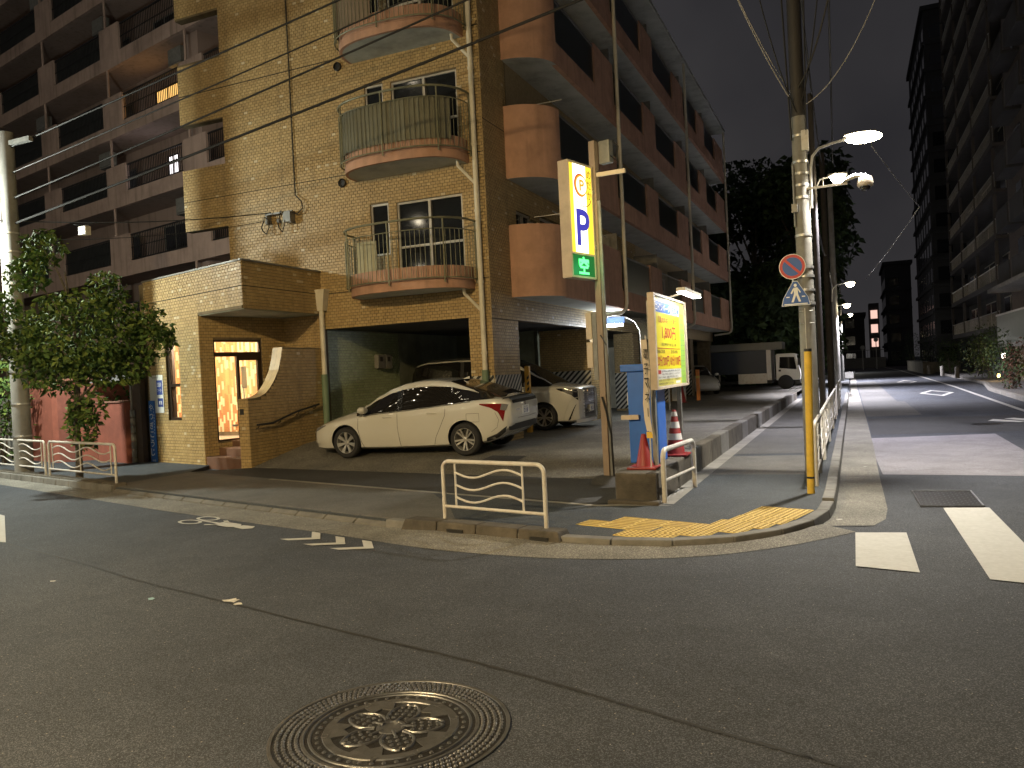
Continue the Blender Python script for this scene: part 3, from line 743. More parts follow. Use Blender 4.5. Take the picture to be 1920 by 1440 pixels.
# --- rounded front balconies
def sup(a, b, p, t): c, s = math.cos(t), math.sin(t); return (a*math.copysign(abs(c)**(2/p), c), -b*abs(s)**(2/p))
def bcurve(off, n=40, cx=-8.76, a=1.43, b=1.02, p=2.7):
    return [Vector((cx + q[0], YF + q[1])) for q in [sup(a+off, b+off, p, PI - PI*i/n) for i in range(n+1)]]
m_bar = M('balcony_bar_paint', (.20,.20,.13), .5, .3, var=.2, scale=12, grime=.4)
for k in range(4):
    z0 = 3.60 + FH*k + (.03 if k else 0)
    bal = MB(); c0 = bcurve(0); bal.zprism([(p.x,p.y) for p in c0], z0, z0+.12); bal = bal.build('balcony_slab', m_soffit, bld)
    ci = bcurve(-.11); co = bcurve(.012); m = MB()
    prof = [(co,z0-.005),(co,z0+.16),(bcurve(.0),z0+.175),(bcurve(.0),z0+.46),(ci,z0+.46),(ci,z0+.1)]
    m.grid([[(p.x,p.y,z) for p in c] for c, z in prof], flip=True)
    m.grid([[(p.x,p.y,z0-.006) for p in bcurve(.012)],[(p.x,p.y,z0-.006) for p in bcurve(-.05)]], flip=False)
    m.build('balcony_parapet', m_pink, bal, smooth=True, angle=30)
    cr = bcurve(.095, 120); L = [Vector((p.x,p.y)) for p in cr]
    m = MB(); m.tube([(p.x,p.y,z0+1.42) for p in cr], .024, 8); m.tube([(p.x,p.y,z0+.20) for p in cr], .016, 6); m.tube([(p.x,p.y,z0+1.20) for p in cr], .011, 6)
    for i in (1, 30, 60, 90, 119): m.tube([(cr[i].x,cr[i].y,z0+.1),(cr[i].x,cr[i].y,z0+1.42)], .018, 6)
    m.build('balcony_rail', m_bar, bal, smooth=True)
    m = MB()
    for p in resample(L, .105): m.tube([(p.x,p.y,z0+.2),(p.x,p.y,z0+1.2)], .0075, 5, cap=False)
    m.build('balcony_bars', m_bar, bal)
    if k == 1:
        cs = bcurve(.05, 60)[3:52]; m = MB(); rd = random.Random(2)
        m.grid([[(p.x + .012*math.sin(i*1.3), p.y + .012*math.cos(i*1.1), z) for i, p in enumerate(cs)] for z in (z0+.36, z0+.7, z0+1.0, z0+1.22)], flip=True)
        m.build('privacy_sheet', M('sheet_grey', (.16,.155,.11), .9, var=.15, scale=4, bump=.2), bal, smooth=True)
    if k == 0:
        m = MB(); m.box(-9.95,-9.45,14.62,14.65,z0+.45,z0+1.2); m.build('privacy_board', M('board_cream', (.40,.38,.25), .8), bal)
    if k == 2:
        cs = bcurve(.05, 60)[3:30]; m = MB(); m.grid([[(p.x,p.y,z) for p in cs] for z in (z0+.36, z0+1.2)], flip=True); m.build('privacy_sheet', M('sheet_brown', (.20,.15,.10), .9), bal, smooth=True)
    m = MB(); m.tube([(-7.48,14.85,z0+.02),(-7.48,14.87,z0-.10),(-7.40,14.93,z0-.2),(-7.17,15.02,z0-.48)], .035, 8); m.build('drain_branch', m_pipe, bld, smooth=True)
m = MB(); m.tube([(-7.14,15.0,14.4),(-7.14,15.0,1.86)], .055, 12)
for z in (2.2,3.7,5.2,6.6,8.2,9.6,11): m.tube([(-7.14,15.0,z),(-7.14,15.0,z+.05)], .066, 12)
m.build('downpipe', m_pipe, bld, smooth=True)
m = MB(); m.tube([(-7.14,15.0,1.86),(-7.14,15.0,.2)], .075, 12); m.build('downpipe_guard', m_pipe_green, bld, smooth=True)
m = MB(); m.tube([(-11.27,15.0,3.45),(-11.27,15.0,1.95)], .06, 12); m.add([(-11.45,14.88,3.88),(-11.09,14.88,3.88),(-11.09,15.09,3.88),(-11.45,15.09,3.88),(-11.36,14.92,3.42),(-11.18,14.92,3.42),(-11.18,15.09,3.42),(-11.36,15.09,3.42)], [(0,1,2,3),(4,7,6,5),(0,4,5,1),(1,5,6,2),(2,6,7,3),(3,7,4,0)]); m.box(-11.47,-11.07,14.86,15.095,3.88,3.91); m.build('rain_hopper', m_pipe, bld, smooth=True, angle=30)
m = MB(); m.tube([(-11.27,15.0,1.95),(-11.27,15.0,.3)], .08, 12); m.build('downpipe_guard', m_pipe_green, bld, smooth=True)
for x, z in ((-10.53,8.95),(-10.56,6.30)):
    m = MB(); m.lathe([(.10,0),(.10,.05),(.085,.06),(.085,.02),(.0001,.02)], (x,15.09,z), 18, ax=(0,-1,0)); m.build('vent_cap', m_black, bld, smooth=True)
# cables and bracket on the facade
m = MB(); m.tube([(-11.88,15.06,13.5),(-11.90,15.06,6.5),(-11.88,15.04,6.2),(-11.68,15.0,6.02),(-11.66,15.0,5.86),(-11.80,14.98,5.74),(-11.98,15.0,5.80)], .013, 6); m.build('facade_cable', m_cable, bld)
m = MB(); m.box(-12.72,-11.92,14.93,14.98,5.80,5.84); m.box(-12.70,-12.66,14.93,15.1,5.6,5.84); m.box(-12.0,-11.96,14.93,15.1,5.55,5.84); m.box(-12.16,-11.95,14.90,15.06,5.58,5.82)
for cx in (-12.62,-12.28): m.lathe([(.055,-.03),(.055,.03)], (cx,14.9,5.62), 10, ax=(1,0,0))
m.build('cable_bracket', m_grey_metal, bld)
for cx, cz, rx, rz in ((-12.68,5.55,.10,.19),(-12.2,5.6,.09,.24)):
    m = MB(); m.tube([(cx+rx*math.cos(2*PI*i/20),14.9+.03*math.sin(i),cz+rz*math.sin(2*PI*i/20)) for i in range(20)], .012, 6, closed=True); m.build('cable_coil', m_cable, bld)
# --- left end: open gallery behind the front wall
m = MB()
for k in range(5):
    z = 3.78 + FH*k
    m.box(-15.38,-14.02,YF+.225,30,z,z+.14)
m.build('gallery_slab', m_soffit, bld)
m = MB()
for k in range(4): m.box(-15.38,-15.24,YF+.23,30,3.92+FH*k,4.62+FH*k)
m.build('gallery_parapet', m_wall_l2, bld)
m = MB(); m.box(-14.02,-13.85,YF+.225,30,3.2,14.5); m.build('gallery_wall', m_conc, bld)
m = MB(); m.box(-15.4,XC+.12,YF+.0,43.7,14.62,14.85); m.build('roof', m_conc, bld)
for k, y in ((1,17.5),(0,19)):
    m = MB(); m.box(-15.1,-14.7,y,y+.8,4.55+FH*k,5.15+FH*k); m.build('ac_unit', m_beige_metal, bld, bevel=.02)
# --- long balconies on the flank
XB = -5.98
def endcurve(off, n=14):
    cx, cy = XC, 17.15; rx, ry = (XB-XC)+off, .9+off
    return [Vector((cx + rx*math.sin(PI/2*i/n), cy - ry*math.cos(PI/2*i/n))) for i in range(n+1)]
rail_gl = glass('balcony_panel', (.022,.028,.028), .35)
for k in range(4):
    z0 = 3.47 + FH*k
    poly = [(p.x,p.y) for p in endcurve(0)] + [(XB,43.6),(XC,43.6)]
    m = MB(); m.zprism(poly, z0, z0+.12); bal = m.build('balcony_slab', m_soffit, bld)
    m = MB(); e = endcurve(.004); ei = endcurve(-.11)
    m.grid([[(p.x,p.y,z) for p in c] for c, z in ((e,z0-.004),(e,z0+1.62),(ei,z0+1.62),(ei,z0+.12))], flip=True)
    m.build('rounded_parapet', m_pink, bal, smooth=True, angle=30)
    m = MB(); m.box(XB-.11, XB+.004, 17.15, 43.6, z0-.004, z0+.52); m.build('parapet_band', m_pink, bal)
    for (a, b) in ((20.2,21.95),(25.5,27.2),(30.5,32.55),(35.6,37.5),(40.5,43.2)):
        m = MB(); m.box(XB-.12, XB+.002, a, b, z0+.522, z0+1.62); m.build('parapet_post', m_pink, bal)
    for (a, b) in ((17.16,20.2),(22.3,25.5),(27.2,30.5),(33,35.6),(37.5,40.5)):
        if (a, k) == (27.2, 0): 
            m = MB(); m.tube([(XB-.05,a,z0+1.55),(XB-.05,b,z0+1.55)], .02, 6)
            for q in range(28): m.tube([(XB-.05,a+.06+q*.12,z0+.52),(XB-.05,a+.06+q*.12,z0+1.55)], .008, 5, cap=False)
            m.build('rail_bars', m_grey_metal, bal); continue
        m = MB(); m.box(XB-.07, XB-.05, a, b, z0+.55, z0+1.52); m.build('rail_panel', rail_gl, bal)
        m = MB(); m.box(XB-.09, XB-.03, a, b, z0+1.52, z0+1.57); m.box(XB-.05, XB-.03, a, b, z0+.53, z0+.57); m.build('hand_rail', m_grey_metal, bal)
    for y in (22.15, 27.2, 32.7, 38.0):
        m = MB(); m.box(XC+.02, XB-.15, y, y+.04, z0+.15, z0+2.2); m.build('partition_board', m_conc_pale, bal)
    if k < 3:
        for y in (19.6, 28.2+k*.5, 34.4):
            m = MB(); m.box(XB-.62,XB-.30,y,y+.8,z0+(.14 if k else .95),z0+(.72 if k else 1.5)); q = m.build('ac_unit', m_beige_metal, bal, bevel=.02)
            m = MB(); m.lathe([(.22,0),(.22,.012),(.03,.02)], (XB-.30,y+.3,z0+(.43 if k else 1.22)), 16, ax=(1,0,0)); m.build('ac_fan', m_black, q)
    m = MB(); m.box(XB-.9, XB-.06, 17.6, 17.63, z0+2.0, z0+2.02); m.tube([(XB-.35,17.4,z0+2.05),(XB-.35,21.8,z0+2.05)], .014, 6); m.build('laundry_pole', m_steel, bal)
m = MB(); m.box(XC, XB+.12, 16.1, 43.7, 14.13, 14.28); m.build('roof_eave', m_soffit, bld)
for y in (22.1, 32.7, 43.4):
    m = MB(); m.tube([(XB+.07,y,14.1),(XB+.07,y,3.62),(XB+.03,y,3.45),(XB-.1,y,3.36),(XB-.85,y-.02,3.30)], .055, 10); m.build('downpipe', m_pipe, bld, smooth=True)

# ================================================================ ENTRANCE BLOCK (part of the same house, angled to the street)
PLv = Vector((-15.36,13.65,0)); pa = Vector((.9627,-.2705,0)); pb = Vector((.2705,.9627,0)); upz = Vector((0,0,1))
ph = [(2.40,4.30,-.1,3.36),(.90,1.50,1.06,2.82)]
m = MB(); wall_rect(m, PLv, pa, -pb, 4.115, 4.33, ph, .2)
m.build('porch_front_wall', m_grout, bld)
tl = MB(); tile_rect(tl, PLv, pa, -pb, 4.175, 4.33, ph, pale=.03)
m2 = MB(); m2.obb(PLv - pb*.0115 + upz*3.811, pa*4.175, pb*.010, upz*.018); m2.box(-11.339,-11.3285,12.52,15.09,3.811,3.829); m2.build('movement_joint', M('joint_dark2', (.035,.028,.02), .9), bld)
# overhang flank along the car park, left flank, roof and soffit
m = MB(); wall_rect(m, (-11.34,12.60,3.36), (0,1,0), (1,0,0), 2.49, .97, (), .2); m.build('porch_side_wall', m_grout, bld)
tile_rect(tl, (-11.34,12.525,3.36), (0,1,0), (1,0,0), 2.57, .97)
m = MB(); m.zprism([(-15.34,13.7),(-11.38,12.59),(-11.38,15.09),(-15.34,15.09)], 4.20, 4.30); m.build('porch_roof', m_conc, bld)
m = MB()
for a, b in (((-15.40,13.66),(-11.32,12.50)),((-11.32,12.50),(-11.32,15.09))):
    a = Vector((*a,4.33)); b = Vector((*b,4.33)); d = (b-a).normalized(); n = Vector((d.y,-d.x,0))
    m.obb(a + n*.02, b-a, -n*.24, upz*.035)
m.build('porch_coping', m_grey_metal, bld)
m = MB(); m.zprism([(-13.04,13.02),(-11.36,12.55),(-11.36,15.08),(-12.47,15.08)], 3.34, 3.356); m.build('porch_soffit', M('porch_soffit_paint', (.26,.27,.20), .8), bld)
m = MB(); m.box(-15.56,-15.36,13.70,15.1,0,4.3); m.build('porch_left_wall', m_grout, bld)
# entrance wall with the glazed door (faces the steps)
P0v = PLv + pa*2.40
dh = [(.32,1.54,.56,2.83)]
m = MB(); wall_rect(m, P0v + pb*.2, pb, pa, 1.98, 3.34, [(.12,1.34,.56,2.83)], .2); m.build('porch_entrance_wall', m_grout, bld)
tile_rect(tl, P0v, pb, pa, 2.18, 3.34, dh)
# brick face behind the steps (main front) and the wing wall
m = MB(); m.box(-12.5,-11.36,15.1,15.3,0,3.6); m.build('porch_back_wall', m_grout, bld)
tile_rect(tl, (-12.47,15.1,.6), (1,0,0), (0,-1,0), 1.1, 2.74)
wprof = [(12.52,0),(15.1,0),(15.1,2.56),(13.66,2.57),(13.6,2.35),(13.50,2.08),(13.35,1.86),(13.20,1.70),(13.05,1.59),(12.88,1.53),(12.72,1.505),(12.52,1.50)]
m = MB(); m.prism([(p[0],p[1]) for p in wprof], (-11.60,0,0), (0,1,0), (0,0,1), (.252,0,0)); m.build('wing_wall', m_grout, bld)
rd2 = random.Random(9)
def under(y):
    top = [(12.52,1.50),(12.72,1.505),(12.88,1.53),(13.05,1.59),(13.20,1.70),(13.35,1.86),(13.50,2.08),(13.6,2.35),(13.66,2.57),(15.1,2.56)]
    for (a, b) in zip(top[:-1], top[1:]):
        if a[0] <= y <= b[0]: return a[1] + (b[1]-a[1])*(y-a[0])/(b[0]-a[0])
    return 1.5
wh = []
for r in range(40):
    z0 = r*PZ
    for q in range(130):
        y = 12.52 + q*.02
        if y < 15.1 and under(y) < z0 + PZ: wh.append((q*.02-.002, q*.02+.022, z0, z0+PZ))
tile_rect(tl, (-11.348,12.52,0), (0,1,0), (1,0,0), 2.58, 2.57, wh)
tile_rect(tl, (-11.60,12.52,0), (1,0,0), (0,-1,0), .252, 1.5)
stuff(tl.build('porch_tile_cladding', m_tile, bld))
cap = [(p[0],p[1]) for p in wprof[2:]]; m = MB()
for (a, b) in zip(cap[:-1], cap[1:]):
    for i in range(2): m.add([(-11.605+.13*i,a[0],a[1]+.004),(-11.605+.13*i+.127,a[0],a[1]+.004),(-11.605+.13*i+.127,b[0],b[1]+.004),(-11.605+.13*i,b[0],b[1]+.004)], [(3,2,1,0)])
m.build('wing_wall_capping', m_tile[2], bld)
m = MB(); m.tube([(-11.26,12.66,.955),(-11.26,13.14,.965),(-11.26,13.9,1.15),(-11.26,14.72,1.27)], .022, 8)
for y, z in ((12.72,.955),(13.4,1.03),(14.0,1.16),(14.6,1.25)): m.tube([(-11.26,y,z),(-11.28,y,z-.06),(-11.345,y,z-.07)], .010, 6)
m.build('handrail', m_black, bld, smooth=True)
m = MB(); m.tube([(-11.75,12.5,.97),(-11.66,12.44,.97),(-11.62,12.5,.97)], .02, 8); m.build('handrail_end', m_steel, bld, smooth=True)
m = MB(); m.box(-11.56,-11.46,12.505,12.515,1.18,1.30); m.build('intercom', m_black, bld)
# steps
m_step = M('step_brown_tile', (.16,.085,.055), .5, var=.2, scale=6, grime=.3)
for i, (b0, z) in enumerate(((.02,.26),(.34,.43),(.66,.565))):
    m = MB(); m.prism([(2.36,b0),(3.90-.28*b0,b0),(3.29,2.16),(2.44,2.16)], PLv + upz*(.0 if i == 0 else .26 if i == 1 else .43), pa, pb, upz*(.26 if i == 0 else .17 if i == 1 else .135)); m.build('step', m_step, bld, bevel=.008)
# glazed entrance
def onW(s, z, out=0.): return P0v + pb*s + upz*z + pa*out
m = MB()
def wbar(s0, s1, z0, z1, d=.07, back=-.10): m.obb(onW(s0,z0,back), pb*(s1-s0), pa*d, upz*(z1-z0))
wbar(.32,.37,.56,2.83); wbar(1.49,1.54,.56,2.83); wbar(.37,1.49,2.78,2.83); wbar(.37,1.49,2.45,2.55); wbar(.37,1.49,.56,.60)
q = m.build('entrance_frame', m_frame_brown, bld)
m = MB(); wbar(.90,.96,.60,2.45,.075); wbar(1.43,1.49,.60,2.45,.075); wbar(.96,1.43,.60,.70,.075); wbar(.96,1.43,2.36,2.45,.075); dr = m.build('door', m_frame_brown, bld)
m_paper = bpy.data.materials.new('paper_thin'); m_paper.use_nodes = True
_n = m_paper.node_tree.nodes; _b = _n['Principled BSDF']; _b.inputs['Base Color'].default_value = (.7,.69,.64,1); _tr = _n.new('ShaderNodeBsdfTranslucent'); _tr.inputs['Color'].default_value = (.75,.72,.62,1); _mx = _n.new('ShaderNodeMixShader'); _mx.inputs[0].default_value = .6
m_paper.node_tree.links.new(_b.outputs[0], _mx.inputs[1]); m_paper.node_tree.links.new(_tr.outputs[0], _mx.inputs[2]); m_paper.node_tree.links.new(_mx.outputs[0], _n['Material Output'].inputs['Surface'])
gl = glass('entrance_glass', (1,1,1), .0, 1.0)
m = MB(); m.obb(onW(.96,.70,-.075), pb*.47, pa*.006, upz*1.66); m.build('pane', gl, dr)
m = MB(); m.tube([onW(.99,1.25,.0),onW(.99,1.25,.05),onW(.99,1.75,.05),onW(.99,1.75,.0)], .012, 6); m.build('handle', m_steel, dr)
m = MB(); m.obb(onW(1.02,1.72,-.066), pb*.13, pa*.003, upz*.5); m.build('notice', m_paper, dr)
m = MB(); m.obb(onW(.37,.60,-.075), pb*.53, pa*.006, upz*1.85); m.build('pane', gl, q); m = MB(); m.obb(onW(.37,2.55,-.075), pb*1.12, pa*.006, upz*.23); m.build('pane', gl, q)
# porch window
m = MB()
def fbar(s0, s1, z0, z1): m.obb(PLv + pa*s0 + upz*z0 + pb*.04, pa*(s1-s0), pb*.12, upz*(z1-z0))
fbar(.90,.99,1.06,2.82); fbar(1.47,1.50,1.06,2.82); fbar(.99,1.47,1.06,1.13); fbar(.99,1.47,2.78,2.82); fbar(.99,1.47,1.83,1.90); q = m.build('window', m_frame_brown, bld)
for z0, z1 in ((1.13,1.83),(1.90,2.78)):
    m = MB(); m.obb(PLv + pa*.99 + upz*z0 + pb*.09, pa*.48, pb*.006, upz*(z1-z0)); m.build('pane', gl, q)
# lobby inside: mosaic walls, floor, ceiling and its ceiling lamp
mz = [M('mosaic_orange', (.44,.195,.07), .35, var=.12), M('mosaic_cream', (.78,.66,.40), .35, var=.1), M('mosaic_terracotta', (.44,.19,.085), .35, var=.12), M('mosaic_ochre', (.52,.28,.11), .35, var=.12)]
def mosaic(mb, o, u, n, Wd, Hd, tw=.062, thh=.21):
    rd = random.Random(4); o, u, n = Vector(o), Vector(u), Vector(n); c = 0; a = 0.
    flip = u.cross(upz).dot(n) < 0
    while a < Wd:
        z = -rd.random()*thh; 
        while z < Hd:
            z0 = max(0, z); z1 = min(Hd, z+thh)-.004; b = min(a+tw-.004, Wd)
            if z1-z0 > .02:
                mi = rd.choices([0,1,2,3],[.28,.42,.14,.16])[0]
                vs = [o+u*a+upz*z0, o+u*b+upz*z0, o+u*b+upz*z1, o+u*a+upz*z1]; vs += [p+n*.006 for p in vs]
                fs = [(4,5,6,7),(0,1,5,4),(1,2,6,5),(2,3,7,6),(3,0,4,7)]
                mb.add(vs, [tuple(reversed(f)) for f in fs] if flip else fs, mi)
            z += thh
        a += tw
m = MB(); m.obb(PLv + pa*.22 + pb*.22 + upz*.5, pb*1.5, -pa*.12, upz*2.8); m.box(-14.9,-12.6,15.02,15.09,.5,3.3); m.build('lobby_wall', m_grout, bld)
m = MB(); mosaic(m, PLv + pa*.225 + pb*.22 + upz*.66, pb, pa, 1.5, 2.6); mosaic(m, (-14.9,15.015,.66), (1,0,0), (0,-1,0), 2.3, 2.6)
stuff(m.build('lobby_mosaic', mz, bld))
m = MB(); m.zprism([(-15.1,13.8),(-13.0,13.23),(-12.55,15.05),(-15.1,15.05)], .45, .56); m.build('lobby_floor', M('lobby_floor_tile', (.55,.44,.33), .4, var=.1), bld)
m = MB(); m.zprism([(-15.3,13.85),(-13.03,13.2),(-12.5,15.09),(-15.3,15.09)], 3.28, 3.33); m.build('lobby_ceiling', m_white, bld)
m = MB(); m.obb(PLv + pa*.25 + pb*.25 + upz*.56, pb*1.4, pa*.02, upz*.13); m.build('skirting', m_conc_pale, bld)
lob = thing('ceiling_lamp', 'bright white lamp on the lobby ceiling just inside the entrance door', 'lamp', (-13.35,13.9,3.2))
m = MB(); m.lathe([(.16,0),(.16,-.05),(.12,-.08),(.0001,-.085)], (-13.35,13.9,3.27), 20); m.build('diffuser', E('lobby_lamp_glow', (1,.86,.62), 14), lob, smooth=True)
lamp_light(lob, (-13.35,13.9,3.02), 400, (1,.88,.68), .12)
# ================================================================ LEFT-HAND TOWER OF FLATS
LO = Vector((-22.41,21.98,0)); lu = Vector((-.975,.222,0)); ln = Vector((-.222,-.975,0))
def lp(u, d, z): return LO + lu*u + ln*d + upz*z
left = thing('apartment_tower', 'tall mauve apartment tower with dark railed balconies behind the street tree', 'building', (-30,24,0))
U1, U2 = -4.0, 24.0
m = MB(); m.obb(lp(U1,-1.45,0), lu*(U2-U1), -ln*.3, upz*30); m.build('back_wall', m_wall_l, left)
m_win_d = glass('tower_glass', (.014,.016,.02), .12)
warm_win = E('window_lit_warm', (1.0,.56,.16), 1.1); cool_win = E('window_lit_white', (1.0,.93,.95), 2.0)
m_bal_dark = M('tower_railing', (.035,.035,.036), .5, .5)
for k in range(-2, 8):
    zf = 7.0 + 2.8*k
    m = MB(); m.obb(lp(U1,0,zf-.55), lu*(U2-U1), -ln*1.45, upz*.15); fl = m.build('balcony_floor', m_wall_l, left)
    m = MB(); m.obb(lp(U1,.06,zf-.56), lu*(U2-U1), -ln*.14, upz*.55); m.build('parapet_band', m_wall_l2, fl)
    for b in range(-1, 5):
        u0 = -.1 + 5.6*b
        m = MB(); m.obb(lp(u0+4.05,.065,zf-.57), lu*1.5, -ln*.16, upz*1.68); m.build('parapet_post', m_wall_l2, fl)
        if b in (-1, 4) and k not in (0,1,2,3): pass
        m = MB(); r0 = u0 + .02; m.obb(lp(r0,0,zf+1.02), lu*4.02, -ln*.05, upz*.05); m.obb(lp(r0,0,zf+.03), lu*4.02, -ln*.04, upz*.04); m.obb(lp(r0,0,zf+.52), lu*4.02, -ln*.03, upz*.03)
        if b <= 2:
            for q in range(34): m.obb(lp(r0+q*.12,0,zf+.03), lu*.022, -ln*.022, upz*1.0)
        m.build('railing', m_bal_dark, fl)
        if b >= 1:
            m = MB(); m.obb(lp(r0,-.06,zf+.06), lu*4.0, -ln*.01, upz*.95); m.build('rail_sheet', M('rail_sheet', (.05,.055,.055), .6), fl)
        # sliding windows in the recess
        for w, (a, c) in enumerate(((.35,1.95),(2.35,3.9))):
            mt = m_win_d
            if b == 0 and k == 2 and w == 1: mt = warm_win
            if b == 0 and k == 1 and w == 1: mt = cool_win
            aa, cc = u0+a, u0+c
            if mt is cool_win: aa += .35; cc = aa + .65
            if mt is warm_win: cc += .1
            m = MB(); m.obb(lp(aa,-1.42,zf-.38), lu*(cc-aa), -ln*.02, upz*1.85); q = m.build('window', mt, fl)
            m = MB(); m.obb(lp(aa-.05,-1.40,zf-.42), lu*(cc-aa+.1), -ln*.03, upz*.05); m.obb(lp(aa-.05,-1.40,zf+1.45), lu*(cc-aa+.1), -ln*.03, upz*.06)
            for x in (aa-.05, (aa+cc)/2-.02, cc): m.obb(lp(x,-1.40,zf-.38), lu*.05, -ln*.03, upz*1.85)
            m.build('window_frame', m_frame_brown if mt is not m_win_d else m_grey_metal, q)
        if (k + b) % 2 == 0:
            m = MB(); m.obb(lp(u0+.25,-.25,zf+1.45), lu*.85, -ln*.32, upz*.55); m.obb(lp(u0+.25,-.25,zf+1.38), lu*.85, -ln*.34, upz*.05); m.build('ac_unit', m_grey_metal, fl)
        m = MB(); m.tube([lp(u0+5.1,.02,zf+1.1),lp(u0+5.1,.02,zf+2.25)], .05, 6); m.build('drainpipe', m_wall_l2, fl)
m = MB(); m.obb(lp(-.9,-.3,0), lu*.7, -ln*1.2, upz*30); m.build('end_wall', m_wall_l, left); m = MB(); m.obb(lp(U2,.1,0), lu*.3, -ln*8, upz*30); m.build('end_wall', m_wall_l, left)
m = MB(); m.obb(lp(-.9,-.1,0), lu*24.9, -ln*.3, upz*1.2); m.build('ground_floor_wall', m_wall_l2, left)
# small block at the far left edge of the view
t = thing('apartment_building', 'pale pink apartment wall seen at the left edge beyond the tower', 'building', (-45,27,0))
m = MB(); m.box(-62,-47.5,27,40,0,34); m.build('wall', m_wall_l2, t)
m = MB()
for k in range(10): m.box(-61,-48.5,26.9,26.99,2+3*k,3.6+3*k)
m.build('window_band', m_win_d, t)

# ================================================================ LOW WALLS AND GATE BY THE TREE
w = thing('garden_wall', 'tall red tiled garden wall standing behind the left concrete pole', 'wall', (-18.4,13.4,0))
m = MB(); m.zprism([(-20.6,14.05),(-18.45,13.42),(-18.25,13.42),(-16.9,14.7),(-17.05,14.85),(-18.35,13.62),(-20.55,14.25)], 0, 2.12); m.build('wall_body', m_brick_red, w)
m = MB(); m.zprism([(-20.65,14.0),(-18.42,13.36),(-18.2,13.38),(-16.85,14.7),(-17.07,14.92),(-18.36,13.68),(-20.6,14.3)], 2.122, 2.17); m.build('coping', M('coping_terracotta', (.30,.13,.085), .8, var=.2), w)
w = thing('garden_wall', 'low red tiled wall between the street tree and the brick entrance', 'wall', (-16,13.4,0))
m = MB(); m.zprism([(-17.3,13.75),(-15.78,13.30),(-15.72,13.5),(-17.25,13.95)], 0, 1.52); m.build('wall_body', m_brick_red, w)
m = MB(); m.zprism([(-17.32,13.72),(-15.77,13.27),(-15.70,13.53),(-17.24,13.98)], 1.522, 1.56); m.build('coping', M('coping_dark', (.20,.10,.07), .8), w)
g = thing('gate_post', 'dark brown gate post with pale side next to the campaign banner', 'post', (-15.6,13.5,0))
m = MB(); m.box(-15.68,-15.42,13.45,13.6,0,2.42); m.build('post', M('gate_brown', (.075,.05,.035), .6), g)
m = MB(); m.box(-15.74,-15.685,13.43,13.56,1.2,2.42); m.build('side_trim', m_conc_pale, g)
m = MB(); 
for i in range(7): m.box(-15.69,-15.60,13.36,13.44,.02+i*.19,.2+i*.19)
m.build('concrete_block', m_conc, g, bevel=.008)
s = thing('bike_shelter', 'small grey roofed shelter behind the low red wall', 'shelter', (-16.6,16,0))
m = MB(); m.grid([[(x, 15.2+1.5*math.sin(a), 1.9+.35*math.cos(a)) for x in (-17.6,-15.6)] for a in [-1.2+i*.3 for i in range(9)]]); m.build('roof', m_grey_metal, s)
m = MB(); m.box(-17.5,-17.42,14.4,14.48,0,1.9); m.box(-15.75,-15.67,14.4,14.48,0,1.9); m.build('post', m_black, s)
m = MB(); m.box(-17.3,-15.9,16.2,16.3,0,1.8); m.build('rear_panel', m_conc, s)
w = thing('boundary_wall', 'grey panelled boundary wall at the far left edge behind the guard rail', 'wall', (-22,14.5,0))
m = MB(); m.zprism([(-34,17.6),(-20.75,13.95),(-20.7,14.12),(-34,17.8)], 0, 1.75); m.build('wall_body', m_conc, w)
for i in range(10):
    a = Vector((-20.9-1.3*i, 13.96+.365*i, .25)); m = MB(); m.obb(a, Vector((-1.2,.337,0)), Vector((-.01,-.03,0)), upz*1.4); m.build('panel', m_conc_pale, w)

# ================================================================ FOLIAGE
def leaf_mesh(name, blobs, n, size, mats, rd, aspect=.55, droop=.5):
    """leaves spread through ellipsoid clumps; blobs: (cx,cy,cz,rx,ry,rz,weight)"""
    mb = MB(); wts = [b[6] for b in blobs]
    for _ in range(n):
        b = rd.choices(blobs, wts)[0]
        while True:
            p = Vector((rd.uniform(-1,1), rd.uniform(-1,1), rd.uniform(-1,1)))
            if p.length <= 1: break
        p = p * (p.length**-.35 if p.length > .05 else 1)
        c = Vector((b[0]+p.x*b[3], b[1]+p.y*b[4], b[2]+p.z*b[5]))
        d = Vector((rd.uniform(-1,1), rd.uniform(-1,1), rd.uniform(-1,.35)-droop*.4)).normalized()
        s = d.orthogonal().normalized(); s = (Matrix.Rotation(rd.uniform(0, 2*PI), 3, d) @ s)
        L = size*rd.uniform(.45,1.45); wv = s*L*aspect*.5; nrm = d.cross(s)*L*.10
        v = [c, c+d*L*.4+wv+nrm, c+d*L, c+d*L*.4-wv+nrm]
        mb.add(v, [(0,1,2),(0,2,3)], rd.randrange(len(mats)))
    return mb
def leafmat(name, col, rough=.5):
    m = M(name, col, .72, var=.35, scale=6, spec=.25); b = m.node_tree.nodes['Principled BSDF']
    b.inputs['Transmission Weight'].default_value = 0.
    try: b.inputs['Subsurface Weight'].default_value = 0.
    except Exception: pass
    return m
lf = [leafmat('leaf_green', (.060,.110,.026)), leafmat('leaf_mid', (.085,.14,.032)), leafmat('leaf_dark', (.036,.075,.02)), leafmat('leaf_yellowish', (.13,.18,.04))]
bark = M('bark', (.10,.085,.065), .9, var=.35, scale=12, bump=.6, bscale=40)
rd = random.Random(31)
tr = thing('street_tree', 'small leafy street tree growing beside the left guard rails', 'tree', (-14.05,10.72,.09))
m = MB(); tb = Vector((-14.05,10.72,.0))
m.tube([tb, tb+Vector((.02,.0,.6)), tb+Vector((-.02,.02,1.3)), tb+Vector((.05,.05,2.1)), tb+Vector((.02,.06,3.0)), tb+Vector((-.1,.0,4.2))], [.075,.06,.055,.05,.035,.012], 8)
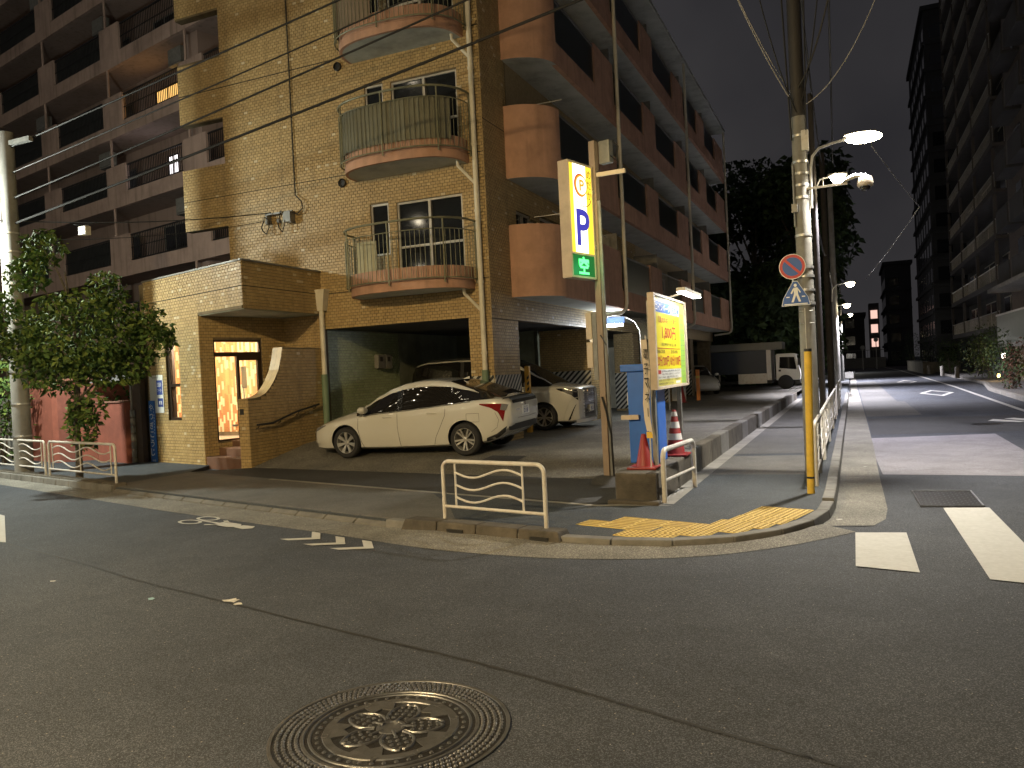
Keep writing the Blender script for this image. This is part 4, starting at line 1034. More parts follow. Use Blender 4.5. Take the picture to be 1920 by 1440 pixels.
tips = [(-1.1,-.75,3.5),(-.6,-.4,4.1),(.9,.9,3.2),(1.05,1.0,2.75),(.4,.5,3.8),(-.8,-.5,2.7),(.3,.4,2.4),(-.25,-.3,4.6),(.75,.7,2.3),(-1.0,-.9,2.9)]
for (x, y, z) in tips:
    h = max(1.5, z-1.1); s0 = tb+Vector((.02,.04,h)); e = tb+Vector((x,y,z)); m.tube([s0, (s0+e)/2+Vector((0,0,.12)), e], [.028,.018,.006], 6)
m.build('trunk', bark, tr, smooth=True)
blobs = [(-13.95,10.85,3.0,1.15,1.05,.85,13)] + [(tb.x+x, tb.y+y, z+.05, .42, .40, .36, 1.5) for (x, y, z) in tips] + [(-12.98,11.9,2.95,.32,.3,.25,.8),(-14.5,10.2,2.35,.45,.4,.4,1),(-13.6,11.1,2.2,.6,.5,.35,1.6),(-14.3,10.5,2.15,.6,.5,.35,1.6),(-13.9,10.9,2.5,.9,.8,.4,2.2)]
stuff(leaf_mesh('crown', blobs, 7500, .125, lf, rd).build('crown', lf, tr))
m_sh = leaf_mesh('shoots', [(-13.98,10.8,1.15,.32,.3,.5,2),(-13.9,10.85,1.5,.4,.36,.35,1.4)], 620, .12, lf, rd); stuff(m_sh.build('trunk_shoots', lf, tr))
def shrub(name, label, c, r, h, n, size, mats, cat='shrub', seed=1, group=None, blobs=None):
    rd = random.Random(seed); t = thing(name, label, cat, (c[0],c[1],0), group=group)
    bl = blobs or [(c[0]+rd.uniform(-.5,.5)*r, c[1]+rd.uniform(-.5,.5)*r, h*rd.uniform(.35,.8), r*.6, r*.6, h*.35, 1) for _ in range(6)]
    stuff(leaf_mesh('foliage', bl, n, size, mats, rd).build('foliage', mats, t))
    m = MB()
    for _ in range(4): m.tube([(c[0]+rd.uniform(-.1,.1)*r, c[1]+rd.uniform(-.1,.1)*r, 0),(c[0]+rd.uniform(-.5,.5)*r, c[1]+rd.uniform(-.5,.5)*r, h*.7)], [.03,.01], 5)
    m.build('stem', bark, t); return t
shrub('shrub', 'dark green shrub growing between the two red garden walls', (-17.3,14.3), .8, 1.9, 900, .14, lf[:3], seed=3)
shrub('shrub', 'pale leaved shrub beside the grey boundary wall at the left edge', (-19.6,12.9), .7, 2.6, 700, .14, lf, seed=5)

# ================================================================ GUARD RAILS
def guard_rail(p0, p1, zb, h, label, group=None, periods=1, n_in=2, low=.15, r=.024, name='guard_rail'):
    p0 = Vector((*p0,0)); p1 = Vector((*p1,0)); d = p1-p0; L = d.length; d.normalize()
    t = thing(name, label, 'guard rail', (p0.x,p0.y,zb), group=group)
    f = lambda s, z: p0 + d*s + upz*(zb+z)
    c = .09; m = MB()
    arc0 = [f(c-c*math.cos(a), h-c+c*math.sin(a)) for a in [i*PI/12 for i in range(7)]]
    arc1 = [f(L-c+c*math.sin(a), h-c+c*math.cos(a)) for a in [i*PI/12 for i in range(7)]]
    m.tube([f(0,-.05)] + arc0 + arc1 + [f(L,-.05)], r, 10); m.build('frame', m_white, t, smooth=True)
    m = MB(); m.tube([f(0,low),f(L,low)], r*.72, 8); m.build('lower_bar', m_white, t, smooth=True)
    ins = [L*.13, L*.80] if n_in == 2 else [L*.06] + [L*(.06+.88*i/(n_in-1)) for i in range(1, n_in)]
    for s in ins: 
        m = MB(); m.tube([f(s,low),f(s,h)], r*.5, 6); m.build('upright', m_white, t, smooth=True)
    for k in range(3):
        z = low + (h-low)*(.22 + .27*k); m = MB(); N = 14*periods
        m.tube([f(ins[0]+(ins[-1]-ins[0])*i/N, z - (h-low)*.10*math.sin(2*PI*periods*i/N) + (h-low)*.0) for i in range(N+1)], r*.52, 6); m.build('wave_bar', m_white, t, smooth=True)
    return t
guard_rail((-4.32,7.83), (-2.96,7.50), .14, .66, 'white tubular guard rail with wavy bars standing alone at the corner')
guard_rail((-12.10,9.95), (-14.98,10.78), .14, .70, 'white wavy guard rail in front of the tree, nearest the car park entrance', periods=2, n_in=3)
guard_rail((-15.20,10.85), (-18.1,11.68), .14, .70, 'white wavy guard rail in front of the left concrete pole', periods=2, n_in=3)
lab = ['white wavy guard rail beside the yellow post, nearest on the side street', 'second white guard rail along the side street from the yellow post', 'third white guard rail along the side street from the yellow post', 'fourth white guard rail along the side street from the yellow post', 'fifth white guard rail along the side street from the yellow post', 'sixth white guard rail, farthest along the side street']
ys = [11.0, 14.1, 17.2, 20.3, 24.8, 29.0]
for y, lb in zip(ys, lab): guard_rail((-.50,y), (-.50,y+2.9), .12, .80, lb, 'guard rails along the side street', periods=2, n_in=3)

# ================================================================ UTILITY POLES, STREET LAMPS, CABLES
lamp_glow = E('lamp_glow_warm', (1,.86,.58), 60); lamp_glow_c = E('lamp_glow_cool', (.92,1,.9), 60)
def pole(name, label, x, y, r0, r1, H, mat=m_pole, cat='pole'):
    t = thing(name, label, cat, (x,y,0)); m = MB(); m.tube([(x,y,-.02),(x,y,H)], [r0,r1], 20); m.build('shaft', mat, t, smooth=True); return t
def bands(t, x, y, r, zs):
    for z in zs:
        m = MB(); m.lathe([(r+.002,z),(r+.010,z+.002),(r+.010,z+.035),(r+.002,z+.037)], (x,y,0), 16, cap=False); m.build('steel_band', m_steel, t, smooth=True)
ux, uy = -.60, 12.34
up_ = pole('utility_pole', 'concrete utility pole on the right with road signs and a street lamp', ux, uy, .120, .105, 5.3)
m = MB(); m.tube([(ux,uy,5.3),(ux,uy,11.5)], [.100,.09], 16); m.build('upper_shaft', M('pole_shade_dark', (.03,.027,.025), .7, var=.3), up_, smooth=True)  # upper pole coloured dark for the shade above the lamp
bands(up_, ux, uy, .116, (2.55,2.75,2.95,3.08)); bands(up_, ux, uy, .110, (3.55,4.1,4.28,4.45,4.62,5.0))
m = MB(); m.box(ux+.03,ux+.13,uy-.13,uy-.03,4.78,5.08); m.build('junction_box', m_white, up_, bevel=.015)
m = MB(); m.tube([(ux-.1,uy-.08,3.7),(ux-.1,uy-.08,4.6)], .02, 6); m.box(ux-.14,ux-.06,uy-.16,uy-.08,3.9,4.02); m.build('conduit', m_grey_metal, up_)
m = MB(); m.tube([(ux-.02,uy-.13,.3),(ux-.02,uy-.125,2.5)], .006, 5); m.build('earth_wire', m_steel, up_)
m = MB()
for z in (2.28,2.46): m.tube([(ux-.10,uy-.10,z),(ux+.10,uy-.10,z)], .007, 5)
m.build('step_wire', m_steel, up_)
# insulators and cross arms high on the pole
m = MB(); m.box(ux-.9,ux+.9,uy-.05,uy+.05,8.6,8.7); m.box(ux-.7,ux+.7,uy-.05,uy+.05,9.4,9.5)
for x in (-.8,-.4,.4,.8): m.lathe([(.04,8.7),(.05,8.76),(.03,8.82),(.05,8.86),(.02,8.92)], (ux+x,uy,0), 10)
m.build('cross_arm', m_grey_metal, up_)
sl = thing('street_lamp', 'lit warm street lamp on a curved arm of the right utility pole', 'street lamp', (ux+.14,uy-.02,4.1))
m = MB(); m.tube([(ux+.13,uy-.03,3.95),(ux+.14,uy-.03,4.55),(ux+.17,uy-.03,4.70),(ux+.26,uy-.03,4.80),(ux+.42,uy-.03,4.84),(ux+.62,uy-.03,4.87)], .020, 8); m.tube([(ux,uy-.03,4.12),(ux+.14,uy-.03,4.12)], .015, 6); m.tube([(ux,uy-.03,4.4),(ux+.14,uy-.03,4.4)], .015, 6); m.build('arm', m_steel, sl, smooth=True)
m = MB(); m.grid([[(ux+.60+.42*t_, uy-.03+(.10*math.sin(PI*min(1,t_*1.05))**.5+.02)*c, 4.91+.04*math.cos(c*1.4)-.03*t_*0) for c in (-1,-.5,0,.5,1)] for t_ in [i/8 for i in range(9)]]); m.build('housing', m_grey_metal, sl, smooth=True)
m = MB(); m.lathe([(.0001,-.30),(.05,-.26),(.085,-.15),(.10,0),(.085,.15),(.05,.26),(.0001,.30)], (0,0,0), 18, ax=(1,0,0)); m.v = [(ux+.86+x*.8, uy-.03+y, 4.855+z*.75) for x, y, z in m.v]; m.build('lamp_glass', lamp_glow, sl, smooth=True)
lamp_light(sl, (ux+.86,uy-.03,4.74), P_CORNER, C_CORNER, .10, 144, (.08,-.05,-1))
cv = thing('security_camera', 'white dome security camera on a bracket below the street lamp', 'camera', (ux+.1,uy,4.2))
m = MB(); m.box(ux,ux+.62,uy-.08,uy-.05,4.22,4.25); m.tube([(ux+.3,uy-.06,4.25),(ux+.3,uy-.06,4.36),(ux+.42,uy-.06,4.36),(ux+.42,uy-.06,4.30),(ux+.58,uy-.06,4.30)], .008, 5); m.build('bracket', m_white, cv)
m = MB(); m.tube([(ux+.58,uy-.06,4.28),(ux+.72,uy-.06,4.33),(ux+.86,uy-.06,4.31)], [.03,.035,.03], 8); m.build('arm', m_white, cv, smooth=True)
m = MB(); m.lathe([(.05,.10),(.085,.08),(.105,.02),(.108,-.04),(.095,-.05)], (ux+.85,uy-.06,4.21), 18); m.build('housing', M('cctv_beige', (.46,.40,.33), .4), cv, smooth=True)
m = MB(); m.lathe([(.072,.0),(.066,-.035),(.04,-.065),(.0001,-.075)], (ux+.85,uy-.06,4.165), 16); m.build('dome', glass('dome_glass', (.02,.02,.022), .05), cv, smooth=True)
# lamp 2: next pole up the side street, then more poles and lamps down to the end
def arm_lamp(name, label, x, y, z, par_pole, reach=.75, power=P_FAR, col=C_FAR, g=lamp_glow, size=.1, grp='street lamps along the side street'):
    t = thing(name, label, 'street lamp', (x,y,z-.5), group=grp)
    m = MB(); m.tube([(x,y,z-.7),(x+.05,y,z-.2),(x+reach*.4,y,z),(x+reach,y,z+.03)], .022, 6); m.build('arm', m_steel, t, smooth=True)
    m = MB(); m.box(x+reach-.03,x+reach+.42,y-.1,y+.1,z+.03,z+.09); m.build('housing', m_grey_metal, t, bevel=.02)
    m = MB(); m.lathe([(.02,-.15),(.12,-.11),(.17,-.01),(.17,.03)], (x+reach+.2,y,z), 14); m.build('lamp_glass', g, t, smooth=True)
    lamp_light(t, (x+reach+.2,y,z-.16), power, col, size, 132, (.22,0,-1)); return t
m_pole_dark = M('dark_pole', (.035,.03,.026), .85, var=.3, scale=5)
p2 = pole('utility_pole', 'slim dark utility pole behind the right concrete pole', -.72, 20.6, .075, .06, 8.2, m_pole_dark)
p3 = pole('utility_pole', 'dark utility pole with cables, third along the side street', -.75, 30.0, .12, .09, 9, m_pole_dark)
p4 = pole('utility_pole', 'pale utility pole carrying two lit lamps further along the side street', -.78, 44.0, .16, .13, 10.5)
p5 = pole('utility_pole', 'far pale utility pole at the end of the guard rails', -.8, 62.0, .16, .13, 10.5)
arm_lamp('street_lamp', 'small lit lamp seen just below the security camera', -.72, 20.6, 6.1, p2, .35, 2200, C_FAR)
arm_lamp('street_lamp', 'lit lamp highest in the far row beyond the poles', -.75, 36, 4.85, p3, .55, P_FAR, C_FAR)
arm_lamp('street_lamp', 'lit lamp in the middle of the far row beyond the poles', -.78, 44, 4.45, p4, .38, P_FAR, C_FAR)
arm_lamp('street_lamp', 'lit lamp lowest in the far row beyond the poles', -.8, 62, 4.85, p5, .5, P_FAR*1.2, C_FAR)
# left pole with its lamp
lx, ly = -16.64, 11.39
lpole = pole('utility_pole', 'thick concrete utility pole at the left edge behind the tree', lx, ly, .185, .15, 7.5)
bands(lpole, lx, ly, .182, (.9,1.6,2.3)); bands(lpole, lx, ly, .165, (3.4,4.2,4.9,5.3))
m = MB(); m.tube([(lx-.23,ly-.06,3.8),(lx-.2,ly-.06,7)], .04, 8); m.build('conduit', m_white, lpole, smooth=True)
m = MB(); m.box(lx-.8,lx+.8,ly-.05,ly+.05,7.2,7.3); m.build('cross_arm', m_grey_metal, lpole)
ll = thing('street_lamp', 'lit street lamp on the left pole at the edge of the picture', 'street lamp', (lx,ly,5.5))
m = MB(); m.tube([(lx,ly-.1,5.5),(lx-.4,ly-.6,5.95),(lx-.9,ly-1.35,6.1)], .025, 8); m.build('arm', m_steel, ll, smooth=True)
m = MB(); m.box(lx-1.1,lx-.8,ly-1.8,ly-1.25,6.12,6.19); m.build('housing', m_grey_metal, ll, bevel=.02)
m = MB(); m.lathe([(.02,-.13),(.12,-.08),(.16,.0),(.16,.02)], (lx-.95,ly-1.5,6.10), 14); m.build('lamp_glass', lamp_glow_c, ll, smooth=True)
lamp_light(ll, (lx-.95,ly-1.5,5.92), P_LEFT, C_LEFT, .1, 155, (.1,0,-1)); lamp_light(ll, (lx-.95,ly-1.5,5.90), 900, C_LEFT, .1)
# unseen lamps added along the opposite side, for reflections in car windows
for i_, (x_, y_) in enumerate(((-22,1.5),(-14.5,-1.8),(1.5,-7.5),(9,-9.5))):
    o2 = thing('street_lamp', ['far left','left','right','far right'][i_] + ' slender lit lamp of the unseen row added across the main road, behind the viewpoint', 'street lamp', (x_,y_,0), group='added lamps across the main road')
    m = MB(); m.tube([(x_,y_,0),(x_,y_,4.6),(x_,y_+.3,4.9)], [.06,.05,.04], 8); m.build('pole', m_steel, o2, smooth=True)
    m = MB(); m.lathe([(.03,4.7),(.16,4.8),(.20,4.95),(.16,5.1),(.03,5.16)], (x_,y_+.35,0), 14); m.build('globe', lamp_glow, o2, smooth=True)
# unseen street lamp behind the viewer, added to light the road and facade
op = thing('street_lamp', 'tall lit street lamp added unseen on the opposite footway, behind the viewpoint', 'street lamp', (-6.5,-5.2,0))
m = MB(); m.tube([(-6.5,-5.2,0),(-6.5,-5.2,6.6),(-6.45,-5.0,7.2),(-6.3,-4.2,7.5)], [.09,.07,.05,.04], 10); m.build('pole', m_steel, op, smooth=True)
m = MB(); m.box(-6.42,-6.12,-4.3,-3.6,7.46,7.55); m.build('housing', m_grey_metal, op, bevel=.02)
m = MB(); m.lathe([(.02,-.09),(.1,-.06),(.14,.0),(.14,.02)], (-6.27,-3.9,7.44), 14); m.build('lamp_glass', lamp_glow, op, smooth=True)
lamp_light(op, (-6.27,-3.9,7.25), P_OPPOSITE, C_OPPOSITE, .3, 168, (-.10,.75,-1)).data.spot_blend = 1.0

# unseen flats added across the road, their gallery lamps placed for car window reflections
hb2 = thing('apartment_tower', 'unseen tall flats added across the main road, with rows of small lit gallery lamps', 'building', (-6,-14,0)); m = MB(); m.box(-40,16,-24,-14,0,48); m.build('wall', m_dark_wall, hb2)
gal = E('added_gallery_glow', (1,.86,.62), 36)
for fl_ in range(1, 16):
    m = MB(); m.box(-40,16,-14,-12.7,fl_*3.0-.2,fl_*3.0); m.box(-40,16,-12.85,-12.7,fl_*3.0,fl_*3.0+1.1); m.build('gallery_floor', m_dark_wall, hb2)
    for q_ in range(8):
        x_ = -36+q_*5.6; m = MB(); m.lathe([(.06,2.5),(.16,2.55),(.16,2.72),(.06,2.76)], (x_,-13.1,fl_*3.0), 10); m.build('added_gallery_lamp', gal, hb2)
def cable(name, label, a, b, sag, r=.014, mat=m_cable, n=24, group=None):
    a, b = Vector(a), Vector(b); m = MB()
    m.tube([a + (b-a)*(i/n) - upz*sag*4*(i/n)*(1-i/n) for i in range(n+1)], r, 6, cap=False)
    return tag(m.build(name, mat, smooth=True), label, 'cable', group)
g_ = 'cables between the two poles'
cable('overhead_cable', 'highest thin black cable crossing in front of the brick facade', (lx,ly,7.15), (ux,uy,9.95), .02, .018, group=g_)
cable('overhead_cable', 'second highest black cable crossing in front of the brick facade', (lx,ly,6.60), (ux,uy,9.50), .05, .014, group=g_)
cable('overhead_cable', 'third black cable down, crossing above the middle balcony', (lx,ly,6.05), (ux,uy,9.15), .08, .018, group=g_)
cable('overhead_cable', 'lowest thick black cable passing in front of the upper balcony rail', (lx,ly,5.50), (ux,uy,8.25), .04, .024, group=g_)
cable('service_cable', 'sagging service cable running to the bracket on the brick facade', (lx,ly,5.6), (-12.5,14.9,5.84), .12, .012)
cable('service_cable', 'lower thin service cable running to the bracket on the brick facade', (lx,ly,5.2), (-12.7,14.9,5.66), .15, .008)
cj = thing('cable_closure', 'white cable junction closure hanging by the cables near the left pole', 'cable box', (-15.3,12.1,5.35))
m = MB(); m.box(-15.42,-15.18,12.05,12.2,5.23,5.43); m.build('box', m_white, cj, bevel=.02)
m = MB(); m.tube([(-15.6,12.1,5.5),(-15.3,12.12,5.44),(-15.0,12.2,5.5)], .01, 5); m.build('hanger', m_cable, cj)
for i, (a, b, sg, r, mt, lb) in enumerate((((ux,uy,5.4),(-1.75,11.0,8.2),.25,.008,m_cable_grey,'pale wavy cable dropping to the junction box on the right pole'),
        ((ux-.05,uy,5.6),(-2.0,11.2,9.0),.3,.006,m_cable_grey,'thin pale cable rising left from the right pole'),
        ((ux+.05,uy,5.45),(1.0,11.8,8.0),.55,.007,m_cable_grey,'pale looping cable rising right from the right pole'),
        ((.35,12.2,4.7),(1.2,16,4.4),.02,.008,m_cable_grey,'thin stay wire below the lit street lamp'),
        ((1.2,16,4.4),(.4,24,3.9),.05,.008,m_cable_grey,'thin wire slanting down beyond the security camera'),
        ((ux,uy,8.7),(-.75,30,8.6),.5,.02,m_cable,'black power cable running up the side street, left one'),
        ((ux+.5,uy,8.7),(-.4,30,8.6),.5,.02,m_cable,'black power cable running up the side street, right one'),
        ((ux,uy,6.0),(-.72,20.6,5.6),.3,.02,m_cable,'black telephone cable from the right pole to the slim dark pole'),
        ((-.72,20.6,5.6),(-.75,30,5.4),.35,.03,m_cable,'thick black cable bundle beyond the slim dark pole'),
        ((-.75,30,5.6),(-.78,44,5.4),.4,.03,m_cable,'thick black cable bundle to the pole with two lamps'),
        ((ux,uy,9.5),(14,14,10.5),.5,.016,m_cable,'black cable crossing the side street high up'),
        ((ux-.02,uy-.1,5.35),(-1.15,11.9,7.6),.22,.010,m_cable,'short black cable hugging the right pole top on the left'),
        ((ux+.06,uy-.1,5.5),(-.15,12.0,7.8),.3,.010,m_cable,'short black cable rising just right of the right pole'),
        ((ux+.02,uy-.1,5.7),(.25,11.6,8.4),.45,.012,m_cable,'slack black cable looping right above the street lamp'),
        ((ux-.1,uy-.12,4.95),(ux-.16,uy-.14,7.2),.02,.014,m_cable,'black riser cable strapped to the left of the right pole'),
        ((ux+.1,uy-.12,5.0),(ux+.15,uy-.12,7.2),.03,.012,m_cable,'black riser cable strapped to the right of the right pole'))):
    cable('overhead_cable', lb, a, b, sg, r, mt)
# ================================================================ LETTERING
def text_mesh(body, size=1., spacing=1.0, bold=0.):
    cu = bpy.data.curves.new('lettering', 'FONT'); cu.body = body; cu.size = size; cu.align_x = 'LEFT'; cu.space_character = spacing
    if bold: cu.offset = bold
    cu.resolution_u = 3
    ob = bpy.data.objects.new('tmp_text', cu); COL.objects.link(ob)
    dg = bpy.context.evaluated_depsgraph_get(); me = bpy.data.meshes.new_from_object(ob.evaluated_get(dg))
    bpy.data.objects.remove(ob); bpy.data.curves.remove(cu); return me
def lettering(body, o, u, v, w, h, mat, par, bold=0., name='lettering', local=False):
    """fit text in the box of size w,h whose lower left corner is o, in the u,v plane"""
    me = text_mesh(body, 1., 1., bold); me.materials.clear(); me.materials.append(mat)
    vs = [q.co for q in me.vertices]
    if not vs: return None
    x0, x1 = min(c.x for c in vs), max(c.x for c in vs); y0, y1 = min(c.y for c in vs), max(c.y for c in vs)
    u, v, o = Vector(u), Vector(v), Vector(o); sx = w/max(1e-6, x1-x0); sy = h/max(1e-6, y1-y0); n = u.cross(v)
    me.transform(Matrix(((u.x*sx, v.x*sy, n.x, o.x-u.x*x0*sx-v.x*y0*sy), (u.y*sx, v.y*sy, n.y, o.y-u.y*x0*sx-v.y*y0*sy), (u.z*sx, v.z*sy, n.z, o.z-u.z*x0*sx-v.z*y0*sy), (0,0,0,1))))
    return link(name, me, par, local=local)
def vertical_text(chars, o, u, v, cw, ch, gap, mat, par, bold=.01):
    o, u, v = Vector(o), Vector(u), Vector(v); z = 0.
    for c in chars:
        hh = ch*(.35 if c in 'こつ' else 1.)
        if c == 'ー':
            m = MB(); p = o + u*(cw*.45) - v*(z+ch); m.add([p, p+u*cw*.14, p+u*cw*.14+v*ch*.85, p+v*ch*.85], [(0,1,2,3)]); m.build('lettering', mat, par)
        else: lettering(c, o - v*(z+ch) + v*((ch-ch*(.8 if c in 'つこ' else 1))*.5), u, v, cw, ch*(.8 if c in 'つこ' else 1.), mat, par, bold)
        z += ch + gap

ink = M('ink_black', (.02,.02,.02), .6, var=.05); ink_w = M('ink_white', (.78,.78,.76), .5, var=.04); ink_red = M('ink_red', (.34,.025,.015), .5, var=.05); ink_blue = M('ink_blue', (.02,.09,.38), .5, var=.05)
ink_navy = M('ink_navy', (.03,.05,.20), .5, var=.05)

# ================================================================ ILLUMINATED PARKING SIGN ON ITS POLE
spx, spy = -3.36, 11.08; SP = Vector((spx,spy,0))
ps = thing('parking_sign', 'tall lit yellow parking sign with blue P on a beige pole', 'sign', (spx,spy,.1))
m = MB(); m.obb(SP - pa*.05 - pb*.05 + upz*.05, pa*.10, pb*.10, upz*5.03); m.build('pole', m_pole_brown, ps, bevel=.006)
m = MB(); m.tube([SP+pa*.085-pb*.02+upz*.1, SP+pa*.085-pb*.02+upz*1.2, SP+pa*.075-pb*.02+upz*3.0, SP+pa*.07-pb*.02+upz*4.2], .028, 8); m.build('conduit', m_grey_metal, ps, smooth=True)
m = MB(); m.tube([SP+pa*.02-pb*.07+upz*2.25, SP+pa*.06-pb*.075+upz*2.2, SP+pa*.10-pb*.05+upz*2.1], .010, 6); m.tube([SP-pb*.07+upz*1.35, SP+pa*.06-pb*.07+upz*1.15, SP+pa*.11-pb*.04+upz*.8, SP+pa*.11-pb*.02+upz*.12], .016, 6); m.build('loose_cable', m_cable, ps, smooth=True)
m = MB(); m.obb(SP + pa*.05 + pb*-.03 + upz*4.55, pa*.42+pb*.10+upz*.0, pb*.035, upz*.06); m.build('top_arm', m_beige_metal, ps)
m = MB(); m.obb(SP + pa*.05+pb*.06 + upz*4.75, pa*.18, pb*.12, upz*.33); m.build('control_box', m_grey_metal, ps, bevel=.01)
m = MB(); m.tube([SP+pa*.22+pb*.1+upz*4.85, SP+pa*.33+pb*.1+upz*4.75, SP+pa*.36+pb*.1+upz*4.95, SP+pa*.28+pb*.1+upz*5.05], .012, 6); m.build('cable_loop', m_cable, ps, smooth=True)
Wd, TH, B0, Z0s, Z1s = .62, .17, .07, 3.06, 4.70
o = SP - pb*(B0+Wd) - pa*(TH-.01)
m = MB(); m.obb(o + upz*Z0s, pa*TH, pb*.03, upz*(Z1s-Z0s)); m.obb(o + pb*(Wd-.03) + upz*Z0s, pa*TH, pb*.03, upz*(Z1s-Z0s)); m.obb(o + pb*.03 + upz*(Z1s-.03), pa*TH, pb*(Wd-.06), upz*.03); m.obb(o + pb*.03 + upz*Z0s, pa*TH, pb*(Wd-.06), upz*.03); m.obb(o + pa*.02 + pb*.03 + upz*(Z0s+.33), pa*(TH-.04), pb*(Wd-.06), upz*.03)
case = m.build('sign_case', m_beige_metal, ps)
m = MB(); m.obb(o + pa*.006 + pb*.03 + upz*(Z0s+.36), pa*(TH-.012), pb*(Wd-.06), upz*(Z1s-Z0s-.39)); m.build('lit_panel', E('sign_yellow_lit', (1.0,.66,.04), 1.1), case)
fo = o + pa*(TH-.0035)
m = MB(); m.obb(fo + pb*.12 + upz*(Z0s+.36), pb*(Wd-.3), pa*.001, upz*(Z1s-Z0s-.39)); m.build('white_field', E('sign_white_lit', (1.0,.95,.70), 1.9), case)
sg_blue = E('sign_blue_lit', (.05,.05,.50), .7); sg_or = E('sign_orange_lit', (1.0,.42,.02), .8); sg_rd = E('sign_red_lit', (.65,.08,.03), .7); sg_wh = E('sign_glow_white', (1,.97,.85), 1.2); sg_bk = E('sign_dark', (.10,.06,.04), .25)
lettering('P', fo + pa*.004 + pb*.16 + upz*(Z0s+.46), pb, upz, .33, .52, sg_blue, case, .02)
def disc(cx, cz, r, mat, k, name='emblem', a0=0, a1=2*PI, ri=0., el=1.):
    n = 28; m = MB(); p = fo + pa*k
    pts = [p + pb*(cx+r*math.cos(a0+(a1-a0)*i/n)) + upz*(cz+el*r*math.sin(a0+(a1-a0)*i/n)) for i in range(n+1)]
    inn = [p + pb*(cx+ri*math.cos(a0+(a1-a0)*i/n)) + upz*(cz+el*ri*math.sin(a0+(a1-a0)*i/n)) for i in range(n+1)]
    for i in range(n): m.add([inn[i], pts[i], pts[i+1], inn[i+1]], [(0,1,2,3)])
    return m.build(name, mat, case)
disc(.30, Z0s+1.32, .165, sg_rd, .004, el=1.0); disc(.315, Z0s+1.32, .150, sg_or, .005); disc(.32, Z0s+1.32, .128, sg_wh, .006)
lettering('P', fo + pa*.008 + pb*.265 + upz*(Z0s+1.24), pb, upz, .12, .16, sg_or, case, .025)
disc(.36, Z0s+1.16, .20, sg_bk, .004, 'emblem_swirl', PI*1.05, PI*1.95, .185, .7)
for i, c in enumerate('めだか'): lettering(c, fo + pa*.004 + pb*.46 + upz*(Z0s+1.44-.15*i), pb, upz, .11, .12, sg_bk, case, .0)
lettering('ナ', fo + pa*.004 + pb*.13 + upz*(Z0s+1.04), pb, upz, .05, .06, sg_bk, case)
m = MB(); m.obb(o + pa*.01 + pb*.03 + upz*(Z0s+.03), pa*(TH-.02), pb*(Wd-.06), upz*.30); m.build('vacancy_panel', E('led_panel_glow', (.005,.22,.04), .5), case)
sg_gr = E('led_green', (.10,1.0,.20), 2.2)
lettering('空', fo + pa*.003 + pb*.17 + upz*(Z0s+.055), pb, upz, .26, .25, sg_gr, case, .03)
m = MB(); m.obb(o - pb*.0 + pa*(TH+.0) + upz*(Z0s+.35), pb*.05, pa*.03, upz*.0-upz*.02); m.build('trim', m_beige_metal, case)
m = MB()
for z in (3.5,4.3): m.obb(SP - pb*.10 - pa*.04 + upz*z, pa*.06, pb*.06, upz*.06)
m.build('bracket', m_steel, ps)
m = MB(); m.obb(SP - pa*.235 - pb*.06 + upz*2.20, pa*.10, pb*.08, upz*.40); m.obb(SP - pa*.235 - pb*.06 + upz*1.78, pa*.10, pb*.08, upz*.38); m.build('switch_box', m_beige_metal, ps, bevel=.008)
m = MB(); m.obb(SP - pa*.13 - pb*.05 + upz*1.6, pa*.075, pb*.09, upz*1.0); m.build('switch_backing', m_grey_metal, ps)
m = MB(); m.lathe([(.30,.0),(.22,.10),(.1,.14)], (spx,spy,.06), 14); m.build('foundation', m_road_dark, ps, smooth=True)
lamp_light(ps, SP + pa*.75 - pb*.75 + upz*3.95, 22, (1,.84,.40), .3)
lamp_light(ps, SP + pa*.2 - pb*.35 + upz*3.2, 1.6, (.1,1,.35), .1)

# ================================================================ PRICE BOARD, PAY MACHINE, CONES, BANNER
pl = thing('kerb_platform', 'weathered concrete block platform under the price board', 'platform', (-2.5,9.4,0))
m = MB(); m.zprism([(-2.77,9.40),(-2.24,9.36),(-2.24,11.6),(-2.95,11.6)], 0, .46); m.build('platform', m_conc_dirty, pl, bevel=.02)
m = MB(); m.zprism([(-2.85,9.30),(-2.20,9.27),(-2.20,9.42),(-2.85,9.44)], 0, .135); m.build('footing', m_conc_dirty, pl, bevel=.02)
bw = thing('retaining_kerb', 'long low concrete kerb wall between the car park and the side footway', 'kerb wall', (-2.35,12,0))
for i in range(24):
    y0 = 11.61 + i*1.0; m = MB(); m.box(-2.46+.004*(i%3),-2.27,y0,y0+.99,0,.47-.004*i+.006*(i%2)); m.build('kerb_block', m_conc_dirty if i % 3 else m_conc, bw, bevel=.02)
bd = thing('price_board', 'yellow parking price board on two posts, lit by its own floodlight', 'sign board', (-2.3,10.3,.46))
xb0 = -2.34
m = MB(); m.box(xb0,xb0+.05,9.840,11.760,1.49,2.66); m.build('panel', M('board_back', (.4,.36,.3), .5), bd)
m = MB(); m.box(xb0-.01,xb0+.075,9.765,9.840,1.46,2.69); m.box(xb0-.01,xb0+.075,11.760,11.835,1.46,2.69); m.box(xb0-.01,xb0+.075,9.840,11.760,2.66,2.69); m.box(xb0-.01,xb0+.075,9.840,11.760,1.46,1.49); m.build('frame', m_beige_metal, bd)
fx = xb0+.051; V3 = lambda y, z, k=0: Vector((fx+.001*k, y, z)); uy_ = (0,1,0)
y_bd = M('board_yellow', (.60,.52,.01), .5, var=.05); g_bd = M('board_green', (.24,.42,.06), .5, var=.1); w_bd = M('board_white', (.72,.72,.68), .5, var=.05); c_bd = M('board_cream', (.52,.48,.10), .5, var=.05)
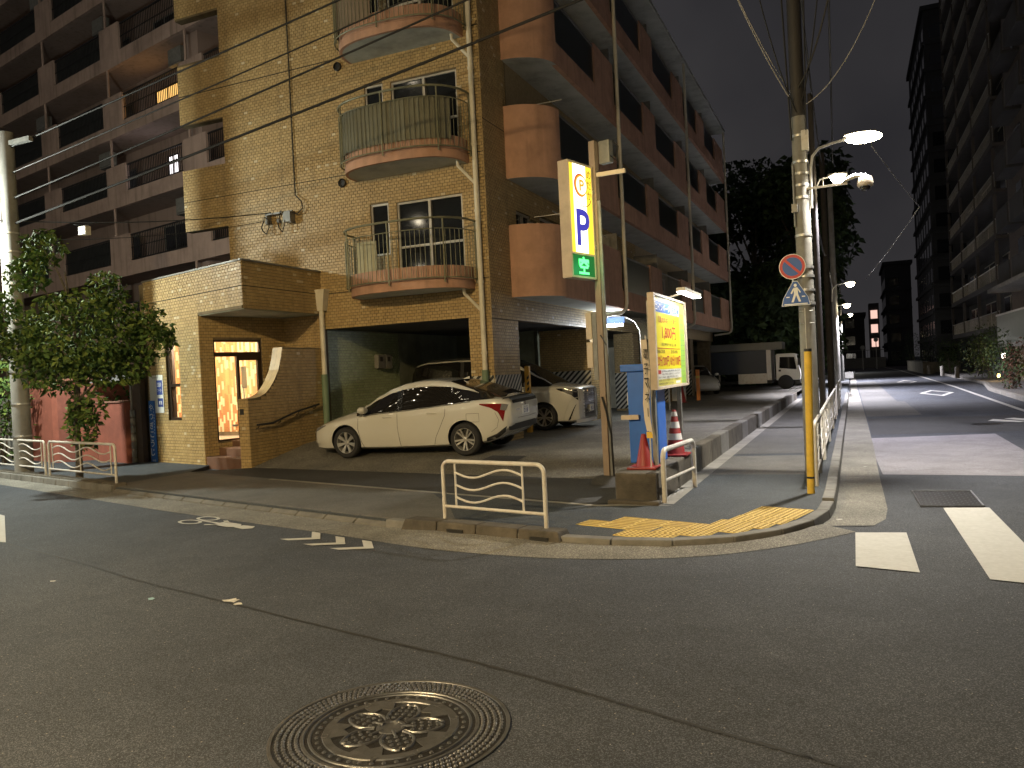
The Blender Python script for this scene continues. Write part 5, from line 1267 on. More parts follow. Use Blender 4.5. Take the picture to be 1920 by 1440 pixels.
def bplate(y0,y1,z0,z1,mat,k): 
    m = MB(); m.add([V3(y0,z0,k),V3(y1,z0,k),V3(y1,z1,k),V3(y0,z1,k)], [(0,1,2,3)]); return m.build('print', mat, bd)
bplate(9.859,11.741,1.50,2.65,c_bd,0); bplate(11.406,11.723,1.50,2.50,g_bd,1); bplate(9.896,11.387,1.96,2.45,y_bd,1); bplate(9.896,11.387,1.84,1.96,M('board_yellow2', (.62,.48,.012), .5),1); bplate(9.896,11.387,1.50,1.67,c_bd,1)
bplate(9.896,10.809,2.46,2.60,ink_blue,1); bplate(10.847,11.387,2.46,2.60,w_bd,2)
for i in range(13): bplate(11.424,11.704,1.52+.075*i,1.523+.075*i,ink_navy,2)
lettering('コインパーク', V3(9.933,2.48,3), uy_, upz, 0.839, .09, ink_w, bd, .01); lettering('駐車場', V3(10.903,2.475,4), uy_, upz, 0.447, .10, ink_blue, bd, .02)
lettering('【最大料金】1日最大', V3(10.082,2.325,3), uy_, upz, 1.118, .085, ink_red, bd, .01)
lettering('1,800円', V3(10.250,2.10,3), uy_, upz, 0.857, .19, ink_red, bd, .025)
lettering('当日24時まで 繰り返し適用', V3(10.194,2.02,3), uy_, upz, 0.932, .045, ink, bd)
bplate(9.915,11.369,1.985,1.995,ink_red,3)
lettering('8:00-20:00', V3(9.933,1.925,3), uy_, upz, 0.447, .045, ink, bd); lettering('20:00-8:00', V3(10.735,1.925,3), uy_, upz, 0.447, .045, ink, bd)
lettering('20分/200円', V3(9.924,1.75,3), uy_, upz, 0.690, .15, ink_red, bd, .02); lettering('60分/100円', V3(10.679,1.75,3), uy_, upz, 0.690, .15, ink_red, bd, .02)
bplate(9.896,11.387,1.72,1.84,y_bd,1)
bplate(9.896,11.387,1.585,1.712,M('board_grey', (.52,.52,.48), .5),2)
bplate(9.915,10.101,1.655,1.705,ink_red,3)
for i, (tx, z, y0, w_) in enumerate((('最大料金は入庫後の時間帯に適用されます','1.675',10.138,1.156),('料金は予告なく変更することがあります','1.635',10.138,1.118),('場内での事故・盗難の責任は負いません','1.597',9.933,1.230),('お問い合わせ 管理センター 24時間受付','1.557',9.952,1.305),('高額紙幣は使用できません','1.515',9.952,0.895))):
    lettering(tx, V3(y0,float(z),4), uy_, upz, w_, .026, ink, bd)
bplate(10.996,11.294,1.512,1.545,w_bd,3)
for y in (9.92,11.55):
    m = MB(); m.box(-2.40,-2.345,y,y+.075,.44,2.6); m.build('post', m_grey_metal, bd)
fl = thing('floodlight', 'white LED floodlight bar over the top edge of the price board', 'floodlight', (-2.2,10.4,2.7))
m = MB(); m.obb(Vector((-2.30,10.8,2.69)), Vector((.26,0,.05)), Vector((0,.03,0)), upz*.02); m.obb(Vector((-2.12,10.45,2.735)), Vector((0,1.2,0)), Vector((.12,0,0)), upz*.05); m.build('housing', m_white, fl)
m = MB(); m.obb(Vector((-2.115,10.46,2.725)), Vector((0,1.18,0)), Vector((.11,0,0)), upz*.008); m.build('led_strip', E('flood_glow', (.95,.98,1), 32), fl)
for y in (10.6,11.3): lamp_light(fl, (-2.02,y,2.70), 7, (.95,.98,1), .05, 150, (-.35,0,-1))
pm = thing('pay_machine', 'tall blue pay machine cabinet beside the price board', 'machine', (-2.65,10.45,.46))
m = MB(); m.box(-2.81,-2.41,10.33,10.80,.47,1.70); m.build('cabinet', m_blue, pm, bevel=.01)
m = MB(); m.box(-2.89,-2.38,10.29,10.84,1.702,1.80); m.build('hood', m_blue, pm, bevel=.012)
m = MB(); m.box(-2.90,-2.66,10.27,10.325,1.06,1.12); m.build('tray', m_beige_metal, pm)
m = MB(); m.box(-2.84,-2.803,10.4,10.6,1.25,1.42); m.build('coin_slot', m_white, pm)
m = MB(); m.box(-2.78,-2.5,10.35,10.78,.455,.472); m.build('plinth', m_grey_metal, pm)
m_cone = M('cone_red', (.24,.016,.016), .5, var=.2, grime=.3)
def cone(name, label, x, y, z, h=.70, striped=False, r=.13):
    t = thing(name, label, 'traffic cone', (x,y,z)); b = [-.19,.19]
    m = MB(); m.box(x-.19,x+.19,y-.19,y+.19,z,z+.03); m.build('base', m_cone, t, bevel=.012)
    m = MB(); m.lathe([(r+.01,.03),(r,.05),(.03,h-.01),(.022,h)], (x,y,z), 18); bo = m.build('body', m_cone, t, smooth=True)
    if striped:
        for f0, f1 in ((.30,.45),(.58,.73),(.86,.97)):
            rr = lambda f: r + (.03-r)*f + .003
            m = MB(); m.lathe([(rr(f0),.05+f0*(h-.06)),(rr(f1),.05+f1*(h-.06))], (x,y,z), 18, cap=False); m.build('reflective_band', M('cone_white', (.72,.70,.68), .4), bo, smooth=True)
    return t
cone('traffic_cone', 'plain red traffic cone on the platform below the banner', -2.50,9.86,.462, .44, False, .11)
cone('traffic_cone', 'red and white striped traffic cone behind the price board posts', -2.40,11.3,.462, .66, True)
cone('traffic_cone', 'small red traffic cone far back beside the striped pier', -6.3,31.4,.27, .7)
bn = thing('banner', 'narrow white hanging banner with black lettering beside the price board', 'banner', (-2.46,9.76,.9))
m = MB(); rows = [(-.02,2.10),(-.012,1.9),(.0,1.7),(-.01,1.5),(-.025,1.3),(-.015,1.1),(.01,.95)]
m.grid([[(-2.425+x*.5+dx, 9.715-.03*math.sin(z*3)*x*8, z - (.05 if x > .1 and z < 1 else 0)) for x in (0,.05,.10,.15)] for dx, z in rows]); m.build('cloth', M('banner_white', (.62,.55,.46), .85, var=.05), bn, smooth=True)
m = MB(); m.box(-2.42,-2.345,9.708,9.714,.86,.94); m.build('cloth_hem', m_yellow, bn)
vertical_text('電子マネー', (-2.418,9.702,1.98), (1,0,0), upz, .06, .13, .05, ink, bn, .004)
m = MB(); m.tube([(-2.385,9.74,.46),(-2.385,9.74,2.15)], .010, 6); m.build('pole', m_white, bn)
ub = thing('hoop_barrier', 'white hoop barrier on the footway edge in front of the price board', 'guard rail', (-2.17,9.55,.1))
ua, uc = Vector((-2.18,9.50,.05)), Vector((-2.05,10.78,.05)); d = (uc-ua).normalized(); L = (uc-ua).length
f = lambda s, z: ua + d*s + upz*z
m = MB(); c = .10; H = .68
m.tube([f(0,0)] + [f(c-c*math.cos(a), H-c+c*math.sin(a)) for a in [i*PI/12 for i in range(7)]] + [f(L-c+c*math.sin(a), H-c+c*math.cos(a)) for a in [i*PI/12 for i in range(7)]] + [f(L,0)], .032, 10); m.build('hoop', m_white, ub, smooth=True)
m = MB(); m.tube([f(0,.30),f(L,.30)], .02, 8); m.build('cross_bar', m_white, ub, smooth=True)

# ================================================================ ROAD SIGNS AND POSTS
SGX, SGY = -.765, 12.19
ns = thing('no_parking_sign', 'round blue no-parking sign with red rim on the right utility pole', 'road sign', (SGX,SGY,3.1))
sign_blue = M('sign_blue', (.03,.10,.36), .45, var=.05); sign_red = M('sign_red', (.48,.05,.05), .45, var=.05)
def sdisc(r0, r1, y, mat, par, name, cz=3.115, cx=SGX):
    m = MB(); n = 36
    for i in range(n):
        a, b = 2*PI*i/n, 2*PI*(i+1)/n
        m.add([(cx+r0*math.cos(a),y,cz+r0*math.sin(a)),(cx+r1*math.cos(a),y,cz+r1*math.sin(a)),(cx+r1*math.cos(b),y,cz+r1*math.sin(b)),(cx+r0*math.cos(b),y,cz+r0*math.sin(b))], [(0,1,2,3)])
    return m.build(name, mat, par)
m = MB(); m.lathe([(.185,0),(.185,.012)], (SGX,SGY+.012,3.115), 36, ax=(0,-1,0)); m.build('plate', m_steel, ns)
sdisc(.0,.136,SGY-.003,sign_blue,ns,'blue_field'); sdisc(.136,.176,SGY-.003,sign_red,ns,'red_rim'); sdisc(.176,.185,SGY-.003,ink_w,ns,'white_edge')
m = MB(); q = .7071; w_ = .018
m.add([(SGX-.136*q-w_*q,SGY-.005,3.115+.136*q-w_*q),(SGX+.136*q-w_*q,SGY-.005,3.115-.136*q-w_*q),(SGX+.136*q+w_*q,SGY-.005,3.115-.136*q+w_*q),(SGX-.136*q+w_*q,SGY-.005,3.115+.136*q+w_*q)], [(0,1,2,3)]); m.build('slash', sign_red, ns)
m = MB(); m.tube([(SGX,SGY+.02,3.0),(SGX,SGY+.02,2.86)], .012, 6); m.tube([(SGX,SGY+.03,3.02),(ux,uy,3.02)], .012, 6); m.build('bracket', m_steel, ns)
cs = thing('crossing_sign', 'blue house-shaped pedestrian crossing sign with white walking figure', 'road sign', (SGX,SGY,2.7))
ccx = -.735
penta = lambda k: [(-.195*k,-.18*k),(.195*k,-.18*k),(.195*k,-.10*k),(0,.20*k),(-.195*k,-.10*k)]
penta = lambda k: [(-.20*k,-.17*k),(.20*k,-.17*k),(.175*k,-.06*k),(.03*k,.19*k),(-.03*k,.19*k),(-.175*k,-.06*k)]
m = MB(); m.prism(penta(1), (ccx,SGY,2.715), (1,0,0), upz, (0,.01,0)); m.build('plate', ink_w, cs)
m = MB(); m.prism(penta(.95), (ccx,SGY-.002,2.715), (1,0,0), upz, (0,.001,0)); m.build('blue_field', sign_blue, cs)
m = MB(); Y_ = SGY-.0045
def sq(pts): m.add([(ccx+a, Y_, 2.715+b) for a, b in pts], [tuple(range(len(pts)))])
n = 12; sq([(.0+.022*math.cos(2*PI*i/n), .125+.024*math.sin(2*PI*i/n)) for i in range(n)])
sq([(-.028,.09),(.03,.095),(.034,.0),(-.022,-.005)]); sq([(-.022,-.0),(.012,.0),(-.03,-.12),(-.062,-.12)]); sq([(.0,.0),(.034,.0),(.072,-.115),(.04,-.118)]); sq([(-.028,.09),(-.01,.09),(-.05,.0),(-.07,.012)]); sq([(.018,.09),(.034,.085),(.075,.022),(.06,.01)])
sq([(-.16,-.155),(.16,-.155),(.16,-.14),(-.16,-.14)]); sq([(-.13,-.05),(-.085,-.05),(-.085,-.035),(-.13,-.035)]); sq([(.085,-.05),(.13,-.05),(.13,-.035),(.085,-.035)])
m.build('walking_figure', ink_w, cs)
m = MB(); m.tube([(ccx,SGY+.02,2.62),(ux,uy,2.62)], .010, 6); m.build('bracket', m_steel, cs)
yp = thing('marker_post', 'slim yellow marker post at the end of the side street rails', 'post', (-.55,10.41,.09))
m = MB(); m.tube([(-.55,10.41,.05),(-.515,10.41,1.85)], .046, 14); m.build('post', m_yellow, yp, smooth=True)
m = MB(); m.tube([(-.516,10.41,1.85),(-.515,10.41,1.885)], .048, 14); m.build('cap', m_black, yp, smooth=True)
m = MB(); m.tube([(-.546,10.41,.27),(-.546,10.41,.295)], .048, 14); m.build('tape', m_black, yp, smooth=True)
gp_ = thing('bollard_post', 'square yellow striped bollard standing between the two white parked cars', 'post', (-7.42,18.0,.27))
m = MB(); m.box(-7.48,-7.36,17.95,18.07,.25,1.92); m.build('post', M('post_orange', (.66,.36,.04), .5, var=.1), gp_, bevel=.01)
for i in range(8):
    m = MB(); m.prism([(0,0),(.06,.05),(.06,.12),(0,.07)], (-7.42,17.948,.6+i*.14), (1,0,0), upz, (0,-.003,0)); m.build('stripe', m_black, gp_)
ob = thing('bollard_post', 'orange bollard beside the far white parked car', 'post', (-5.95,33,.27))
m = MB(); m.box(-6.02,-5.88,32.9,33.04,.25,1.55); m.build('post', m_orange, ob, bevel=.01); m = MB(); m.box(-6.023,-5.877,32.897,33.043,1.2,1.3); m.build('band', m_yellow, ob)

# ================================================================ POSTERS ON THE ENTRANCE WALL
def onF(s, z, out=.0): return PLv + pa*s + upz*z - pb*out
po = thing('notice_board', 'white campaign notice board with blue squares on the brick entrance wall', 'poster', PLv + pa*.3 + upz*1.6)
m = MB(); m.obb(onF(.10,1.24,.014), pa*.64, -pb*.012, upz*.88); m.build('board', M('poster_white', (.70,.70,.66), .6, var=.04), po)
m = MB(); m.add([onF(.44,1.66,.0275),onF(.71,1.66,.0275),onF(.71,2.0,.0275),onF(.44,2.0,.0275)], [(0,1,2,3)]); m.add([onF(.47,1.38,.0275),onF(.72,1.38,.0275),onF(.72,1.58,.0275),onF(.47,1.58,.0275)], [(0,1,2,3)]); m.build('blue_square', M('poster_navy', (.03,.06,.27), .6), po)
lettering('生活者', onF(.48,1.85,.030), pa, upz, .19, .10, ink_w, po, .01); lettering('ファースト', onF(.47,1.73,.030), pa, upz, .21, .07, ink_w, po, .01); lettering('都民', onF(.52,1.43,.030), pa, upz, .16, .09, ink_w, po, .03)
lettering('国政報告会', onF(.25,2.05,.030), pa, upz, .26, .03, ink, po)
pn = thing('name_banner', 'tall narrow blue campaign banner with white lettering on the brick entrance wall', 'banner', PLv + pa*.1)
m = MB(); m.obb(onF(.02,.07,.03), pa*.31, -pb*.006, upz*1.46); m.build('cloth', M('banner_blue', (.02,.12,.42), .7, var=.1), pn)
vertical_text('やつぎこうじ', onF(.05,1.45,.039), pa, upz, .17, .17, .04, ink_w, pn, .008)
lettering('東京都', onF(.09,.10,.039), pa, upz, .16, .04, ink_w, pn)
m = MB()
for i in range(9): m.add([onF(.25,.75+.07*i,.039),onF(.28,.75+.07*i,.039),onF(.28,.79+.07*i,.039),onF(.25,.79+.07*i,.039)], [(0,1,2,3)])
m.build('small_print', M('small_print', (.35,.45,.65), .6), pn)

# ================================================================ LIT CYCLE SHELTER BESIDE THE FLANK
cy = thing('cycle_shelter', 'curved translucent canopy shelter against the flank of the brick block', 'shelter', (-6.3,22,.27))
arc = [(-6.92+.0, 3.28),(-6.5,3.30),(-6.1,3.24),(-5.85,3.10),(-5.72,2.85),(-5.70,2.60)]
m = MB(); m.grid([[(x,y,z) for x, z in arc] for y in (22.7,23.5,24.4,25.3,26.2)]); m.build('canopy', M('canopy_poly', (.55,.56,.46), .4, var=.1), cy, smooth=True)
m = MB()
for y in (22.7,23.6,24.5,25.4,26.2): m.tube([(x,y,z+.012) for x, z in arc], .022, 6)
m.tube([(-5.70,22.7,2.6),(-5.70,22.7,.25)], .03, 6); m.tube([(-5.70,26.2,2.6),(-5.70,26.2,.25)], .03, 6); m.build('frame', m_steel, cy, smooth=True)
sl2 = thing('shelter_lamp', 'white tube lamp with small blue sign under the shelter canopy', 'lamp', (-6.7,22.6,3))
m = MB(); m.box(-6.72,-6.2,22.55,22.63,3.00,3.08); m.build('tube', E('tube_glow', (.92,.97,1), 26), sl2)
m = MB(); m.box(-6.70,-6.15,22.62,22.65,3.10,3.28); m.build('blue_sign', E('shelter_sign', (.16,.30,.75), .8), sl2)
lamp_light(sl2, (-6.45,22.45,2.92), 70, (.92,.97,1), .08)
# ================================================================ VEHICLES (built nose towards +x, origin on the ground between the axles)
car_white = M('car_paint_pearl', (.56,.55,.50), .22, var=.02, coat=1.0)
car_glass = glass('car_glass', (.014,.013,.012), .02)
car_glass.node_tree.nodes['Principled BSDF'].inputs['IOR'].default_value = 1.7
car_black = M('car_black_gloss', (.012,.012,.013), .18, var=.1, coat=.6)
car_trim = M('car_trim', (.02,.02,.02), .6, var=.1)
chrome = M('chrome', (.62,.62,.62), .15, 1.0, var=.05)
rim_m = M('alloy', (.62,.61,.58), .3, .7, var=.1)
tail_red = M('tail_lamp_red', (.17,.007,.007), .15, var=.1, coat=1.)
lens_m = glass('lamp_lens', (.16,.16,.16), .06)
def interp(T, x, i):
    if x >= T[0][0]: return T[0][i]
    if x <= T[-1][0]: return T[-1][i]
    for a, b in zip(T[:-1], T[1:]):
        if b[0] <= x <= a[0]:
            t = (a[0]-x)/(a[0]-b[0]); t2 = t*t*(3-2*t)*.5 + t*.5
            return a[i] + (b[i]-a[i])*t2
class Car:
    def __init__(s, body, gh, belt_in=.07, roof_in=.26):
        s.B = body; s.G = gh; s.bi = belt_in; s.ri = roof_in
    def section(s, x):
        w, zb, zs, zt = (interp(s.B, x, i) for i in (1,2,3,4)); h = zs-zb
        return [(0,zb),(.55*w,zb),(.86*w,zb+.01),(.95*w,zb+.05),(.975*w,zb+.13),(.99*w,zb+.30*h),(1.0*w,zb+.50*h),(.998*w,zb+.66*h),(.985*w,zb+.82*h),(.975*w,zs-.035),(.955*w,zs-.008),(.91*w,zs+.012),(.82*w,zs+.35*(zt-zs)+.01),(.62*w,zs+.72*(zt-zs)),(.35*w,zs+.93*(zt-zs)),(0,zt)]
    def side(s, x, z, off=.0):
        sec = s.section(x)[1:12]
        for a, b in zip(sec[:-1], sec[1:]):
            if a[1] <= z <= b[1] and b[1] > a[1]:
                t = (z-a[1])/(b[1]-a[1]); return a[0]+(b[0]-a[0])*t + off
        return sec[-1][0]*.97 + off if z > sec[-1][1] else sec[2][0] + off
    def gsec(s, x, off=0.):
        w = interp(s.B, x, 1); zs = interp(s.B, x, 3); zr = interp(s.G, x, 1); k = interp(s.G, x, 2)
        wb = (w - s.bi); wr = (w - s.ri)*k; hh = max(.004, zr-zs)
        pts = [(wb,zs-.01),(wb-.02,zs+.12*hh),(wb+(wr-wb)*.45,zs+.45*hh),(wb+(wr-wb)*.80,zs+.74*hh),(wr+.0,zs+.88*hh),(wr-.05,zs+.945*hh),(wr*.75,zs+.98*hh),(wr*.4,zs+.997*hh),(0,zr)]
        if off: pts = [(p[0]+off*.8*(1 if p[0] > .02 else 0), p[1]+off) for p in pts]
        return pts
    def gp(s, x, v, off=0.):
        p = s.gsec(x, off); f = v*(len(p)-1); i = min(int(f), len(p)-2); t = f-i
        return (p[i][0]+(p[i+1][0]-p[i][0])*t, p[i][1]+(p[i+1][1]-p[i][1])*t)
    def lower(s, par, xs, arches, mat, name='body'):
        P = []
        for x in xs:
            sc = s.section(x); P.append([(x, p[0], p[1]) for p in sc] + [(x, -p[0], p[1]) for p in reversed(sc[1:-1])])
        m = MB(); n = len(P[0]); b0 = 0
        for r in P: m.v.extend(r)
        for i in range(len(P)-1):
            for j in range(n):
                l = (j+1) % n; m.f.append((i*n+j, (i+1)*n+j, (i+1)*n+l, i*n+l)); m.m.append(0)
        m.f.append(tuple(range(n))); m.m.append(0); m.f.append(tuple((len(P)-1)*n+j for j in range(n-1,-1,-1))); m.m.append(0)
        me = m.mesh(name, [mat, car_trim])
        bm = bmesh.new(); bm.from_mesh(me); bmesh.ops.recalc_face_normals(bm, faces=bm.faces); bm.to_mesh(me); bm.free()
        ob = bpy.data.objects.new('tmp_body', me); COL.objects.link(ob)
        cut = MB()
        for ax, r in arches:
            for sg in (1,-1):
                cut.lathe([(r,0),(r,.5)], (ax, sg*.60 if sg > 0 else -.60, interp_z), 40, 0, ax=(0,sg,0))
        cm = cut.mesh('tmp_cut', [car_trim]); bm = bmesh.new(); bm.from_mesh(cm); bmesh.ops.recalc_face_normals(bm, faces=bm.faces); bm.to_mesh(cm); bm.free()
        co = bpy.data.objects.new('tmp_cut', cm); COL.objects.link(co)
        md = ob.modifiers.new('b', 'BOOLEAN'); md.operation = 'DIFFERENCE'; md.object = co; md.solver = 'EXACT'
        try: md.material_mode = 'TRANSFER'
        except Exception: pass
        dg = bpy.context.evaluated_depsgraph_get(); dg.update()
        new = bpy.data.meshes.new_from_object(ob.evaluated_get(dg)); new.name = name
        bpy.data.objects.remove(ob); bpy.data.objects.remove(co)
        return link(name, new, par, smooth=True, local=True, angle=32)
    def glass_shell(s, par, xs, vs, mat, name, off=0., both=True):
        NV = 16; sep = name.endswith('pillar'); m = MB(); res = None
        for sg in (1,-1):
            if sep: m = MB()
            G = []
            for x in xs:
                v0, v1 = vs(x)
                G.append([(x, sg*s.gp(x, v0+(v1-v0)*k/NV, off)[0], s.gp(x, v0+(v1-v0)*k/NV, off)[1]) for k in range(NV+1)])
            m.grid(G, flip=(sg > 0))
            if sep: res = m.build(name, mat, par, smooth=True, local=True, angle=40)
        return res if sep else m.build(name, mat, par, smooth=True, local=True, angle=40)
    def patch(s, par, pts_top, pts_bot, mat, name, sg, off=.006, n=14):
        """side patch between two polylines (x,z)"""
        def at(P, t):
            f = t*(len(P)-1); i = min(int(f), len(P)-2); u = f-i; return (P[i][0]+(P[i+1][0]-P[i][0])*u, P[i][1]+(P[i+1][1]-P[i][1])*u)
        G = []
        for i in range(n+1):
            a, b = at(pts_top, i/n), at(pts_bot, i/n)
            G.append([(a[0]+(b[0]-a[0])*k/6, sg*s.side(a[0]+(b[0]-a[0])*k/6, a[1]+(b[1]-a[1])*k/6, off), a[1]+(b[1]-a[1])*k/6) for k in range(7)])
        m = MB(); m.grid(G); return m.build(name, mat, par, smooth=True, local=True)
    def line(s, par, pts, sg, r=.004, name='panel_gap', mat=car_trim, off=.0):
        q = []
        for a, b in zip(pts[:-1], pts[1:]):
            for k in range(6): q.append((a[0]+(b[0]-a[0])*k/6, a[1]+(b[1]-a[1])*k/6))
        q.append(pts[-1]); m = MB(); m.tube([(x, sg*s.side(x, z, off+.0015), z) for x, z in q], r, 5); return m.build(name, mat, par, local=True)
interp_z = .315
def wheel(par, x, y, r, sg, spokes=10, w=.20, style=0):
    m = MB(); o = (x, y, r)
    m.lathe([(r*.66,-w*.5),(r*.90,-w*.5),(r*.985,-w*.36),(r,-w*.1),(r,w*.1),(r*.985,w*.36),(r*.90,w*.5),(r*.68,w*.5),(r*.66,w*.42)], o, 40, ax=(0,sg,0), cap=False)
    ty = m.build('wheel', m_rubber, par, smooth=True, local=True)
    m = MB(); m.lathe([(r*.70,w*.46),(r*.70,w*.50),(r*.655,w*.49),(r*.63,w*.20),(r*.62,-w*.3)], o, 40, ax=(0,sg,0), cap=False)
    m.lathe([(r*.12,w*.30),(r*.12,w*.40),(r*.07,w*.42),(.0001,w*.42)], o, 16, ax=(0,sg,0))
    for k in range(spokes):
        a = 2*PI*k/spokes + (.12 if style and k % 2 else -.12 if style else 0)
        d = Vector((math.cos(a),0,math.sin(a))); t = Vector((-math.sin(a),0,math.cos(a))); ww = r*(.055 if style else .07)
        p0 = Vector(o) + Vector((0,sg*w*.34,0)) + d*r*.09; p1 = Vector(o) + Vector((0,sg*w*.46,0)) + d*r*.67
        m.add([p0-t*ww*.8, p0+t*ww*.8, p1+t*ww, p1-t*ww, p0-t*ww*.8-Vector((0,sg*.03,0)), p0+t*ww*.8-Vector((0,sg*.03,0)), p1+t*ww-Vector((0,sg*.03,0)), p1-t*ww-Vector((0,sg*.03,0))], [(0,1,2,3),(0,4,5,1),(1,5,6,2),(2,6,7,3),(3,7,4,0)])
    m.build('rim', rim_m, ty, smooth=True, local=True, angle=30)
    m = MB(); m.lathe([(r*.62,-w*.05),(.0001,-w*.05)], o, 24, ax=(0,sg,0), cap=False); m.build('brake_disc', car_trim, ty, local=True)
def frange(a, b, n): return [a+(b-a)*i/n for i in range(n+1)]

def hatchback(label, loc, rot, name='parked_car', group=None):
    t = thing(name, label, 'car', loc, group=group); t.rotation_euler = rot
    B = [(2.31,.50,.30,.52,.56),(2.25,.66,.22,.58,.63),(2.12,.775,.18,.635,.70),(1.9,.84,.17,.69,.79),(1.6,.868,.17,.75,.88),(1.3,.877,.17,.80,.95),(1.0,.88,.17,.835,.98),(.5,.88,.165,.875,.92),(0,.88,.165,.905,.93),(-.5,.88,.17,.94,.955),(-1.0,.88,.18,.98,.995),(-1.4,.875,.20,1.015,1.03),(-1.75,.86,.22,1.035,1.055),(-1.98,.835,.30,1.04,1.07),(-2.12,.795,.38,1.03,1.06),(-2.20,.75,.46,.985,1.01),(-2.25,.70,.53,.95,.97),(-2.27,.66,.58,.92,.94)]
    G = [(1.18,.93,1.0),(.95,1.05,1.0),(.6,1.24,1.0),(.3,1.365,1.0),(0,1.44,1.0),(-.3,1.472,1.0),(-.6,1.468,1.0),(-1.0,1.42,.99),(-1.4,1.325,.97),(-1.75,1.205,.95),(-2.0,1.105,.92),(-2.14,1.05,.9)]
    c = Car(B, G)
    xs = sorted(set(frange(2.31,-2.27,46) + [2.31,2.28,2.25,2.2,2.16,-2.2,-2.22,-2.24,-2.25,-2.26,-2.27]), reverse=True)
    global interp_z; interp_z = .33
    c.lower(t, xs, [(1.35,.355),(-1.35,.355)], car_white)
    c.glass_shell(t, frange(1.16,-2.13,40), lambda x: (0,1), car_glass, 'greenhouse_glass')
    # white roof skin with pillars
    def rv(x):
        return (.39, 1.0)
    c.glass_shell(t, frange(.30,-.98,22), rv, car_white, 'roof', .009)
    c.glass_shell(t, frange(1.15,.30,16), lambda x: (.39-(x-.3)*.06, .62), car_white, 'a_pillar', .008)
    c.glass_shell(t, frange(-.98,-1.62,12), lambda x: (.39-(-.98-x)*.10, .39-(-.98-x)*.10+max(.012,.26*(1-(-.98-x)/.64))), car_white, 'c_pillar', .009)
    c.glass_shell(t, frange(.14,.02,3), lambda x: (.02,.5), car_black, 'b_pillar', .003)
    for sg in (1,-1):
        wheel(t, 1.35, sg*.775, .317, sg, 14, style=1); wheel(t, -1.35, sg*.775, .317, sg, 10, style=1)
        # belt moulding, doors, handles
        c.line(t, [(x, interp(B,x,3)-.004) for x in frange(1.0,-1.5,16)], sg, .009, 'belt_moulding', car_trim)
        d1 = c.line(t, [(1.02,.80),(1.03,.6),(.98,.35),(.93,.22)], sg); c.line(t, [(.10,.88),(.10,.6),(.08,.35),(.07,.21)], sg); c.line(t, [(-.98,.94),(-.96,.78),(-.84,.55),(-.74,.38),(-.68,.22)], sg)
        c.line(t, [(.93,.215),(.4,.205),(-.68,.215)], sg, .005)
        c.line(t, [(-1.42,.80),(-1.68,.80),(-1.68,.64),(-1.42,.64),(-1.42,.80)], sg, .003, 'fuel_flap')
        for hx in (.33,-.68):
            z = .80 if hx > 0 else .845
            m = MB(); y = c.side(hx, z, .0); m.tube([(hx-.10,sg*(y+.004),z),(hx-.07,sg*(y+.026),z+.002),(hx+.07,sg*(y+.026),z),(hx+.10,sg*(y+.004),z-.002)], .013, 8); m.build('door_handle', car_white, t, smooth=True, local=True)
        m = MB(); my = .98; m.lathe([(.0001,-.09),(.05,-.08),(.072,-.03),(.075,.03),(.06,.06),(.0001,.062)], (.82,sg*my,.965), 14, ax=(1,0,0)); 
        for i in range(len(m.v)): x, y, z = m.v[i]; m.v[i] = (x, sg*my+(y-sg*my)*1.5, .965+(z-.965)*.95)
        mi = m.build('mirror', car_white, t, smooth=True, local=True)
        m = MB(); m.tube([(.86,sg*.84,.89),(.83,sg*.92,.93)], .022, 6); m.build('mirror_stalk', car_trim, mi, local=True)
        # lamps
        c.patch(t, [(-1.70,.975),(-1.95,.965),(-2.13,.955),(-2.21,.94)], [(-1.70,.955),(-1.93,.885),(-2.06,.80),(-2.14,.62)], tail_red, 'tail_lamp', sg)
        c.patch(t, [(-2.13,.955),(-2.235,.93)], [(-2.10,.845),(-2.20,.82)], lens_m, 'tail_lens', sg, .009)
        c.patch(t, [(2.20,.60),(2.05,.66),(1.85,.69)], [(2.24,.54),(2.10,.57),(1.85,.67)], lens_m, 'headlamp', sg)
        c.patch(t, [(2.235,.50),(2.255,.49)], [(2.13,.30),(2.16,.29)], car_black, 'fog_slit', sg, .004)
        c.patch(t, [(-1.80,.33),(-2.0,.40),(-2.19,.535)], [(-1.78,.25),(-2.0,.32),(-2.14,.42)], car_trim, 'rear_valance', sg, .004)
        c.line(t, [(-2.0,.80),(-2.06,.66),(-2.02,.52),(-1.9,.44)], sg, .003)
        # seats seen through the glass
    m = MB(); G_ = []
    for i in range(9):
        y = -.60 + 1.2*i/8; G_.append([(-2.275-.0*abs(y), y*.98, .94),(-2.262,y,1.00),(-2.20,y*.98,1.045)])
    m.grid(G_); m.build('rear_window_panel', car_black, t, smooth=True, local=True)
    m = MB(); m.box(-2.285,-2.272,-.165,.165,.70,.865); pl_ = m.build('number_plate', M('plate_white', (.75,.75,.72), .4, var=.03), t, local=True)
    lettering('218', (-2.287,.11,.72), (0,-1,0), upz, .21, .085, ink_navy, pl_, .02, local=True); lettering('品川 330', (-2.287,.10,.815), (0,-1,0), upz, .19, .035, ink_navy, pl_, local=True)
    m = MB(); m.lathe([(.045,0),(.045,.008),(.03,.010),(.028,.003)], (-2.27,0,.905), 20, ax=(-1,0,0)); m.build('emblem', chrome, t, local=True)
    m = MB(); m.box(-2.283,-2.270,.28,.44,.80,.822); m.build('badge', chrome, t, local=True)
    m = MB(); m.grid([[(-2.20+.06*abs(y)*.0-.075*(1-(y/.72)**4), y, z) for y in frange(-.70,.70,12)] for z in (.44,.49,.555)]); m.build('lower_valance', car_trim, t, smooth=True, local=True)
    m = MB(); m.tube([(-2.30,-.45,.66),(-2.305,0,.65),(-2.30,.45,.66)], .004, 5); m.build('tailgate_gap', car_trim, t, local=True)
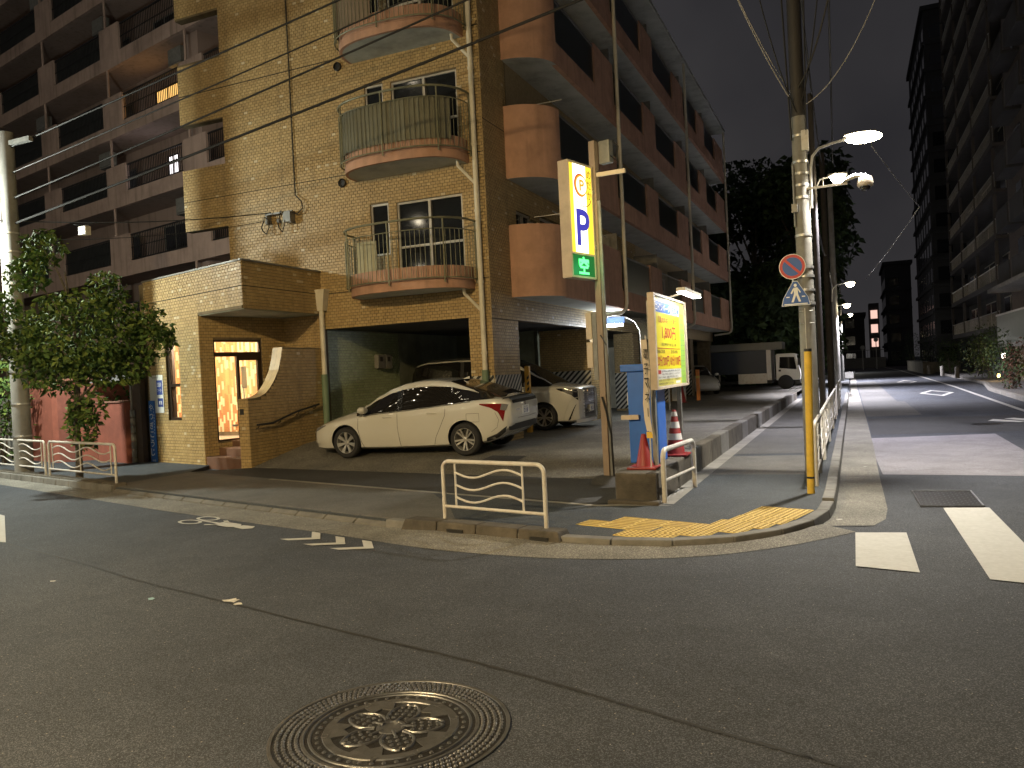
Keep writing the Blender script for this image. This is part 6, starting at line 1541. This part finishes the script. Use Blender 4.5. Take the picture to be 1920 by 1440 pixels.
    m = MB(); m.grid([[(-2.02-.16*(1-(y/.8)**2), y, 1.075-.03*abs(y)) for y in frange(-.74,.74,14)], [(-1.93-.1*(1-(y/.8)**2), y*.98, 1.105-.04*abs(y)) for y in frange(-.74,.74,14)]], flip=True); m.build('tailgate_spoiler', car_white, t, smooth=True, local=True)
    m = MB(); m.add([(-.98,-.02,1.44),(-1.12,0,1.435),(-1.12,0,1.49),(-.98,.02,1.44)], [(0,1,2),(2,1,3)]); m.build('shark_fin', car_white, t, local=True)
    for sx in (.05,-.75):
        for sy in (-.36,.36):
            m = MB(); m.box(sx-.12,sx,sy-.2,sy+.2,.8,1.12); m.box(sx-.1,sx-.02,sy-.12,sy+.12,1.13,1.28); m.build('seat', M('seat_grey', (.12,.11,.10), .9), t, local=True, bevel=.03)
    return t
# wheels touch the sloping car park: a slight nose-down pitch and roll
za, zb_ = lotz(-9.46,13.3), lotz(-6.80,13.3); zc = lotz(-8.1,14.7)
pitch = math.atan2(zb_-za, 2.66); roll = math.atan2(zc-(za+zb_)/2, 1.5)*.85
Mrot = (Matrix.Rotation(roll, 3, 'X') @ Matrix.Rotation(-pitch, 3, 'Y') @ Matrix.Rotation(PI, 3, 'Z')).to_euler()
hatchback('white sloping-roof hatchback parked in front of the brick block, rear towards the street', (-8.13,14.08,(za+zb_)/2+.77*math.tan(roll)+.004), Mrot)

def minivan(label, loc, rz, name='parked_minivan', group=None):
    t = thing(name, label, 'minivan', loc, rz, group)
    B = [(2.44,.60,.30,.98,1.00),(2.40,.78,.22,1.02,1.05),(2.28,.87,.19,1.06,1.10),(2.0,.91,.19,1.09,1.15),(1.6,.925,.19,1.11,1.20),(1.3,.925,.19,1.12,1.22),(.8,.925,.19,1.13,1.18),(0,.925,.19,1.14,1.16),(-1.5,.92,.20,1.15,1.17),(-2.2,.90,.24,1.15,1.17),(-2.42,.84,.32,1.10,1.12)]
    G = [(1.72,1.16,1.0),(1.4,1.35,1.0),(1.0,1.58,1.0),(.7,1.74,1.0),(.4,1.85,1.02),(0,1.90,1.04),(-1,1.935,1.05),(-1.9,1.915,1.05),(-2.25,1.84,1.03),(-2.4,1.68,1.0)]
    c = Car(B, G, .06, .20); global interp_z; interp_z = .36
    c.lower(t, sorted(set(frange(2.44,-2.42,40)+[2.42,2.41,2.40,2.36,2.32]), reverse=True), [(1.5,.375),(-1.5,.375)], car_white)
    c.glass_shell(t, frange(1.70,-2.40,36), lambda x: (0,1), car_glass, 'greenhouse_glass')
    c.glass_shell(t, frange(.45,-2.34,24), lambda x: (.53,1), car_white, 'roof', .009)
    c.glass_shell(t, frange(1.68,.45,14), lambda x: (.46,.64), car_white, 'a_pillar', .008)
    for x0, x1 in ((.62,.50),(-.75,-.85)): c.glass_shell(t, frange(x0,x1,2), lambda x: (.02,.52), car_trim, 'door_pillar', .004)
    for sg in (1,-1):
        for ax in (1.5,-1.5): wheel(t, ax, sg*.81, .345, sg, 10, .22, 1)
        c.patch(t, [(2.41,1.01),(2.2,1.045),(1.85,1.055)], [(2.42,.72),(2.24,.88),(1.9,1.02)], car_black, 'headlamp', sg, .006)
        c.patch(t, [(2.37,.97),(2.2,1.01),(2.0,1.03)], [(2.375,.94),(2.2,.985),(2.02,1.015)], lens_m, 'headlamp_lens', sg, .010)
        c.patch(t, [(2.36,.66),(2.33,.62)], [(2.20,.28),(2.13,.24)], car_black, 'bumper_vent', sg, .005)
        c.line(t, [(2.40,.82),(2.30,.80),(2.2,.72),(2.08,.45),(2.02,.26)], sg, .006, 'bumper_crease', car_white, .012)
        c.line(t, [(1.12,1.05),(1.10,.7),(1.05,.3)], sg); c.line(t, [(.25,1.08),(.25,.7),(.22,.3)], sg)
        c.line(t, [(x, 1.09) for x in frange(1.2,-2.2,10)], sg, .012, 'belt_moulding', chrome)
        m = MB(); m.lathe([(.0001,-.1),(.07,-.08),(.09,0),(.08,.06),(.0001,.065)], (1.15,sg*1.03,1.18), 12, ax=(1,0,0)); m.build('mirror', car_white, t, smooth=True, local=True)
    m = MB(); m.grid([[(2.465-.15*abs(y/.80)**3, y, z) for y in frange(-.80,.80,16)] for z in (.30,.60,.85,1.03)], flip=True); gr = m.build('grille', car_black, t, smooth=True, local=True)
    for i in range(7):
        z = .42+.083*i; m = MB(); m.tube([(2.478-.15*abs(y/.80)**3, y, z) for y in frange(-.76,.76,12)], .007, 5); m.build('grille_bar', chrome, gr, local=True)
    m = MB(); m.grid([[(2.47-.12*abs(y/.86)**3, y, z) for y in frange(-.86,.86,14)] for z in (.18,.26)], flip=True); m.build('front_lip', car_white, t, smooth=True, local=True)
    m = MB(); m.box(2.482,2.494,-.165,.165,.44,.605); pl_ = m.build('number_plate', M('plate_white2', (.72,.72,.70), .4, var=.03), t, local=True)
    lettering('51', (2.496,-.10,.465), (0,1,0), upz, .2, .08, ink_navy, pl_, .02, local=True)
    m = MB(); m.box(-1.9,.2,-.55,.55,1.935,1.95); m.build('roof_rack', m_grey_metal, t, local=True)
    return t
minivan('white minivan with large dark grille parked nose-out beside the brick pillar', (-8.72,19.38,.272), 0)

# ---- box truck at the back of the car park
tk = thing('parked_truck', 'white cab box truck with dark blue body at the back of the car park', 'truck', (-3.5,43.7,.27))
tx0 = -3.5
m = MB(); m.prism([(.05,.75),(1.22,.75),(1.25,1.0),(1.20,1.35),(1.05,2.05),(.95,2.12),(.10,2.12),(.05,2.05)], (-3.75,42.85,0), (1,0,0), upz, (0,1.7,0)); m.build('cab', M('truck_white', (.62,.62,.58), .4, var=.05), tk, bevel=.03)
m = MB(); m.prism([(.22,1.38),(1.06,1.28),(.96,1.92),(.25,1.95)], (-3.75,42.845,0), (1,0,0), upz, (0,-.012,0)); m.build('side_window', car_glass, tk)
m = MB(); m.prism([(0,0),(.012,0),(.012,1.6),(0,1.6)], (-2.515,42.9,1.35), (1,.0,0), (-.02,1,0), Vector((-.14,0,.65))); m.build('windscreen', car_glass, tk)
m = MB(); m.prism([(.95,.74),(1.2,.74),(1.24,.55),(.98,.5)], (-3.75,42.86,0), (1,0,0), upz, (0,1.6,0)); m.build('bumper', car_trim, tk)
m = MB(); m.box(-3.58,-3.46,42.84,42.85,1.2,1.3); m.build('door_handle', m_black, tk)
m = MB(); m.tube([(-2.65,42.84,1.5),(-2.55,42.6,1.55),(-2.55,42.6,1.9)], .012, 6); m.box(-2.62,-2.52,42.55,42.63,1.5,1.85); m.build('mirror', m_black, tk)
m = MB(); m.box(-9.4,-3.9,42.8,44.6,.62,.75); m.build('chassis', car_trim, tk)
m = MB(); m.box(-9.4,-4.15,42.75,44.7,1.15,2.35); m.build('cargo_body', M('truck_blue', (.022,.032,.05), .5, var=.1), tk)
m = MB(); m.box(-9.45,-3.35,42.70,44.75,2.36,2.75); m.build('cargo_top', M('truck_cream', (.13,.13,.11), .5, var=.1), tk, bevel=.02)
m = MB(); m.box(-4.15,-3.92,42.74,44.71,.78,2.355); m.box(-5.6,-4.16,42.73,42.76,.62,1.14); m.build('cargo_panel', m_white, tk)
for x in (-3.25,-8.2):
    for y, sg in ((42.88,-1),(44.5,1)):
        m = MB(); m.lathe([(.2,-.1),(.36,-.1),(.38,0),(.36,.1),(.22,.1)], (x,y,.65), 24, ax=(0,sg,0)); wq = m.build('wheel', m_rubber, tk, smooth=True)
        m = MB(); m.lathe([(.23,.06),(.2,.10),(.08,.06),(.0001,.08)], (x,y,.65), 20, ax=(0,sg,0)); m.build('rim', m_grey_metal, wq, smooth=True)
hatchback('white hatchback nose-out beside the orange bollard under the far end', (-7.5,40.3,.275), (0,0,-1.15))
minivan('pale minivan parked far back beside the box truck', (-9.6,46.5,.275), -.3)
# ================================================================ FAR END AND OPPOSITE SIDE OF THE SIDE STREET
def leafy(name, label, x, y, H, R, n, size, mats, seed, trunk_r=.18, cat='tree', group=None, zc=.62, z0=.3):
    rd = random.Random(seed); t = thing(name, label, cat, (x,y,0), group=group)
    m = MB(); m.tube([(x,y,0),(x+rd.uniform(-.2,.2),y,H*.35),(x+rd.uniform(-.4,.4),y,H*.8)], [trunk_r,trunk_r*.7,trunk_r*.25], 8)
    bl = []
    for _ in range(18):
        a = rd.uniform(0,2*PI); rr = R*rd.uniform(.2,.75); z = H*rd.uniform(z0+.1,.92); k = 1-.55*abs((z/H)-zc)
        e = (x+math.cos(a)*rr*k, y+math.sin(a)*rr*k, z); m.tube([(x,y,z*.6),e], [trunk_r*.4,.03], 5)
        q = R*rd.uniform(.35,.55); bl.append((*e, q, q, q*.8, 1))
    m.build('trunk', bark, t, smooth=True); stuff(leaf_mesh('crown', bl, n, size, mats, rd).build('crown', mats, t)); return t
dk = [leafmat('foliage_night_a', (.030,.052,.026)), leafmat('foliage_night_b', (.045,.075,.03)), leafmat('foliage_night_c', (.022,.04,.02))]
gt = 'dark trees behind the car park'
for i, (x, y, H, R, lb) in enumerate(((-11.5,58,13,4.2,'tall dark tree behind the brick block, farthest left of the group'),(-6.3,60,16.2,4.3,'tallest dark tree rising behind the box truck'),(-2.6,57,15,3.4,'dark tree just left of the utility poles'),(-4.5,52,7.5,3.0,'lower dark tree directly behind the box truck'),(-8.5,50,8,3,'low dark tree above the parked cars at the back'))):
    leafy('tree', lb, x, y, H*1.08, R*1.3, 10000, .5, dk, 40+i, .25, group=gt, z0=.05)
# hedge plants and shrubs along the right
sh = [leafmat('hedge_a', (.05,.085,.03)), leafmat('hedge_b', (.07,.10,.035)), leafmat('hedge_c', (.10,.05,.03)), leafmat('hedge_d', (.12,.13,.04))]
gs = 'shrubs on the right side of the side street'
for i, (x, y, r, h, n, lb, ms) in enumerate(((6.6,34.2,.9,2.1,1100,'yellow-green shrub at the right edge of the picture',[sh[1],sh[3],sh[0]]),(6.1,38.2,.65,2.0,900,'narrow reddish shrub beside the low kerb on the right',[sh[0],sh[2]]),(6.9,44,1.2,2.6,1100,'round dark shrub by the doorway light on the right',sh[:2]),(7.2,52,1.4,3.2,1200,'big dark shrub in front of the balconied house',sh[:2]),(7.6,60,1.3,2.8,1000,'dark shrub with yellow flowers on the right',[sh[0],sh[3]]),(6.9,70,1.4,2.6,900,'dark shrub near the low garden wall on the right',sh[:2]),(7.5,80,2.0,3.6,1000,'large dark shrub behind the low garden wall',dk),(6.5,104,2.5,4.2,1000,'dark bushes at the far bend of the street',dk))):
    shrub('shrub', lb, (x,y), r, h, n, .12+.003*i, ms, seed=70+i, group=gs)
w = thing('garden_wall', 'low pale garden wall on the right near the far end of the street', 'wall', (6.6,84,0))
m = MB(); m.box(5.6,6.1,78,100,0,1.0); m.box(6.1,8.5,78,78.4,0,1.0); m.build('wall_body', m_conc_pale, w)
m = MB(); m.box(5.55,6.15,77.9,100.1,1.0,1.08); m.build('coping', m_conc, w)
for i, (x, y, lb) in enumerate(((6.0,57,'short stone bollard nearest the shrubs on the right'),(5.8,64,'second short stone bollard along the right footway'),(5.6,72,'third short stone bollard along the right footway'))):
    t = thing('stone_bollard', lb, 'bollard', (x,y,.12), group='stone bollards on the right'); m = MB(); m.lathe([(.13,.1),(.13,.75),(.10,.82),(.0001,.84)], (x,y,0), 14); m.build('post', m_conc_pale, t, smooth=True)
    m = MB(); m.lathe([(.135,.55),(.135,.6)], (x,y,0), 14, cap=False); m.build('ring', m_grey_metal, t)
# ---- house with balconies on the right
def balcony_house(label, x0, x1, y0, y1, zs, mat, mat2, H, name='apartment_building', depth=1.3, bays=3):
    t = thing(name, label, 'building', (x0,y0,0))
    m = MB(); m.box(x0,x1,y0,y1,0,H); m.build('wall', mat, t)
    for z in zs:
        m = MB(); m.box(x0-depth,x0+.02,y0-.3,y1,z,z+.18); fl = m.build('balcony_floor', mat2, t)
        m = MB(); m.box(x0-depth,x0-depth+.1,y0-.3,y1,z+.18,z+.32); m.build('parapet_band', mat2, fl)
        m = MB(); m.tube([(x0-depth+.05,y0-.3,z+1.15),(x0-depth+.05,y1,z+1.15)], .03, 6)
        n = int((y1-y0)/.3)
        for q in range(n): m.box(x0-depth+.04,x0-depth+.06,y0-.3+q*.3,y0-.28+q*.3,z+.3,z+1.15)
        m.build('railing', m_steel, fl)
        for b in range(bays+1):
            y = y0 + (y1-y0)*b/bays; m = MB(); m.box(x0-depth-.02,x0-depth+.16,y-.12,y+.12,z+.32,z+2.6); m.build('column', mat2, fl)
        for b in range(bays):
            ya = y0+(y1-y0)*(b+.2)/bays; yb = y0+(y1-y0)*(b+.75)/bays
            m = MB(); m.box(x0-.03,x0+.01,ya,yb,z+.3,z+2.2); wn_ = m.build('window', m_win_d, fl)
            m = MB(); m.box(x0-.05,x0-.02,(ya+yb)/2-.03,(ya+yb)/2+.03,z+.3,z+2.2); m.box(x0-.05,x0-.02,ya,yb,z+2.2,z+2.27); m.build('window_frame', m_frame_al, wn_)
    m = MB(); m.box(x0-depth-.3,x1,y0-.5,y1+.2,H,H+.25); m.build('roof', mat2, t)
    return t
bh = balcony_house('dark apartment house with tiered white-columned balconies on the right', 9.2, 22, 54, 77, [2.9+2.7*i for i in range(11)], m_dark_wall, M('pale_render', (.085,.078,.073), .85, var=.15), 33)
# ---- nearest house at the right edge: canopy, balcony, panel
nh = thing('house', 'house at the right edge with white canopy slab and panelled balcony', 'house', (7.5,40,0))
m = MB(); m.box(8.0,20,36.2,50,0,33); m.build('wall', M('house_render', (.15,.125,.11), .85, var=.15), nh)
m = MB(); m.box(6.6,8.05,36,48,4.75,4.95); m.build('canopy', m_conc_pale, nh)
m = MB(); m.box(6.9,8.02,38,47.5,1.9,2.1); m.build('balcony_floor', m_conc_pale, nh)
m = MB(); m.box(6.9,6.96,38,47.5,2.1,3.5); m.box(6.96,8.0,47.44,47.5,2.1,3.5); m.build('balcony_panel', M('panel_greenish', (.14,.16,.13), .4, var=.1), nh)
m = MB(); m.box(6.86,7.0,37.95,47.55,3.5,3.58); m.build('balcony_cap', m_white, nh)
for y in (39,42,45):
    m = MB(); m.box(7.97,7.995,y,y+1.6,2.3,4.2); wq = m.build('window', m_win_d, nh); m = MB(); m.box(7.95,7.975,y+.77,y+.83,2.3,4.2); m.build('window_frame', m_frame_al, wq)
for y in (38,42,46):
    
    for zz in range(10):
        m = MB(); m.box(7.97,7.995,y,y+1.5,5.8+2.8*zz,7.4+2.8*zz); m.build('window', m_win_d, nh)
        m = MB(); m.box(7.2,7.99,y-.6,y+2.6,5.1+2.8*zz,5.25+2.8*zz); m.box(7.2,7.26,y-.6,y+2.6,5.25+2.8*zz,6.2+2.8*zz); m.build('balcony', m_dark_wall, nh)
m = MB(); m.tube([(7.9,41,4.4),(7.6,41,4.2)], .1, 8); m.build('meter', m_grey_metal, nh)
dl = thing('doorway_lamp', 'small bright doorway lamp glowing among the shrubs on the right', 'lamp', (8.0,50.6,1.3))
m = MB(); m.lathe([(.05,-.16),(.1,-.1),(.1,.1),(.05,.16)], (7.6,50.6,1.45), 12); m.build('globe', E('door_lamp', (1,.85,.7), 14), dl, smooth=True); m = MB(); m.tube([(7.6,50.6,1.6),(7.6,50.6,1.75),(8.0,50.6,1.75)], .02, 6); m.build('bracket', m_black, dl)
lamp_light(dl, (7.45,50.4,1.4), 25, (1,.75,.5), .1)
for i, (x, y, lb) in enumerate(((6.3,34.0,'small amber garden light low in the shrub at the right edge'),(7.1,49.0,'small amber garden light under the doorway shrubs'))):
    gl_ = thing('garden_light', lb, 'lamp', (x,y,.3)); m = MB(); m.lathe([(.04,.1),(.07,.14),(.07,.24),(.03,.3)], (x,y,.2), 10); m.build('globe', E('amber_lamp%d' % i, (1,.62,.2), 10), gl_, smooth=True); m = MB(); m.tube([(x,y,0),(x,y,.3)], .015, 6); m.build('stem', m_black, gl_); lamp_light(gl_, (x-.25,y-.2,.45), 7, (1,.6,.2), .05)
# ---- dark towers far off, with storeys and windows
def tower(label, x0, x1, y0, y1, H, mat, seed, lit=0, step=3.0, name='tower_block'):
    rd = random.Random(seed); t = thing(name, label, 'building', ((x0+x1)/2,y0,0)); m = MB(); m.box(x0,x1,y0,y1,0,H); m.build('wall', mat, t)
    k = 0
    for f in range(int(H/step)):
        z = .9+f*step; m = MB(); m.box(x0-.25,x1+.02,y0-.25,y0-.01,z-.7,z-.35); m.box(x0-.25,x0-.01,y0-.01,y1,z-.7,z-.35); m.build('storey_band', mat, t)
        nn = int((x1-x0)/2.4)
        for i in range(nn):
            xa = x0+.5+i*2.4; m = MB(); m.box(xa,xa+1.5,y0-.03,y0+.02,z,z+1.5); m.build('window', m_win_d, t)
        for i in range(int((y1-y0)/3.5)):
            ya = y0+.6+i*3.5; m = MB(); m.box(x0-.03,x0+.02,ya,ya+2,z,z+1.5); m.build('window', m_win_d, t)
    m = MB(); m.box(x0-.3,x1+.3,y0-.3,y1+.3,H,H+.5); m.build('roof', mat, t)
    return t
m_far = M('far_wall', (.045,.047,.052), .9, var=.2, scale=.3); m_far2 = M('far_wall_grey', (.07,.066,.066), .9, var=.2, scale=.3)
tower('tall dark tower block rising beyond the balconied house on the right', 8.6, 20, 100, 124, 40, m_far, 1)
tower('mid-height dark block at the far end of the side street', 5.2, 9.0, 142, 160, 16.5, m_far, 3)
tower('low dark block closing the left end of the side street', -16, 2.0, 150, 165, 9, m_far2, 4)
st = thing('stair_tower', 'narrow stair tower with lit pinkish landings far down the street', 'building', (3.4,141,0))
m = MB(); m.box(2.6,4.1,141,146,0,10.4); m.build('wall', m_far2, st)
lit_l = E('landing_light', (1.0,.62,.52), .75)
for z in (3.3,5.6,7.9):
    m = MB(); m.box(2.85,3.85,140.9,140.99,z,z+1.35); m.build('lit_landing', lit_l, st); m = MB(); m.box(2.7,4.0,140.75,140.9,z-.5,z-.1); m.build('parapet', m_conc, st)
bw_ = thing('barrier_wall', 'low concrete barrier wall across the far end of the side street', 'wall', (1,132,0))
m = MB(); m.box(-3,4.5,132,132.5,0,1.6); m.build('wall_body', m_conc_pale, bw_)
m = MB()
for i in range(18): m.box(-2.8+i*.4,-2.76+i*.4,132.2,132.26,1.6,2.7)
m.box(-3,4.5,132.2,132.26,2.7,2.78); m.build('fence', m_grey_metal, bw_)
for i, (x, lb) in enumerate(((1.2,'thin round-headed far sign post left of the stair tower'),(2.9,'thin far sign post right below the stair tower'))):
    t = thing('sign_post', lb, 'post', (x,118,0)); m = MB(); m.tube([(x,118,0),(x,118,4.2 if i else 3.2)], .06, 6); m.build('post', m_white, t); m = MB(); m.lathe([(.3,0),(.3,.03)], (x,117.9,4.0 if i else 3.0), 16, ax=(0,-1,0)); m.build('sign_plate', m_grey_metal, t)
fa = thing('street_lamp', 'tiny low lit lamp at the far left end of the side street', 'street lamp', (-1.3,96,0)); m = MB(); m.tube([(-1.3,96,0),(-1.3,96,2.3)], .06, 6); m.build('pole', m_grey_metal, fa); m = MB(); m.lathe([(.05,2.2),(.2,2.3),(.2,2.6),(.05,2.7)], (-1.3,96,0), 10); m.build('globe', E('far_globe', (1,.95,.85), 25), fa, smooth=True); lamp_light(fa, (-1.0,95.5,2.5), 250, (1,.95,.85), .2)
# parked bicycle leaning on the rails
bk = thing('parked_bicycle', 'dark bicycle parked against the guard rails down the side street', 'bicycle', (-.2,40,.12))
for yy in (39.5,40.55):
    m = MB(); m.tube([(-.2, yy+.33*math.cos(2*PI*i/20), .46+.33*math.sin(2*PI*i/20)) for i in range(20)], .02, 6, closed=True); m.build('wheel', m_rubber, bk)
m = MB(); m.tube([(-.2,39.5,.46),(-.2,39.75,.95),(-.2,40.3,.9),(-.2,40.1,.42),(-.2,39.72,.85)], .02, 6); m.tube([(-.2,40.1,.42),(-.2,40.55,.46),(-.2,40.3,.9)], .018, 6); m.tube([(-.45,39.7,1.1),(-.2,39.75,.98),(.05,39.7,1.1)], .015, 6); m.build('frame', m_black, bk)
m = MB(); m.box(-.29,-.11,40.2,40.45,.95,1.02); m.build('saddle', m_black, bk, bevel=.02)
m = MB(); m.box(-.38,-.02,39.2,39.5,.8,1.08); m.build('basket', m_grey_metal, bk)
